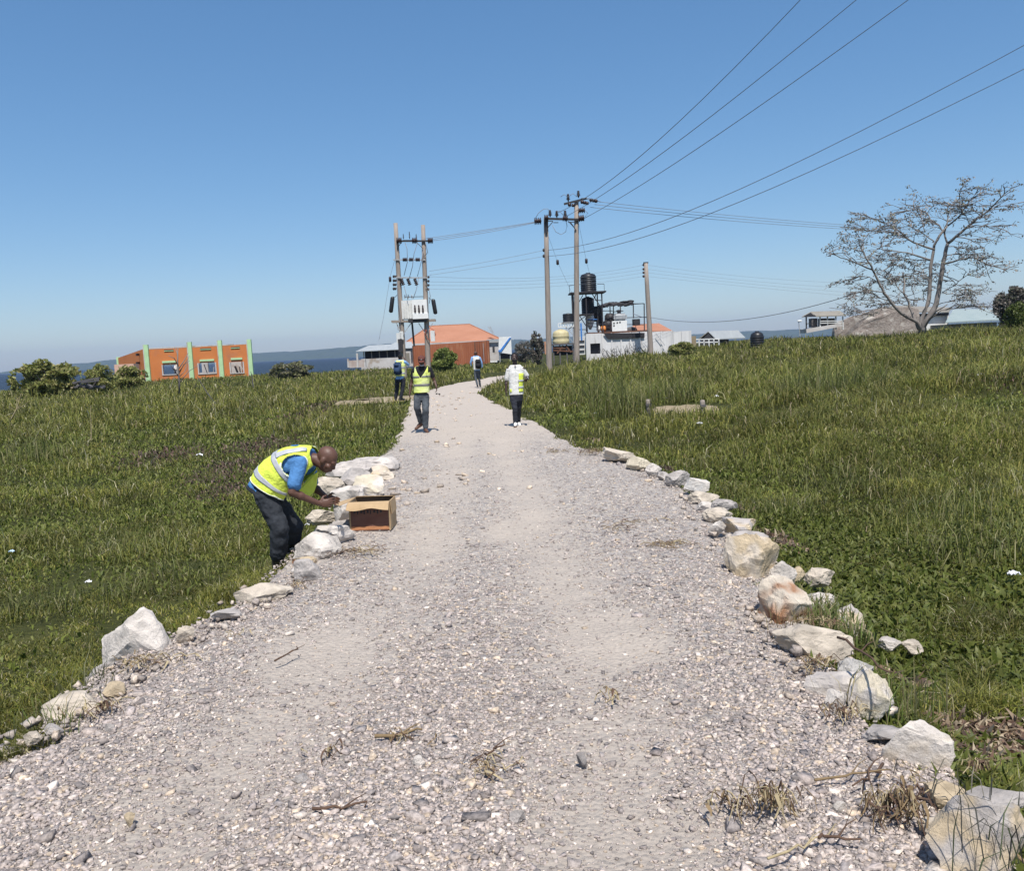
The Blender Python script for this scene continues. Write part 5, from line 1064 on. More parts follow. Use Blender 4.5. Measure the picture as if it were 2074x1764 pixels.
# grey roofed hut, railing and far right buildings
YG = 118.0; zg = wz(1460, 705, YG)-1
GH = thing('grey_roof_hut', 'low hut with grey sheet roof and dark gable left of the lone black tank', 'hut', (at(1460, 690, YG).x, YG, zg))
gl, gr, gt = at(1412, 690, YG), at(1450, 688.5, YG), at(1434, 673, YG); ext_ = Vector((5.2, 4.5, .0))
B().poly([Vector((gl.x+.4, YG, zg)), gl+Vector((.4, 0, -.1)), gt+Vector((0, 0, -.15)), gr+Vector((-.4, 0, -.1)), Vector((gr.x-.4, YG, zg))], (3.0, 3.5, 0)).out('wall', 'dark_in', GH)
B().poly([gr, gt, gt+Vector((0, 0, .12)), gr+Vector((0, 0, .12))], ext_).out('roof', 'tin', GH); B().poly([gl, gt, gt+Vector((0, 0, .12)), gl+Vector((0, 0, .12))], (3.0, 4.5, 0)).out('roof', 'tin_brown', GH)
WRl = thing('white_railing', 'white pipe railing beside the grey roofed hut', 'railing', at(1436, 703, 104))
for a, b_ in (((1404, 688), (1457, 686.5)), ((1404, 694), (1457, 693))): B().bar(at(*a, 104), at(*b_, 104), .12).out('rail', 'white_paint', WRl)
for i in range(6): B().bar(at(1405+i*10, 687.5, 104), at(1405.5+i*10, 704, 104), .12).out('rail_post', 'white_paint', WRl)
c, s = wbox(1400, 1409, 681, 712, 101, 3); o = B().box(c, s).out('tan_wall_end', 'sand'); tag(o, 'small sandy coloured wall end at the right of the compound wall', 'wall')
LP = thing('street_lamp', 'tiny lamp on a thin pole left of the kiosk', 'lamp', at(1619.5, 680, 90)); B().bar(at(1617, 652, 90), at(1619.5, 682, 90), .07).out('pole', 'grey_metal', LP); B().ell(at(1619, 650.5, 90), (.28, .15, .1)).out('lamp_head', 'white_paint', LP)
YQ = 72.0
KS = thing('kiosk', 'raised open kiosk with pitched tin roof on a white slab', 'kiosk', at(1665, 668, YQ))
B().poly([at(1624, 642.5, YQ), at(1641, 633.5, YQ), at(1652, 642, YQ)], (0, .1, 0)).out('gable', 'dark_in', KS)
B().poly([at(1652, 642.5, YQ-.1), at(1641, 633, YQ+1.2), at(1700, 631.5, YQ+1.2), at(1713, 640, YQ-.1)], (0, 0, .07)).out('roof', 'tin_brown', KS)
B().poly([at(1623, 643, YQ-.1), at(1641, 633, YQ+1.2), at(1700, 631.5, YQ+1.2), at(1690, 634, YQ+3)], (0, 0, .05)).out('roof', 'tin_brown', KS)
for px in (1632, 1660, 1675, 1692, 1706): B().bar(at(px, 641, YQ+.2), at(px+.5, 668, YQ+.2), .09).out('post', 'pale_paint' if px > 1650 else 'dark_metal', KS)
for y_ in (652, 656): B().bar(at(1660, y_-1, YQ+.1), at(1706, y_-2, YQ+.1), .07).out('railing', 'pale_paint', KS)
B().bar(at(1632, 656, YQ+.1), at(1646, 655.5, YQ+.1), .06).out('railing', 'dark_metal', KS)
for a, b_, m_ in ((1643, 1655, 'wood_dark'), (1662, 1673, 'wood_dark'), (1678, 1690, 'dark_metal')): c, s = wbox(a, b_, 645, 663, YQ+.5, .7); B().box(c, s).out('stored_goods', m_, KS)
B().poly([at(1632, 667, YQ), at(1702, 655, YQ), at(1706, 661, YQ), at(1633, 675, YQ)], (0, 1.6, 0)).out('base_slab', 'plaster', KS)
# ruined wall, long building
YR = 80.0; RW = thing('ruined_wall', 'crumbling mottled wall sloping down left of the bare tree', 'wall', at(1780, 665, YR))
o = B(); top = [(1690, 654), (1712, 648), (1726, 641), (1745, 637), (1762, 632), (1772, 627), (1790, 622.5), (1812, 623), (1840, 622), (1860, 626)]
pts = [at(a, b_, YR) for a, b_ in top]+[at(1860, 676, YR), at(1690, 690, YR)]
o.poly(pts, (0, .5, 0)); bmesh.ops.triangulate(o.bm, faces=o.bm.faces[:]); bmesh.ops.subdivide_edges(o.bm, edges=o.bm.edges[:], cuts=5, use_grid_fill=True); ob = o.out('wall', 'ruin', RW); crumple(ob, .12, .8)
rg_ = random.Random(3); b = B()
for k in range(46): px = 1695+rg_.random()*160; add_ell(b.bm, at(px, 640+rg_.random()*26+max(0, (1760-px)*.08), YR-.05), (rg_.uniform(.2, .6), .15, rg_.uniform(.12, .3)), None, 1)
b.bm.free()
LB = thing('long_building', 'long low building with brownish tin roof behind the bare tree', 'building', at(1870, 660, 88))
B().poly([at(1776, 634, 88), at(1921, 633, 88), at(1926, 625, 94), at(1806, 620.5, 94)], (0, 0, .1)).out('roof', 'tin_brown', LB)
c, s = wbox(1862, 1920, 634.5, 672, 88.6, 5); B().box(c, s).out('wall', 'white_paint', LB); c, s = wbox(1862, 1921, 634.5, 640, 88.3, .2); B().box(c, s).out('painted_eave_shadow', 'dark_metal', LB)  # dark strip added under the eave as its painted shadow
PB = thing('pale_roof_building', 'building with large pale blue green sheet roof near the right edge', 'building', at(1980, 650, 84))
B().poly([at(1914, 655, 84), at(2024, 649, 84), at(2031, 628, 91), at(1930, 629, 91)], (0, 0, .1)).out('roof', 'tin_blue', PB)
c, s = wbox(1920, 2018, 655, 690, 85, 5); B().box(c, s).out('wall', 'tin_brown', PB)
# ------------------------------------------------------------------ vegetation things
def leafcloud(name, c, rad, n, size, pal, parent, seed=1, m='leaf', holes=.35, squash=1.0, clump=None, olive=True):
    rg = np.random.default_rng(seed); d = rg.normal(size=(n*3, 3)); d /= np.linalg.norm(d, axis=1)[:, None]; r = rg.random(n*3)**.45
    P = d*r[:, None]; nz_ = np.array([mnoise.noise(Vector(p*2.3)+Vector((seed*3, 0, 0))) for p in P]); lump = np.array([mnoise.noise(Vector(q*1.6)+Vector((seed, 9, 4))) for q in d])
    k = (nz_ > holes-.5)*(r < .74+.75*lump+.1); P = P[k][:n]; P = P*np.array(rad)+np.array(c); n = len(P)
    a = rg.normal(size=(n, 3)); a /= np.linalg.norm(a, axis=1)[:, None]; b_ = np.cross(a, rg.normal(size=(n, 3))); b_ /= np.linalg.norm(b_, axis=1)[:, None]
    s_ = size*rg.uniform(.6, 1.4, (n, 1)); V = np.stack([P-a*s_, P+b_*s_*.5, P+a*s_, P-b_*s_*.5], 1).reshape(-1, 3)
    col = np.array(pal)[rg.integers(0, len(pal), n)]*rg.uniform(.75, 1.25, (n, 1))
    return np_mesh(name, V, (np.arange(n)*4)[:, None]+np.arange(4)[None], M[m], col=np.repeat(col, 4, 0), parent=parent)
BG = [(.24, .26, .075), (.29, .29, .09), (.18, .2, .055), (.32, .29, .12)]
GB = [(.2, .18, .15), (.15, .14, .13), (.25, .22, .19), (.13, .14, .1)]
def bush(px, py, w, h, Y, label, pal=BG, n=1500, seed=1, size=None, name='bush', cat='bush', group='bushes', dense=.35, dp=.8):
    """px,py = centre of the crown in the photograph"""
    c = at(px, py, Y); rw = w/2/sc(Y); rh = h/2/sc(Y); z0_ = H1(c.x, Y); zt_ = c.z+rh; c.z = (zt_+z0_)/2+.05; rh = max(rh, (zt_-z0_)/2); b_ = thing(name, label, cat, (c.x, Y, z0_), group)
    leafcloud('foliage', (c.x, Y, c.z), (rw*1.15, rw*dp, rh*1.15), int(n*1.7), size or max(.07, min(rw*.085, .16)), pal, b_, seed, holes=dense)
    rg = random.Random(seed); s_ = B()
    for k in range(9):
        a = rg.uniform(0, 6.28); q = Vector((c.x+math.cos(a)*rw*.7*rg.random(), Y+math.sin(a)*rw*.5, c.z+rh*rg.uniform(-.2, .8))); s0 = Vector((c.x+rg.gauss(0, rw*.12), Y+rg.gauss(0, .1), z0_-.1)); s_.tube([s0, s0.lerp(q, .5)+Vector((rg.gauss(0, .08), 0, .1)), q], [rw*.035, rw*.025, rw*.01], 5)
    s_.out('stem', 'wood_dark', b_); return b_
bush(92, 765, 128, 62, 62, 'large dark green bush at the left edge of the lake', n=5200, seed=1, dp=.7)
bush(200, 760, 62, 36, 62, 'round mid green bush between the timber pile and the orange building', n=2200, seed=3)
bush(258, 758, 70, 26, 72, 'low ragged bush at the left foot of the orange building', n=1600, seed=4)
bush(899, 730, 54, 42, 80, 'pointed green bush in front of the rusty container', n=4200, seed=6, pal=[(.21, .25, .06), (.26, .3, .09), (.16, .2, .05)])
bush(899, 716, 24, 18, 80.5, 'pointed crown top of greenery before the container', pal=[(.21, .25, .06), (.26, .3, .09), (.16, .2, .05)], n=700, seed=16)
bush(1060, 706, 36, 26, 92, 'grey purple bush between sign board and cream tank', GB, n=2200, seed=7, dense=.2)
bush(1086, 694, 26, 36, 94, 'grey spiky shrub left of the left junction pole', GB, n=900, seed=8, dense=.5, size=.2)
bush(1382, 708, 56, 24, 80, 'green bush overlapping the right end of the white wall', n=2600, seed=9)
bush(2052, 618, 72, 60, 66, 'grey brown tree crown cut by the right edge', GB, n=3800, seed=11, name='tree', cat='tree', group='trees', dense=.3, size=.16)
bush(2062, 636, 52, 42, 63, 'green bush under the grey crown at the right edge', [(.1, .14, .03), (.07, .1, .02), (.14, .16, .04)], n=3000, seed=12)
bush(592, 748, 92, 24, 85, 'low grey green scrub right of the orange building', [(.2, .21, .09), (.25, .24, .13), (.17, .16, .13)], n=3000, seed=13, dense=.55, dp=.5)
# reed clumps on the right bank and by the left margin, each tall clump a thing
RC = ((0.19, 0.21, 0.055), (0.24, 0.25, 0.08), (0.15, 0.18, 0.04), (0.27, 0.25, 0.11))
for k, (px, py, Y, n, h, sp, l) in enumerate([(1255, 800, 22, 420, 1.35, .55, 'tall reed clump left of the bare soil patch'), (1215, 770, 27, 300, 1.5, .7, 'reed clump farther up behind the left reed clump'), (1360, 775, 26, 300, 1.3, .6, 'reed clump above the bare soil patch'), (1640, 790, 23, 420, 1.4, .6, 'tall reeds in the middle of the right bank'),
        (1690, 770, 25, 300, 1.4, .6, 'reeds right of the middle bank reeds'), (1770, 760, 27, 260, 1.3, .6, 'sparse reeds on the right bank'), (1930, 950, 9.5, 220, .75, .45, 'coarse grass tussock in the right field'), (1980, 1060, 8.2, 220, .7, .4, 'near tussock at the right margin'), (1700, 960, 12, 260, .6, .5, 'dark tussock beyond the rocks'),
        (1580, 1000, 10.5, 200, .5, .4, 'grass tussock right of the tan boulders'), (60, 850, 20, 160, .9, .5, 'straw coloured reed tuft at the left margin'), (270, 1010, 11, 260, .5, .5, 'grass tussock in the left field'), (120, 1120, 8.5, 260, .45, .45, 'dark tussock low in the left field'), (350, 1080, 9.5, 200, .4, .4, 'small tussock left of the worker'), (520, 1100, 9.6, 120, .35, .15, 'grass right behind the worker\'s legs')]):
    p = at(px, py, Y); p.z = H1(p.x, Y)-.03; rg = np.random.default_rng(200+k); x = p.x+rg.normal(0, sp*.8, n).clip(-sp*1.3, sp*1.3); y = Y+rg.normal(0, sp*.8, n).clip(-sp*1.3, sp*1.3); c = np.array(RC)[rg.integers(0, 4, n)]*rg.uniform(.6, 1.1, (n, 1))*(.75 if 'dark' in l else .9)
    o = blades('reed_clump' if h > .8 else 'grass_tussock', x, y, h*.85*rg.uniform(.35, 1.15, n), np.full(n, max(.011, Y*.0011)), .34 if h > .8 else .6, c, seed=k, curl=.6)
    o.data.transform(Matrix.Translation(-p)); o.location = p; tag(o, l, 'reeds' if h > .8 else 'grass tussock', 'tall clumps in the fields')
# bare tree
YB = 60.0
def tc(x, y, dY=0): return at(1596.1+.23*x, 368.3+.23*y, YB+dY)
tb_ = tc(1180, 1275); BT = thing('bare_tree', 'large spreading grey tree with almost bare branches on the right bank', 'tree', (tb_.x, YB, tb_.z-1.2))
M['bark'] = mat('pale_bark', (0.12, 0.105, 0.095), .95, c2=(0.26, 0.235, 0.215), scale=1.6, stretch=(1, 1, .5), bump=.2)
LIMBS = [([(1185, 1330), (1190, 1250), (1250, 1160), (1295, 1080), (1325, 960), (1345, 850), (1365, 690), (1378, 620), (1400, 545)], 26, 14, -.5),
 ([(1170, 1330), (1165, 1250), (1200, 1140), (1232, 1030), (1245, 900), (1255, 780), (1262, 680), (1285, 560), (1330, 480), (1400, 390)], 22, 9, .6),
 ([(1160, 1310), (1130, 1240), (1040, 1195), (960, 1125), (900, 1060), (845, 985), (800, 900), (760, 810), (730, 740), (680, 670), (640, 580)], 17, 5, -1.0),
 ([(1150, 1300), (1130, 1230), (1090, 1150), (1050, 1050), (1022, 990), (1018, 900), (1010, 800)], 14, 6, 1.4),
 ([(1200, 1290), (1250, 1210), (1300, 1140), (1400, 1080)], 10, 4, -2)]
BR = [((1400, 545), (1470, 490), (1560, 410), (1660, 330), (1760, 255), (1830, 180), (1900, 110), 13, -1.5), ((1400, 545), (1375, 440), (1330, 380), (1250, 330), (1200, 260), (1100, 215), 9, 1), ((1250, 690), (1100, 640), (990, 618), (900, 608), (830, 640), 8, .5), ((1285, 600), (1190, 570), (1100, 535), (1000, 460), (940, 405), (850, 370), (720, 310), (660, 285), 9, -1), ((990, 450), (880, 438), (780, 440), (680, 430), (600, 425), 5, -2),
 ((1285, 530), (1180, 450), (1100, 405), (1040, 380), (920, 330), 6, 2), ((1375, 720), (1500, 690), (1620, 670), (1720, 710), (1800, 750), (1905, 775), 8, -2), ((1345, 860), (1450, 870), (1490, 915), (1560, 940), (1660, 950), 4, 1), ((1350, 975), (1470, 910), (1540, 850), (1620, 800), (1690, 770), 4, -1), ((740, 770), (650, 735), (560, 700), (450, 670), (390, 640), (320, 610), 7, -2),
 ((795, 890), (720, 840), (640, 830), (560, 860), 4, 0), ((860, 975), (760, 965), (700, 950), (600, 975), (540, 1030), (480, 1100), 5, -1), ((880, 1050), (800, 1020), (740, 980), (690, 955), 4, 1), ((1250, 1210), (1340, 1130), (1450, 1120), (1560, 1110), (1700, 1100), 5, -1), ((1300, 1090), (1400, 1060), (1500, 1030), (1580, 995), (1640, 1000), 4, 2), ((1390, 570), (1460, 572), (1540, 590), (1630, 600), 5, 1),
 ((1560, 410), (1650, 380), (1740, 390), (1830, 405), 5, -2), ((1740, 270), (1820, 225), (1900, 215), (2020, 190), 5, 0), ((1380, 440), (1400, 350), (1410, 280), (1440, 200), (1480, 130), 7, 1), ((1400, 390), (1480, 320), (1550, 230), (1600, 160), (1640, 110), 7, -1), ((960, 1130), (880, 1110), (800, 1110), (720, 1130), (640, 1150), 4, 0), ((1480, 490), (1600, 505), (1720, 500), (1880, 465), 5, 1.5), ((1022, 990), (970, 940), (930, 880), (900, 830), (870, 780), 4, 1), ((1012, 830), (930, 845), (860, 870), (800, 890), 4, 2),
 ((1260, 850), (1180, 830), (1100, 840), (1040, 835), 4, -1), ((1245, 900), (1200, 800), (1150, 740), (1080, 730), 4, 2), ((1325, 950), (1260, 925), (1180, 900), (1120, 850), 4, 2.5), ((760, 810), (840, 780), (900, 740), (960, 735), 3, 1), ((640, 640), (560, 590), (500, 540), (480, 500), 3, -1), ((660, 600), (650, 520), (620, 490), 3, 1), ((700, 690), (780, 590), (860, 560), (940, 500), 4, 1), ((1250, 690), (1150, 690), (1000, 690), (860, 686), (740, 690), 4, 2), ((1370, 650), (1440, 640), (1560, 640), (1700, 640), (1820, 670), 4, -1), ((1050, 1050), (1000, 1020), (900, 1000), (820, 1010), 3, 2), ((1350, 870), (1300, 880), (1230, 860), 4, 1),
 ((1060, 1090), (980, 1070), (900, 1075), (820, 1085), (720, 1050), 4, 1), ((1290, 1080), (1200, 1040), (1110, 1040), (1090, 930), 3, 1), ((1700, 310), (1640, 260), (1600, 200), (1560, 200), 4, -1), ((1430, 240), (1340, 190), (1280, 210), (1200, 215), 3, 0), ((1200, 450), (1190, 370), (1150, 300), (1060, 265), (1000, 270), 4, 1), ((1600, 380), (1560, 300), (1500, 220), (1510, 90), (1580, 65), 3, -1)]
U = .23/sc(YB)
rgt = random.Random(4); tw = B(); TUFTS = []
def limb(name, pts, r0, r1, d0, dd, root):
    n_ = len(pts); w = []
    for i, (x, y) in enumerate(pts):
        t_ = i/(n_-1); w.append(tc(x+rgt.gauss(0, 4), y+rgt.gauss(0, 3), d0+(dd-d0)*t_))
    q = [w[0]]
    for a, b_ in zip(w, w[1:]): q += [a.lerp(b_, .5)+Vector((rgt.gauss(0, .03), rgt.gauss(0, .05), rgt.gauss(0, .03))), b_]
    rr = [(r0+(r1-r0)*i/(len(q)-1))*U for i in range(len(q))]
    B().tube(q, rr, 8 if r0 > 10 else 6).out(name, 'bark', root, True); return q
def twigs(q, k0, L0, depth=0):
    for i in range(k0, len(q)):
        for s_ in range(2 if depth == 0 else 1):
            if rgt.random() < .25: continue
            base = q[i]; dirv = (q[min(i+1, len(q)-1)]-q[max(0, i-1)]).normalized(); dirv.z *= .6; dv = (dirv+Vector((rgt.gauss(0, .8), rgt.gauss(0, .8), rgt.gauss(.02, .28)))).normalized(); L_ = L0*rgt.uniform(.5, 1.3); p = base; pts = [p]
            for j in range(4): dv = (dv+Vector((rgt.gauss(0, .25), rgt.gauss(0, .25), rgt.gauss(-.01, .12)))).normalized(); p = p+dv*L_/4; pts.append(p)
            tw.tube(pts, [.034 if depth == 0 else .018, .026 if depth == 0 else .016, .02 if depth == 0 else .014, .014, .009], 4)
            if depth == 0: twigs(pts, 1, L0*.5, 1)
            if rgt.random() < .42: TUFTS.append(pts[-1])
            if rgt.random() < .12: TUFTS.append(pts[2])
for pts, r0, r1, dd in LIMBS: q = limb('trunk', pts, r0, r1, 0, dd, BT); 
for br in BR:
    pts, r0, dd = br[:-2], br[-2], br[-1]; q = limb('limb', pts, r0, max(1.6, r0*.25), dd*.5, dd*2.2, BT); twigs(q, 2, 1.25)
q = limb('limb', LIMBS[2][0][-4:], 6, 3, -1, -1.5, BT); twigs(q, 2, 1.25)
tw.out('twigs', 'bark', BT)
rg = np.random.default_rng(9); P = np.repeat(np.array([t[:] for t in TUFTS]), 11, 0)+rg.normal(0, 1, (len(TUFTS)*11, 3))*np.array([.15, .15, .07]); k = rg.random(len(P)) < .8; P = P[k]; n = len(P)
a = rg.normal(size=(n, 3)); a /= np.linalg.norm(a, axis=1)[:, None]; b_ = np.cross(a, rg.normal(size=(n, 3))); b_ /= np.linalg.norm(b_, axis=1)[:, None]; s_ = .075*rg.uniform(.5, 1.3, (n, 1))
col = np.array([(.26, .23, .21), (.2, .18, .17), (.33, .3, .27), (.22, .22, .15)])[rg.integers(0, 4, n)]
np_mesh('foliage', np.stack([P-a*s_, P+b_*s_*.6, P+a*s_, P-b_*s_*.6], 1).reshape(-1, 3), (np.arange(n)*4)[:, None]+np.arange(4)[None], M['dryleaf'], col=np.repeat(col, 4, 0), parent=BT)
# sapling in front of the orange building, dead stick, timber pile
def tc5(x, y, Y=48): return at(.2664*x, 613.9+.2664*y, Y)
SP = thing('sapling', 'leafless sapling standing in front of the orange building', 'tree', tc5(1365, 690)); S5 = [((1365, 690), (1362, 600), (1355, 520), (1350, 440), (1352, 340), 3.2), ((1352, 420), (1330, 380), (1295, 335), 1.6), ((1355, 480), (1340, 420), (1310, 400), 1.5), ((1358, 500), (1385, 440), (1400, 380), 1.8), ((1365, 520), (1400, 490), (1455, 430), 1.6), ((1360, 540), (1380, 470), (1412, 440), 1.4), ((1360, 560), (1330, 500), (1318, 450), 1.3), ((1368, 600), (1420, 520), (1470, 480), 1.4), ((1362, 610), (1340, 560), (1322, 660), 1.2), ((1364, 560), (1390, 520), (1408, 400), 1.3)]
for i, br in enumerate(S5):
    pts, r0 = br[:-1], br[-1]; B().tube([tc5(*p)+Vector((0, (j*.3 if i else 0)*(1 if i % 2 else -1), 0)) for j, p in enumerate(pts)], [r0*.016*(1-.6*j/(len(pts)-1))*1.3 for j in range(len(pts))], 5).out('trunk' if i == 0 else 'branch', M['bark'], SP, True)
for k, (pts, Y, l, m_) in enumerate([([(692, 1045), (693, 1000), (691, 900), (688, 780)], 19, 'thin pale upright stalk in the left field', 'straw'), ([(85, 880), (130, 800), (160, 690)], 26, 'bent pale stalk with side twigs near the left margin', 'straw'), ([(1640, 770), (1570, 680), (1500, 560)], 40, 'dark slanting stick below the orange building', 'wood_dark'), ([(1925, 640), (1915, 560), (1905, 520)], 50, 'dark thin stick right of the orange building', 'wood_dark')]):
    r_ = thing('dry_stalk', l, 'stalk', tc5(*pts[0], Y), 'single stalks in the left field'); B().tube([tc5(*p, Y) for p in pts], [.014*Y/20, .011*Y/20, .006*Y/20, .005][:len(pts)], 5).out('stem', m_, r_)
    if k == 1: 
        for e_ in ((120, 705), (205, 700), (230, 742)): B().tube([tc5(125, 810, Y), tc5((125+e_[0])/2+6, (810+e_[1])/2, Y), tc5(*e_, Y)], [.010, .008, .005], 4).out('branch', m_, r_)
TP = thing('timber_pile', 'dark weathered broken planks lying between the left bushes', 'planks', tc5(680, 640, 56))
for a, b_, w_, d in (((555, 608), (755, 570), .22, 0), ((570, 612), (740, 592), .2, .4), ((560, 640), (800, 632), .28, -.3), ((600, 622), (790, 645), .18, .2), ((590, 628), (700, 655), .2, -.5), ((700, 650), (745, 585), .12, .3), ((640, 600), (700, 640), .12, .5), ((545, 645), (620, 635), .14, -.6)):
    B().bar(tc5(*a, 56+d), tc5(*b_, 56-d*2), w_, .1).out('plank', 'wood_dark' if a[0] != 545 else 'sand', TP)
# ------------------------------------------------------------------ people
def fabric(name, c, var=.12, rough=.85, scale=9, bump=.25, c2=None): return mat(name, c, rough, var=var, scale=scale, bump=bump, spec=.2, c2=c2)
M['skin'] = mat('dark_skin', (0.085, 0.042, 0.028), .55, var=.1, scale=14, bump=.04, spec=.5)
M['skin3'] = mat('very_dark_skin', (0.04, 0.02, 0.015), .5, var=.1, scale=14, bump=.04, spec=.5); M['skin2'] = mat('brown_skin', (0.11, 0.052, 0.034), .52, var=.12, scale=14, bump=.04, spec=.5)
M['blue_shirt'] = fabric('blue_shirt', (0.075, 0.2, 0.42)); M['ltblue'] = fabric('light_blue_shirt', (.22, .4, .68)); M['black_cloth'] = fabric('black_cloth', (0.02, 0.02, 0.024))
M['white_cloth'] = fabric('white_cloth', (0.68, 0.67, 0.64), .04); M['jeans'] = fabric('charcoal_jeans', (0.035, 0.04, 0.05), c2=(0.11, 0.125, 0.14), scale=4); M['trousers'] = fabric('dark_trousers', (0.018, 0.02, 0.028), c2=(.035, .038, .048))
M['hivis'] = fabric('hi_vis_yellow', (0.66, 0.76, 0.10), .06); M['black_jeans'] = fabric('black_work_trousers', (0.018, 0.02, 0.025), c2=(.05, .056, .065), scale=5); M['hivis_in'] = M['hivis']; M['hivis_pale'] = fabric('faded_hi_vis', (0.70, 0.74, 0.40), c2=(0.66, 0.76, 0.14), scale=5); M['band'] = mat('reflective_band', (0.42, 0.43, 0.45), .35, var=.08, scale=20, bump=.05); M['piping'] = fabric('white_piping', (.7, .72, .6), .03); M['band_dark'] = mat('grey_reflective_band', (0.2, 0.19, 0.19), .4, var=.1, scale=20, bump=.05)
M['boot'] = mat('black_rubber', (.02, .02, .023), .45, bump=.03); M['brown_boot'] = mat('brown_leather', (.11, .052, .032), .6, scale=12); M['cap'] = fabric('maroon_cap', (.12, .045, .035)); M['mask_grey'] = fabric('grey_mask', (.36, .36, .38), .05); M['navy'] = fabric('navy_pack', (.03, .055, .11)); M['hair'] = mat('black_hair', (.012, .011, .011), .8, scale=60, bump=.6); M['eye'] = mat('eye_white', (.6, .58, .55), .3, bump=0); M['lip'] = mat('lip', (.12, .045, .04), .5, bump=0)
def tcap(bm, a, ra, b_, rb):
    a, b_ = V3(a), V3(b_); add_tube(bm, [a, a.lerp(b_, .5), b_], [ra, (ra+rb)/2, rb], 12); add_ell(bm, a, (ra,)*3, None, 2); add_ell(bm, b_, (rb,)*3, None, 2)
def st_interp(S, u):
    f = u*(len(S)-1); k = min(int(f), len(S)-2); t_ = f-k; A_, Bb = S[k], S[k+1]
    p0 = S[max(k-1, 0)][0]; p3 = S[min(k+2, len(S)-1)][0]; p1, p2 = A_[0], Bb[0]
    c = 0.5*((2*p1)+(p2-p0)*t_+(2*p0-5*p1+4*p2-p3)*t_*t_+(3*p1-p0-3*p2+p3)*t_**3) if len(S) > 2 else p1.lerp(p2, t_)
    return [c]+[A_[i]+(Bb[i]-A_[i])*t_ for i in range(1, 4)]
def ring_pt(S, u, phi, Rv, infl, sgn=1):
    """S: (centre, halfwidth, depth_front, depth_back); phi 0 = front, 90 = person's right"""
    e_ = .02; c, a, bf, bb = st_interp(S, u); t_ = (st_interp(S, min(1, u+e_))[0]-st_interp(S, max(0, u-e_))[0]).normalized()
    Fv = t_.cross(Rv)*sgn; Fv.normalize(); cp, sp_ = math.cos(phi), math.sin(phi)
    f = lambda v: math.copysign(abs(v)**.88, v)
    return c+Fv*((bf if cp > 0 else bb)+infl)*f(cp)+Rv*(a+infl)*f(sp_)
def loft(bm, S, Rv, infl=0, rows=10, seg=24, sgn=1):
    G = [[bm.verts.new(ring_pt(S, i/(rows-1), 2*math.pi*j/seg, Rv, infl, sgn)) for j in range(seg)] for i in range(rows)]
    for a, b_ in zip(G, G[1:]):
        for j in range(seg): bm.faces.new((a[j], a[(j+1) % seg], b_[(j+1) % seg], b_[j]))
    bm.faces.new(G[0]); bm.faces.new(G[-1][::-1])
def soft(name, bm, m, parent, vox=.009, smooth=4, cr=None, seed=0):
    o = mesh_obj(name, bm, M[m], None, True)
    r = o.modifiers.new('r', 'REMESH'); r.mode = 'VOXEL'; r.voxel_size = vox
    s_ = o.modifiers.new('s', 'SMOOTH'); s_.iterations = smooth; s_.factor = .5
    bake(o)
    for p in o.data.polygons: p.use_smooth = True
    if not o.data.materials: o.data.materials.append(M[m])
    if cr: crumple(o, cr[0], cr[1], seed)
    if parent is not None: o.parent = parent; o.matrix_parent_inverse = Matrix.Translation(-parent.location)
    return o
def shell(name, S, Rv, infl, m, parent, keep, u0=0, u1=1, rows=26, seg=72, sgn=1, thick=.006, cr=None, seed=0):
    bm = bmesh.new(); G = [[bm.verts.new(ring_pt(S, u0+(u1-u0)*i/(rows-1), 2*math.pi*j/seg, Rv, infl, sgn)) for j in range(seg)] for i in range(rows)]
    for i in range(rows-1):
        u = u0+(u1-u0)*(i+.5)/(rows-1)
        for j in range(seg):
            ph = math.degrees(2*math.pi*(j+.5)/seg); ph = ph-360 if ph > 180 else ph
            if keep(u, ph): bm.faces.new((G[i][j], G[i][(j+1) % seg], G[i+1][(j+1) % seg], G[i+1][j]))
    for v in [v for v in bm.verts if not v.link_faces]: bm.verts.remove(v)
    o = mesh_obj(name, bm, M[m], None, True)
    if cr: crumple(o, cr[0], cr[1], seed)
    md = o.modifiers.new('t', 'SOLIDIFY'); md.thickness = thick; md.offset = 0; bake(o)
    for p in o.data.polygons: p.use_smooth = True
    if parent is not None: o.parent = parent; o.matrix_parent_inverse = Matrix.Translation(-parent.location)
    return o
def add_head(bm, c, fw, up, k=1.0):
    fw, up = fw.normalized(), up.normalized(); up = (up-fw*up.dot(fw)).normalized(); sd_ = fw.cross(up); rot = Matrix((sd_, fw, up)).transposed()
    E = lambda x, y, z, s_: add_ell(bm, c+(sd_*x+fw*y+up*z)*k, tuple(q*k for q in s_), rot, 3)
    E(0, -.012, .03, (.076, .096, .088)); E(0, .018, -.035, (.062, .074, .082)); E(0, .052, -.082, (.036, .034, .028)); E(0, .075, .018, (.05, .022, .02))
    E(0, .098, -.022, (.0165, .02, .02)); E(0, .09, 0, (.01, .016, .026)); E(0, .092, -.056, (.026, .014, .0095)); E(0, .089, -.068, (.023, .013, .009))
    for s_ in (-1, 1): E(s_*.076, -.005, -.012, (.012, .024, .033)); E(s_*.045, .062, -.03, (.022, .025, .022)); E(s_*.03, .079, .004, (.013, .011, .009))
    return rot, sd_
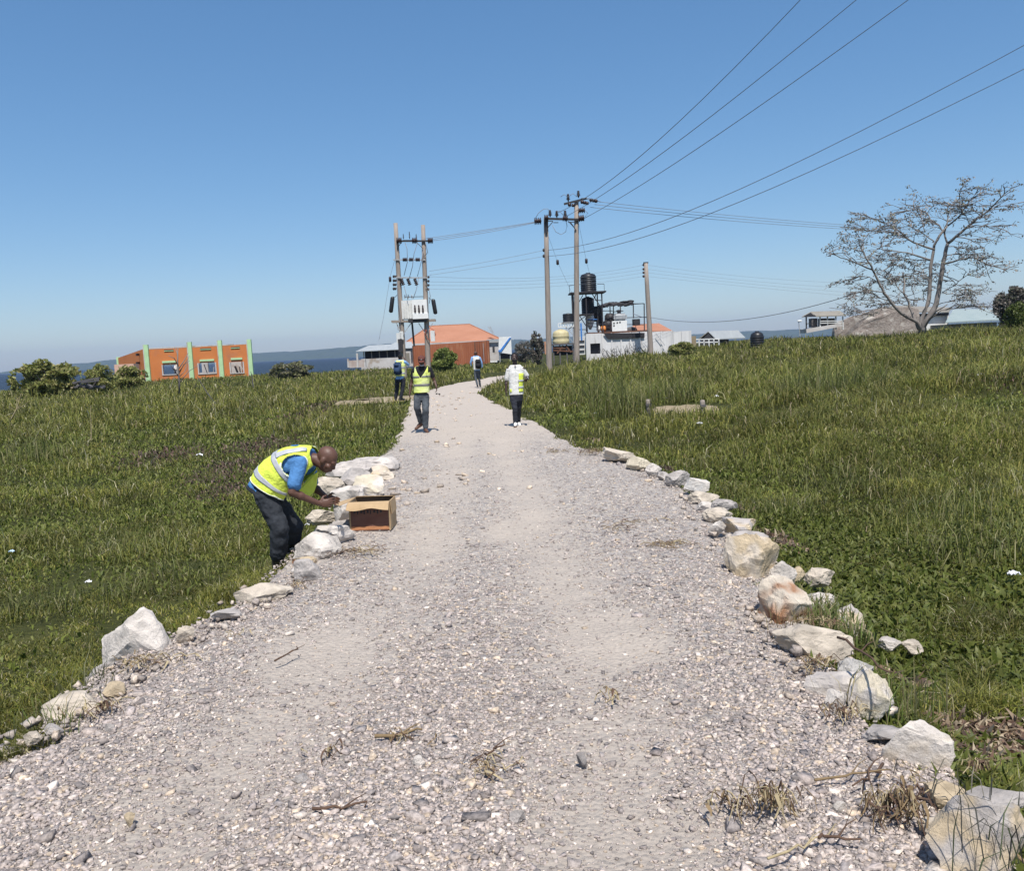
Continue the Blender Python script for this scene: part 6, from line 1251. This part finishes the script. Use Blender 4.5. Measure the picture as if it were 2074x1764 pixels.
def add_hand(bm, w, d, nrm, side, curl=.35, k=1.0, spread=.08):
    """w wrist, d direction, nrm palm normal (fingers curl towards it), side = thumb side"""
    d = d.normalized(); side = (side-d*side.dot(d)).normalized(); nrm = (nrm-d*nrm.dot(d)-side*nrm.dot(side)).normalized(); rot = Matrix((side, d, nrm)).transposed()
    add_ell(bm, w+d*.045*k, (.041*k, .055*k, .016*k), rot, 2); add_ell(bm, w+d*.065*k, (.042*k, .03*k, .014*k), rot, 2)
    for i, L_ in enumerate((.068, .078, .072, .056)):
        x = (.033-.022*i)*k; p = w+d*.088*k+side*x-d*(.01*k if i == 3 else 0); dd = (d+side*(spread*(1.5-i))).normalized(); c_ = curl*(1+.12*i)
        for s_, seglen in enumerate((.42, .32, .26)):
            dd = (dd*math.cos(c_)+nrm*math.sin(c_)).normalized(); q = p+dd*L_*seglen*k; tcap(bm, p, (.0095-.001*s_)*k, q, (.0088-.001*s_)*k); p = q
    p = w+d*.02*k+side*.032*k; q = p+(d*.55+side*.75+nrm*.25).normalized()*.036*k; tcap(bm, p, .013*k, q, .0105*k)
    r_ = q+(d*.85+side*.25+nrm*.45).normalized()*.03*k; tcap(bm, q, .0105*k, r_, .0085*k)
def person(label, J, o_):
    """J joints in world metres; o_ options"""
    k = o_.get('k', 1.0); base = o_['base']; Rv = o_['Rv'].normalized(); sg = o_.get('sgn', 1)
    root = thing('person', label, 'person', base, o_.get('group')); S = o_['S']; bm = bmesh.new(); SK = o_.get('skin', 'skin')
    add_head(bm, J['head'], o_['fw'], o_['up'], k); tcap(bm, J['head']-o_['up'].normalized()*.06*k-o_['fw'].normalized()*.02*k, .052*k, J['neck'], .058*k)
    loft(bm, [(s_[0], s_[1]*.9, s_[2]*.88, s_[3]*.88) for s_ in S], Rv, -.004, sgn=sg)
    for s_ in 'RL':
        tcap(bm, J['sh'+s_], .052*k, J['el'+s_], .038*k); tcap(bm, J['el'+s_], .038*k, J['wr'+s_], .025*k)
        m_ = J['el'+s_].lerp(J['wr'+s_], .3); add_ell(bm, m_, (.041*k, .041*k, .055*k), (J['wr'+s_]-J['el'+s_]).to_track_quat('Z', 'Y').to_matrix())
        h = o_['hand'+s_]; add_hand(bm, J['wr'+s_], h[0], h[1], h[2], h[3], k)
        tcap(bm, J['hip'+s_], .078*k, J['kn'+s_], .052*k); tcap(bm, J['kn'+s_], .052*k, J['an'+s_], .035*k)
        tcap(bm, J['an'+s_]-Vector((0, 0, .03*k)), .033*k, J['toe'+s_], .028*k)
    body = soft('body', bm, SK, root, o_.get('vox', .0088), 3)
    if o_.get('noeyes'): pass
    for s_ in (() if o_.get('noeyes') else (-1, 1)):
        fw, up = o_['fw'].normalized(), o_['up'].normalized(); sd_ = fw.cross(up)
        B().ell(J['head']+(sd_*s_*.03+fw*.0835+up*.002)*k, (.0085*k,)*3, None, 2).out('eye', 'eye', root, True)
        B().ell(J['head']+(sd_*s_*.03+fw*.0893+up*.002)*k, (.0045*k,)*3, None, 2).out('pupil', 'hair', root, True)
    if o_.get('hair'):
        bm = bmesh.new(); fw, up = o_['fw'].normalized(), o_['up'].normalized(); sd_ = fw.cross(up); rot = Matrix((sd_, fw, up)).transposed()
        add_ell(bm, J['head']+(up*.042-fw*.026)*k, (.082*k, .094*k, .085*k), rot, 3); h_ = mesh_obj('hair', bm, M['hair'], root, True); crumple(h_, .004, 60)
    # trousers
    bm = bmesh.new(); P0 = st_interp(S, 0); loft(bm, [(S[0][0].lerp(S[1][0], -.35), S[0][1]*.95, S[0][2], S[0][3]), S[0], tuple(st_interp(S, .16))], Rv, .012*k, 6, sgn=sg)
    for s_ in 'RL':
        lw = o_.get('legw', (.088, .066, .056)); tcap(bm, J['hip'+s_], lw[0]*k, J['kn'+s_], lw[1]*k); e_ = J['kn'+s_].lerp(J['an'+s_], o_.get('cuff', .93)); tcap(bm, J['kn'+s_], lw[1]*k, e_, lw[2]*k)
    soft('trousers', bm, o_['trousers'], root, o_.get('vox', .0088)*1.4, 3, (.010*k, 14), seed=3)
    # shirt
    bm = bmesh.new(); loft(bm, [tuple(st_interp(S, u)) for u in (o_.get('hem', .08), .25, .45, .65, .85, .97)], Rv, o_.get('sinf', .014)*k, 14, sgn=sg)
    for s_ in 'RL':
        e_ = J['sh'+s_].lerp(J['el'+s_], o_.get('sleeve', .72)); r1 = o_.get('slw', .058); tcap(bm, J['sh'+s_], o_.get('shr', .066)*k, e_, r1*k)
        if o_.get('sleeve', .72) >= 1: tcap(bm, J['el'+s_], r1*k, J['el'+s_].lerp(J['wr'+s_], .92), .04*k)
    shirt = soft('shirt', bm, o_['shirt'], root, o_.get('vox', .0088)*1.4, 3, o_.get('scr', (.008*k, 13)), seed=7)
    # shoes
    for s_ in 'RL':
        bm = bmesh.new(); a, t_ = J['an'+s_], J['toe'+s_]; fl = Vector((0, 0, -.045*k)); d = (t_-a); d.z = 0; heel = a+fl-d.normalized()*.045*k if d.length > .02 else a+fl
        tcap(bm, heel+Vector((0, 0, .012)), .042*k, t_+Vector((0, 0, .0)), .036*k); tcap(bm, a+fl*.3, .045*k, a+(t_-a)*.55+Vector((0, 0, -.005)), .042*k)
        top = a.lerp(J['kn'+s_], o_.get('boot', .12)); tcap(bm, a+fl*.5, .045*k, top, o_.get('bootw', .046)*k)
        soft('boot' if o_.get('boot') else 'shoe', bm, o_['shoe'], root, .009*k, 2)
        if o_.get('sole'): q = (heel+t_)/2-Vector((0, 0, .032*k)); dq = (t_-heel); B().box(q, (.075*k, dq.length+.06*k, .022*k), dq.to_track_quat('Y', 'Z').to_matrix()).out('sole', o_['sole'], root)
    return root, shirt
def J7(x, y, Y): return at(767.3+.1776*x, 693.7+.1776*y, Y)
Z = Vector((0, 0, 1))
def vest(root, S, Rv, sg, m, bm_, infl=.03, vtop=.62, gap0=1.2, bands=((.12, .2), (.32, .4)), arm=(.60, 40), straps=True, k=1.0, cr=(.006, 9), neck=True, piping=True, keepx=None):
    def keep(u, ph):
        a = abs(ph)
        if keepx and not keepx(u, ph): return False
        g = gap0+max(0, (u-.38))/.62*58*(1 if neck else 0)
        if a < g: return False
        if u > arm[0] and 90-arm[1] < a < 90+arm[1]*.75: return False
        if u > .93 and a > 150: return False
        return True
    v = shell('vest', S, Rv, infl, m, root, keep, sgn=sg, cr=cr, rows=60, seg=110)
    for u0, u1 in bands: shell('reflective_band', S, Rv, infl+.007, bm_, None, keep, u0, u1, 6, sgn=sg, cr=cr).parent = v
    if straps:
        for s_ in (-1, 1):
            def ks(u, ph, s_=s_): a = ph*s_; return keep(u, ph) and ((24+14*(u > .85) < a < 40+12*(u > .85)) or (145 < a < 158))
            shell('reflective_band', S, Rv, infl+.009, bm_, None, ks, bands[-1][1], .99, 20, sgn=sg, cr=cr).parent = v
    for c in v.children: c.matrix_parent_inverse = (Matrix.Translation(root.location) if False else v.matrix_world.inverted() if False else Matrix.Identity(4))
    return v
def fix_children(v, root):
    for c in v.children: c.matrix_parent_inverse = Matrix.Identity(4)
# --- man in cap
Y = gp(862, 873).y; q = lambda x, y, d=0: J7(x, y, Y+d)
Rv = Vector((-1, .08, 0)); S = [(q(484, 640), .150, .10, .11), (q(484, 570), .150, .10, .105), (q(484, 480), .145, .095, .10), (q(486, 390), .168, .105, .115), (q(488, 310), .185, .085, .10), (q(488, 272), .085, .05, .06)]
J = dict(head=q(487, 212, -.03), neck=q(488, 290), shR=q(402, 312), shL=q(580, 312), elR=q(370, 455, .05), elL=q(632, 440, .04), wrR=q(349, 580, -.02), wrL=q(653, 505, -.06), hipR=q(440, 620), hipL=q(530, 620), knR=q(434, 745, -.10), knL=q(530, 765, -.12), anR=q(478, 915, .12), anL=q(530, 985, -.05), toeR=q(420, 985, .02), toeL=q(552, 1022, -.2))
o_ = dict(base=q(505, 1035), Rv=Rv, S=S, sgn=1, fw=Vector((.03, -1, -.35)), up=Vector((0, -.3, 1)), handR=(Vector((-.05, -.1, -1)), Vector((1, 0, 0)), Vector((0, -1, 0)), .3), handL=(Vector((.1, -.2, -1)), Vector((-1, 0, 0)), Vector((0, -1, 0)), .45), trousers='jeans', shirt='black_cloth', shoe='brown_boot', boot=.3, bootw=.05, cuff=.88, legw=(.098, .082, .072), sleeve=.55, skin='skin', hem=.2)
cap_man, sh_ = person('man in maroon cap and yellow striped vest walking toward the camera', J, o_)
VS = [(q(486, 572), .158, .118, .12), (q(486, 490), .150, .112, .115), (q(486, 400), .172, .12, .12), (q(487, 345), .18, .11, .115), (q(488, 290), .175, .07, .08), (q(488, 268), .12, .04, .05)]
v = vest(cap_man, VS, Rv, 1, 'hivis_pale', 'band_dark', bands=((.18, .235), (.40, .455)), straps=False); fix_children(v, cap_man)
bd = B(); bd.lathe(q(545, 352, -.165), [(.022, 0), (.026, .004), (.022, .008)], 14, Vector((0, -1, 0))).out('badge', 'band_dark', cap_man); B().lathe(q(545, 352, -.172), [(.001, 0), (.019, .002), (.001, .004)], 14, Vector((0, -1, 0))).out('badge_face', 'hivis', cap_man)
hd = J['head']; fw = o_['fw'].normalized(); up = o_['up'].normalized(); up = (up-fw*up.dot(fw)).normalized(); rot = Matrix((fw.cross(up), fw, up)).transposed()
bm = bmesh.new(); add_ell(bm, hd+up*.052-fw*.012, (.089, .107, .078), rot, 3); cut = hd+up*.022
bmesh.ops.bisect_plane(bm, geom=bm.verts[:]+bm.edges[:]+bm.faces[:], plane_co=cut, plane_no=up, clear_inner=True); cp = mesh_obj('cap', bm, M['cap'], cap_man, True)
bm = bmesh.new(); add_ell(bm, hd+up*.028+fw*.115, (.075, .075, .010), rot, 3); mesh_obj('cap_peak', bm, M['cap'], cap_man, True); B().box(hd+up*.066+fw*.094, (.03, .006, .014), rot).out('cap_badge', 'white_cloth', cap_man)
bm = bmesh.new(); add_ell(bm, hd+fw*.045-up*.085, (.062, .058, .036), rot, 3); mesh_obj('face_mask', bm, M['mask_grey'], cap_man, True)
g_ = J['wrL']+Vector((.03, -.03, -.17)); b = B(); b.ell(g_+Vector((-.03, 0, 0)), (.026, .006, .018)).ell(g_+Vector((.035, 0, -.01)), (.026, .006, .018)).bar(g_+Vector((-.01, 0, .004)), g_+Vector((.02, 0, 0)), .005)
sg_ = b.out('sunglasses', 'boot', None, True); tag(sg_, 'dark sunglasses dangling from the capped man\'s left hand', 'sunglasses')
# --- man in white shirt
Y = gp(1043, 862).y; q = lambda x, y, d=0: J7(x, y, Y+d)
Rv = Vector((-1, -.05, 0)); S = [(q(1565, 650), .145, .10, .11), (q(1565, 585), .15, .105, .108), (q(1563, 480), .145, .095, .105), (q(1560, 380), .165, .10, .115), (q(1556, 290), .145, .08, .09), (q(1552, 255), .08, .05, .06)]
J = dict(head=q(1543, 180, -.02), neck=q(1550, 268), shR=q(1476, 306), shL=q(1638, 302), elR=q(1452, 440, .05), elL=q(1690, 400, .06), wrR=q(1448, 555, -.02), wrL=q(1690, 415, -.17), hipR=q(1528, 620), hipL=q(1602, 620), knR=q(1549, 755, -.12), knL=q(1592, 745, .05), anR=q(1556, 925, -.08), anL=q(1590, 915, .22), toeR=q(1552, 950, -.25), toeL=q(1606, 948, .1))
o_ = dict(base=q(1560, 975), Rv=Rv, S=S, fw=Vector((-.12, -1, -.12)), up=Vector((0, -.1, 1)), handR=(Vector((0, -.1, -1)), Vector((1, 0, 0)), Vector((0, -1, 0)), .45), handL=(Vector((-.25, -.75, -.35)), Vector((-1, 0, -.2)), Vector((0, -.2, 1)), .7), trousers='trousers', shirt='white_cloth', shoe='white_cloth', sole='brown_boot', legw=(.088, .066, .056), sleeve=.8, slw=.066, hem=.17, hair=True, skin='skin3', sinf=.026, shr=.052, scr=(.006, 9))
wm, sh_ = person('man in white shirt with yellow reflective panel walking toward the camera', J, o_)
VS = [(q(1566, 575), .157, .112, .115), (q(1565, 490), .153, .109, .118), (q(1562, 390), .172, .114, .124), (q(1558, 300), .19, .10, .11)]
kx = lambda u, ph: (-58 < ph < -14 and u < .8) 
shell('vest_panel', VS, Rv, .022, 'hivis', wm, kx, .06, .78, 16, cr=(.008, 11)); 
for u0, u1 in ((.22, .29), (.47, .54)): shell('reflective_band', VS, Rv, .030, 'band', wm, lambda u, ph: -60 < ph < -10, u0, u1, 4, cr=(.008, 11))
shell('vest_corner', VS, Rv, .022, 'hivis', wm, lambda u, ph: 42 < ph < 62, .06, .2, 5, cr=(.008, 11))
B().poly([q(1541, 262, -.115), q(1563, 262, -.115), q(1552, 285, -.14)], (0, .004, 0)).out('neckline', 'skin3', wm)
for i in range(5): B().ell(q(1558+i, 310+i*48, -.142), (.006, .004, .006)).out('button', 'band', wm, True)
hd = J['head']; fw = o_['fw'].normalized(); up = o_['up'].normalized(); up = (up-fw*up.dot(fw)).normalized(); rot = Matrix((fw.cross(up), fw, up)).transposed()
bm = bmesh.new(); add_ell(bm, hd+fw*.04-up*.048, (.066, .070, .052), rot, 3); mesh_obj('face_mask', bm, M['black_cloth'], wm, True)
bm = bmesh.new(); d = (J['wrL']-J['elL']).normalized(); add_lathe(bm, J['wrL']-d*.02, [(.031, -.012), (.034, 0), (.031, .012)], 16, d); mesh_obj('watch', bm, M['grey_metal'], wm, True)
# --- man with blue backpack
Y = 33.5; q = lambda x, y, d=0: J7(x, y, Y+d); gz = H1(q(230, 650).x, Y)
Rv = Vector((.95, -.3, 0)); S = [(q(238, 440), .15, .10, .11), (q(238, 400), .15, .10, .105), (q(240, 330), .14, .095, .10), (q(243, 270), .165, .105, .11), (q(245, 222), .18, .085, .10), (q(245, 198), .08, .05, .06)]
J = dict(head=q(242, 172), neck=q(245, 210), shR=q(296, 226, -.05), shL=q(196, 226, .1), elR=q(340, 262, .2), elL=q(215, 270, .3), wrR=q(296, 195, .3), wrL=q(240, 205, .35), hipR=q(276, 425), hipL=q(208, 425, .1), knR=q(268, 535), knL=q(206, 535, .1), anR=q(247, 640), anL=q(188, 640, .1), toeR=q(290, 652, .1), toeL=q(196, 652, .25))
o_ = dict(base=q(225, 655), Rv=Rv, S=S, fw=Vector((.35, 1, .05)), up=Vector((0, 0, 1)), handR=(Vector((-.4, .3, .7)), Vector((-.5, .5, -.2)), Vector((0, -1, 0)), .5), handL=(Vector((.4, .2, .8)), Vector((0, 1, 0)), Vector((1, 0, 0)), .5), trousers='trousers', vox=.014, noeyes=True, shirt='ltblue', shoe='boot', sleeve=.85, hair=True, legw=(.1, .08, .068))
bp_man, sh_ = person('man seen from behind with blue backpack, hands raised to his head', J, o_)
VS = [(q(240, 385), .165, .125, .125), (q(240, 320), .155, .115, .115), (q(243, 262), .175, .12, .12), (q(245, 222), .175, .08, .09), (q(245, 203), .12, .04, .05)]
v = vest(bp_man, VS, Rv, 1, 'hivis_pale', 'band', bands=((.1, .17), (.34, .41)), straps=False); fix_children(v, bp_man)
def backpack(label, c, w, h, d, m, m2, back, side, group=None):
    r_ = thing('backpack', label, 'backpack', c); rot = Matrix((side, -back, Z)).transposed() if False else Matrix((side.normalized(), back.normalized(), Z)).transposed()
    for nm, cc, s_, mm in (('main_bag', Vector((0, 0, 0)), (w, d, h), m), ('front_pocket', back.normalized()*d*.55+Vector((0, 0, -h*.16)), (w*.78, d*.4, h*.5), m2), ('top_pocket', back.normalized()*d*.5+Vector((0, 0, h*.27)), (w*.6, d*.25, h*.22), m2)):
        bm = bmesh.new(); add_box(bm, Vector(c)+cc, s_, rot); bmesh.ops.bevel(bm, geom=bm.edges[:], offset=min(s_)*.3, segments=4, affect='EDGES'); o = mesh_obj(nm, bm, M[mm], r_, True); crumple(o, .006, 8)
    for s_ in (-1, 1):
        a = Vector(c)+side.normalized()*s_*w*.34
        B().tube([a+Z*h*.42, a+Z*h*.5-back.normalized()*.12, a+Z*h*.3-back.normalized()*.26, a-Z*h*.2-back.normalized()*.2, a-Z*h*.4], .018, 6).out('strap', m, r_, True)
    return r_
backpack('blue grey backpack on the man with raised hands', q(212, 300, -.26), .30, .50, .18, 'navy', 'navy', Vector((-.3, -.95, 0)), Vector((.95, -.3, 0)))
# --- far man with black backpack
Y = gp(968.9, 783.6).y; q = lambda x, y, d=0: J7(x, y, Y+d)
Rv = Vector((1, 0, 0)); S = [(q(1118, 335), .135, .10, .11), (q(1118, 308), .135, .10, .105), (q(1115, 260), .14, .095, .10), (q(1110, 215), .16, .105, .11), (q(1106, 172), .175, .085, .10), (q(1103, 152), .08, .05, .06)]
J = dict(head=q(1100, 128), neck=q(1103, 160), shR=q(1148, 178), shL=q(1062, 178), elR=q(1170, 235), elL=q(1046, 230), wrR=q(1176, 290, .05), wrL=q(1052, 268, .2), hipR=q(1140, 335), hipL=q(1098, 335), knR=q(1140, 415), knL=q(1104, 415, -.05), anR=q(1152, 492, .1), anL=q(1122, 492, -.15), toeR=q(1158, 505, .3), toeL=q(1126, 503, .05))
o_ = dict(base=q(1135, 505), Rv=Rv, S=S, fw=Vector((0, 1, 0)), up=Vector((0, 0, 1)), handR=(Vector((0, .1, -1)), Vector((-1, 0, 0)), Vector((0, 1, 0)), .4), handL=(Vector((.1, .6, -.6)), Vector((1, 0, 0)), Vector((0, .5, 1)), .4), trousers='jeans', vox=.016, noeyes=True, shirt='ltblue', shoe='boot', sleeve=1.0, slw=.055)
fm, sh_ = person('distant man with black backpack walking away up the road', J, o_)
VS = [(q(1117, 312), .155, .125, .125), (q(1115, 260), .155, .115, .115), (q(1110, 205), .172, .12, .12), (q(1106, 172), .17, .08, .09), (q(1104, 158), .12, .04, .05)]
shell('vest', VS, Rv, .02, 'white_cloth', fm, lambda u, ph: not (u > .55 and 60 < abs(ph) < 118) and abs(ph) > 6)
backpack('black backpack on the distant man', q(1130, 248, -.24), .30, .48, .17, 'black_cloth', 'black_cloth', Vector((0, -1, 0)), Vector((1, 0, 0)))
# --- bending worker
def K(x, y, Y): return at(491.1+.1914*x, 859.4+.1914*y, Y)
YM = 8.3; Rv = Vector((-.16, -.98, .05)).normalized()
S = [(K(215, 700, YM), .155, .125, .13), (K(270, 600, YM), .145, .12, .125), (K(350, 510, YM), .145, .12, .125), (K(470, 435, YM), .165, .13, .135), (K(600, 385, YM), .18, .115, .12), (K(700, 365, YM), .15, .085, .085), (K(755, 360, YM), .065, .055, .06)]
J = dict(head=K(890, 372, YM-.02), neck=K(765, 372, YM), shR=K(612, 415, YM-.15), shL=K(690, 430, YM+.17), elR=K(520, 722, YM-.24), elL=K(742, 655, YM+.26), wrR=K(812, 842, YM-.10), wrL=K(892, 782, YM+.13), hipR=K(235, 750, YM-.09), hipL=K(300, 760, YM+.10), knR=K(392, 1100, YM-.15), knL=K(545, 1075, YM+.16), anR=K(365, 1545, YM-.05), anL=K(520, 1290, YM+.34), toeR=K(430, 1640, YM-.14), toeL=K(650, 1262, YM+.40))
o_ = dict(base=K(380, 1590, YM), scr=(.011, 9), Rv=Rv, S=S, fw=Vector((.72, -.16, -.62)), up=Vector((.62, -.06, .72)), handR=(Vector((.95, .15, .02)), Vector((0, 1, .15)), Vector((.1, .1, 1)), .42), handL=(Vector((.9, -.15, -.28)), Vector((-.15, -1, 0)), Vector((.3, -.1, 1)), .42),
    vox=.0072, noeyes=True, trousers='black_jeans', shirt='blue_shirt', shoe='boot', boot=.52, bootw=.066, cuff=.62, legw=(.10, .085, .078), sleeve=.74, slw=.068, skin='skin2', hem=.0, k=1.06)
bw, sh_ = person('worker in blue shirt and yellow vest bending over a cardboard box', J, o_)
VS = [(K(285, 670, YM), .19, .215, .185), (K(335, 590, YM), .19, .215, .175), (K(420, 500, YM), .195, .20, .175), (K(520, 430, YM), .20, .20, .165), (K(610, 385, YM), .20, .19, .145), (K(690, 350, YM), .165, .15, .105), (K(762, 335, YM), .10, .10, .07)]
def kv(u, ph):
    a = abs(ph)
    if a < 24+18*u: return False
    if ((u-.69)/.215)**2+((a-80)/31)**2 < 1: return False
    if u > .95 and a > 165: return False
    return True
v = shell('vest', VS, Rv, .012, 'hivis', bw, kv, rows=90, seg=160, cr=(.010, 8))
for u0, u1 in ((.13, .20), (.40, .47)): shell('reflective_band', VS, Rv, .019, 'band', v, kv, u0, u1, 6, 90, cr=(.010, 8))
for s_ in (-1, 1):
    shell('reflective_band', VS, Rv, .030, 'band', v, lambda u, ph, s_=s_: kv(u, ph) and 120 < ph*s_ < 137, .47, .95, 20, 160, cr=(.010, 8))
    shell('piping', VS, Rv, .016, 'piping', v, lambda u, ph, s_=s_: kv(u, ph) and 1 < (((u-.69)/.215)**2+((ph*s_-80)/31)**2) < 1.28, .42, .93, 60, 160, cr=(.010, 8))
shell('piping', VS, Rv, .016, 'piping', v, kv, 0, .02, 3, 90, cr=(.010, 8))
for c in v.children: c.matrix_parent_inverse = Matrix.Translation(-bw.location) @ Matrix.Translation(bw.location)
B().poly([K(700, 560, YM+.08), K(800, 505, YM+.12), K(785, 640, YM+.14), K(755, 720, YM+.1), K(680, 790, YM+.05), K(590, 715, YM)], (0, .006, 0)).out('vest_front_panel', 'hivis', bw)
for i, (x, y) in enumerate(((628, 246), (648, 243), (668, 244), (640, 262), (662, 262), (684, 254))): 
    p = ring_pt(VS, .70+.03*(i % 3), math.radians(172-6*(i//3)), Rv, .022); B().box(p, (.035, .014, .004), Matrix.Rotation(.2*i, 3, 'Z')).out('print', 'blue_paint', v)
for c in v.children:
    if c.name.startswith('print'): c.parent = bw; c.matrix_parent_inverse = Matrix.Translation(-bw.location)
# --- cardboard box
M['card'] = mat('cardboard', (.38, .26, .14), .9, c2=(.47, .33, .19), scale=5, bump=.1); M['card_print'] = mat('printed_cardboard', (.13, .055, .038), .8, c2=(.18, .09, .065), scale=5, stretch=(1, 1, 3), bump=.05); M['card_lit'] = mat('printed_edge', (.45, .2, .09), .85, scale=6); M['card_in_shade'] = mat('shaded_cardboard_inside', (.2, .13, .075), .95, scale=5)  # front and inside tones hold painted shade, the strip tone painted sunlight
g0 = gp(709, 1077, .01); g1 = gp(791.5, 1074, .01); ax = (g1-g0); ax.z = 0; W = ax.length; ax.normalize(); ay = Vector((-ax.y, ax.x, 0)); Hb = 60/sc(g0.y)*1.0; Db = .34; t_ = .006
bx = thing('cardboard_box', 'open cardboard box with printed front darkened by painted shade at the left road edge', 'box', g0+ax*W/2)
rot = Matrix((ax, ay, Z)).transposed(); c0 = g0+ax*W/2
def bxp(nm, m, x0, x1, y0, y1, z0, z1): return B().box(c0+ax*(x0+x1)/2+ay*(y0+y1)/2+Z*(z0+z1)/2, (x1-x0, y1-y0, z1-z0), rot).out(nm, m, bx)
w2 = W/2
bxp('front_panel', 'card_print', -w2, w2, 0, t_, 0, Hb); bxp('back_panel', 'card', -w2, w2, Db, Db+t_, 0, Hb); bxp('side_panel', 'card', -w2, -w2+t_, t_, Db, 0, Hb); bxp('side_panel', 'card', w2-t_, w2, t_, Db, 0, Hb); bxp('bottom_panel', 'card_in_shade', -w2+t_, w2-t_, t_, Db, .002, .008)  # brown front print darkened with the flap's shade; bottom in shade-dark card
bxp('inner_shade_sheet', 'card_in_shade', -w2+.008, w2-.008, Db-.006, Db-.002, .01, Hb-.01)  # added sheet, paints the shade inside the box onto its back panel
bxp('lower_lit_strip', 'card_lit', -w2+.006, w2-.006, -.0025, -.0005, .012, .048); bxp('edge_tape', 'card', -w2-.001, -w2+.016, -.003, -.0005, .0, Hb); bxp('edge_tape', 'card', w2-.016, w2+.001, -.003, -.0005, .0, Hb)  # orange strip paints the sunlit foot of the front below the flap's shadow
for i in range(9): bxp('printed_mark', 'boot', -w2+.05+i*.035, -w2+.05+i*.035+[.02, .012, .024, .016, .02, .01, .022, .018, .02][i], -.002, -.0005, Hb*.62-.012*(i % 2), Hb*.62+.03)
bm = bmesh.new(); n_ = 10; Vv = []
for i in range(n_+1):
    x = -w2+W*i/n_; wv = .006*math.sin(i*1.9)
    Vv.append([c0+ax*x+ay*.0+Z*Hb, c0+ax*(x*1.02)-ay*(.055+wv)+Z*(Hb-.015), c0+ax*(x*1.03)-ay*(.105+wv)+Z*(Hb-.065-.012*math.sin(i*.8))])
G = [[bm.verts.new(p) for p in r_] for r_ in Vv]
for a, b_ in zip(G, G[1:]):
    for j in range(2): bm.faces.new((a[j], b_[j], b_[j+1], a[j+1]))
fl = mesh_obj('front_flap', bm, M['card'], bx); fl.modifiers.new('s', 'SOLIDIFY').thickness = .005
def flap(nm, pts): 
    bm = bmesh.new(); bm.faces.new([bm.verts.new(p) for p in pts]); f_ = mesh_obj(nm, bm, M['card'], bx); f_.modifiers.new('s', 'SOLIDIFY').thickness = .005
tl = c0-ax*w2+Z*Hb
flap('side_flap', [tl+ay*.02, tl+ay*(Db-.02), K(975, 838, YM+.45), K(955, 900, YM+.12)])
tr = c0+ax*w2+Z*Hb; flap('side_flap', [tr+ay*.02, tr+ay*(Db-.02), tr+ay*(Db-.03)+ax*.01-Z*.14, tr+ay*.03+ax*.012-Z*.14])
bk = c0+ay*Db+Z*Hb; flap('back_flap', [bk-ax*w2, bk+ax*w2, bk+ax*w2*.98-ay*.05+Z*.012, bk-ax*w2*.9-ay*.04+Z*.018])
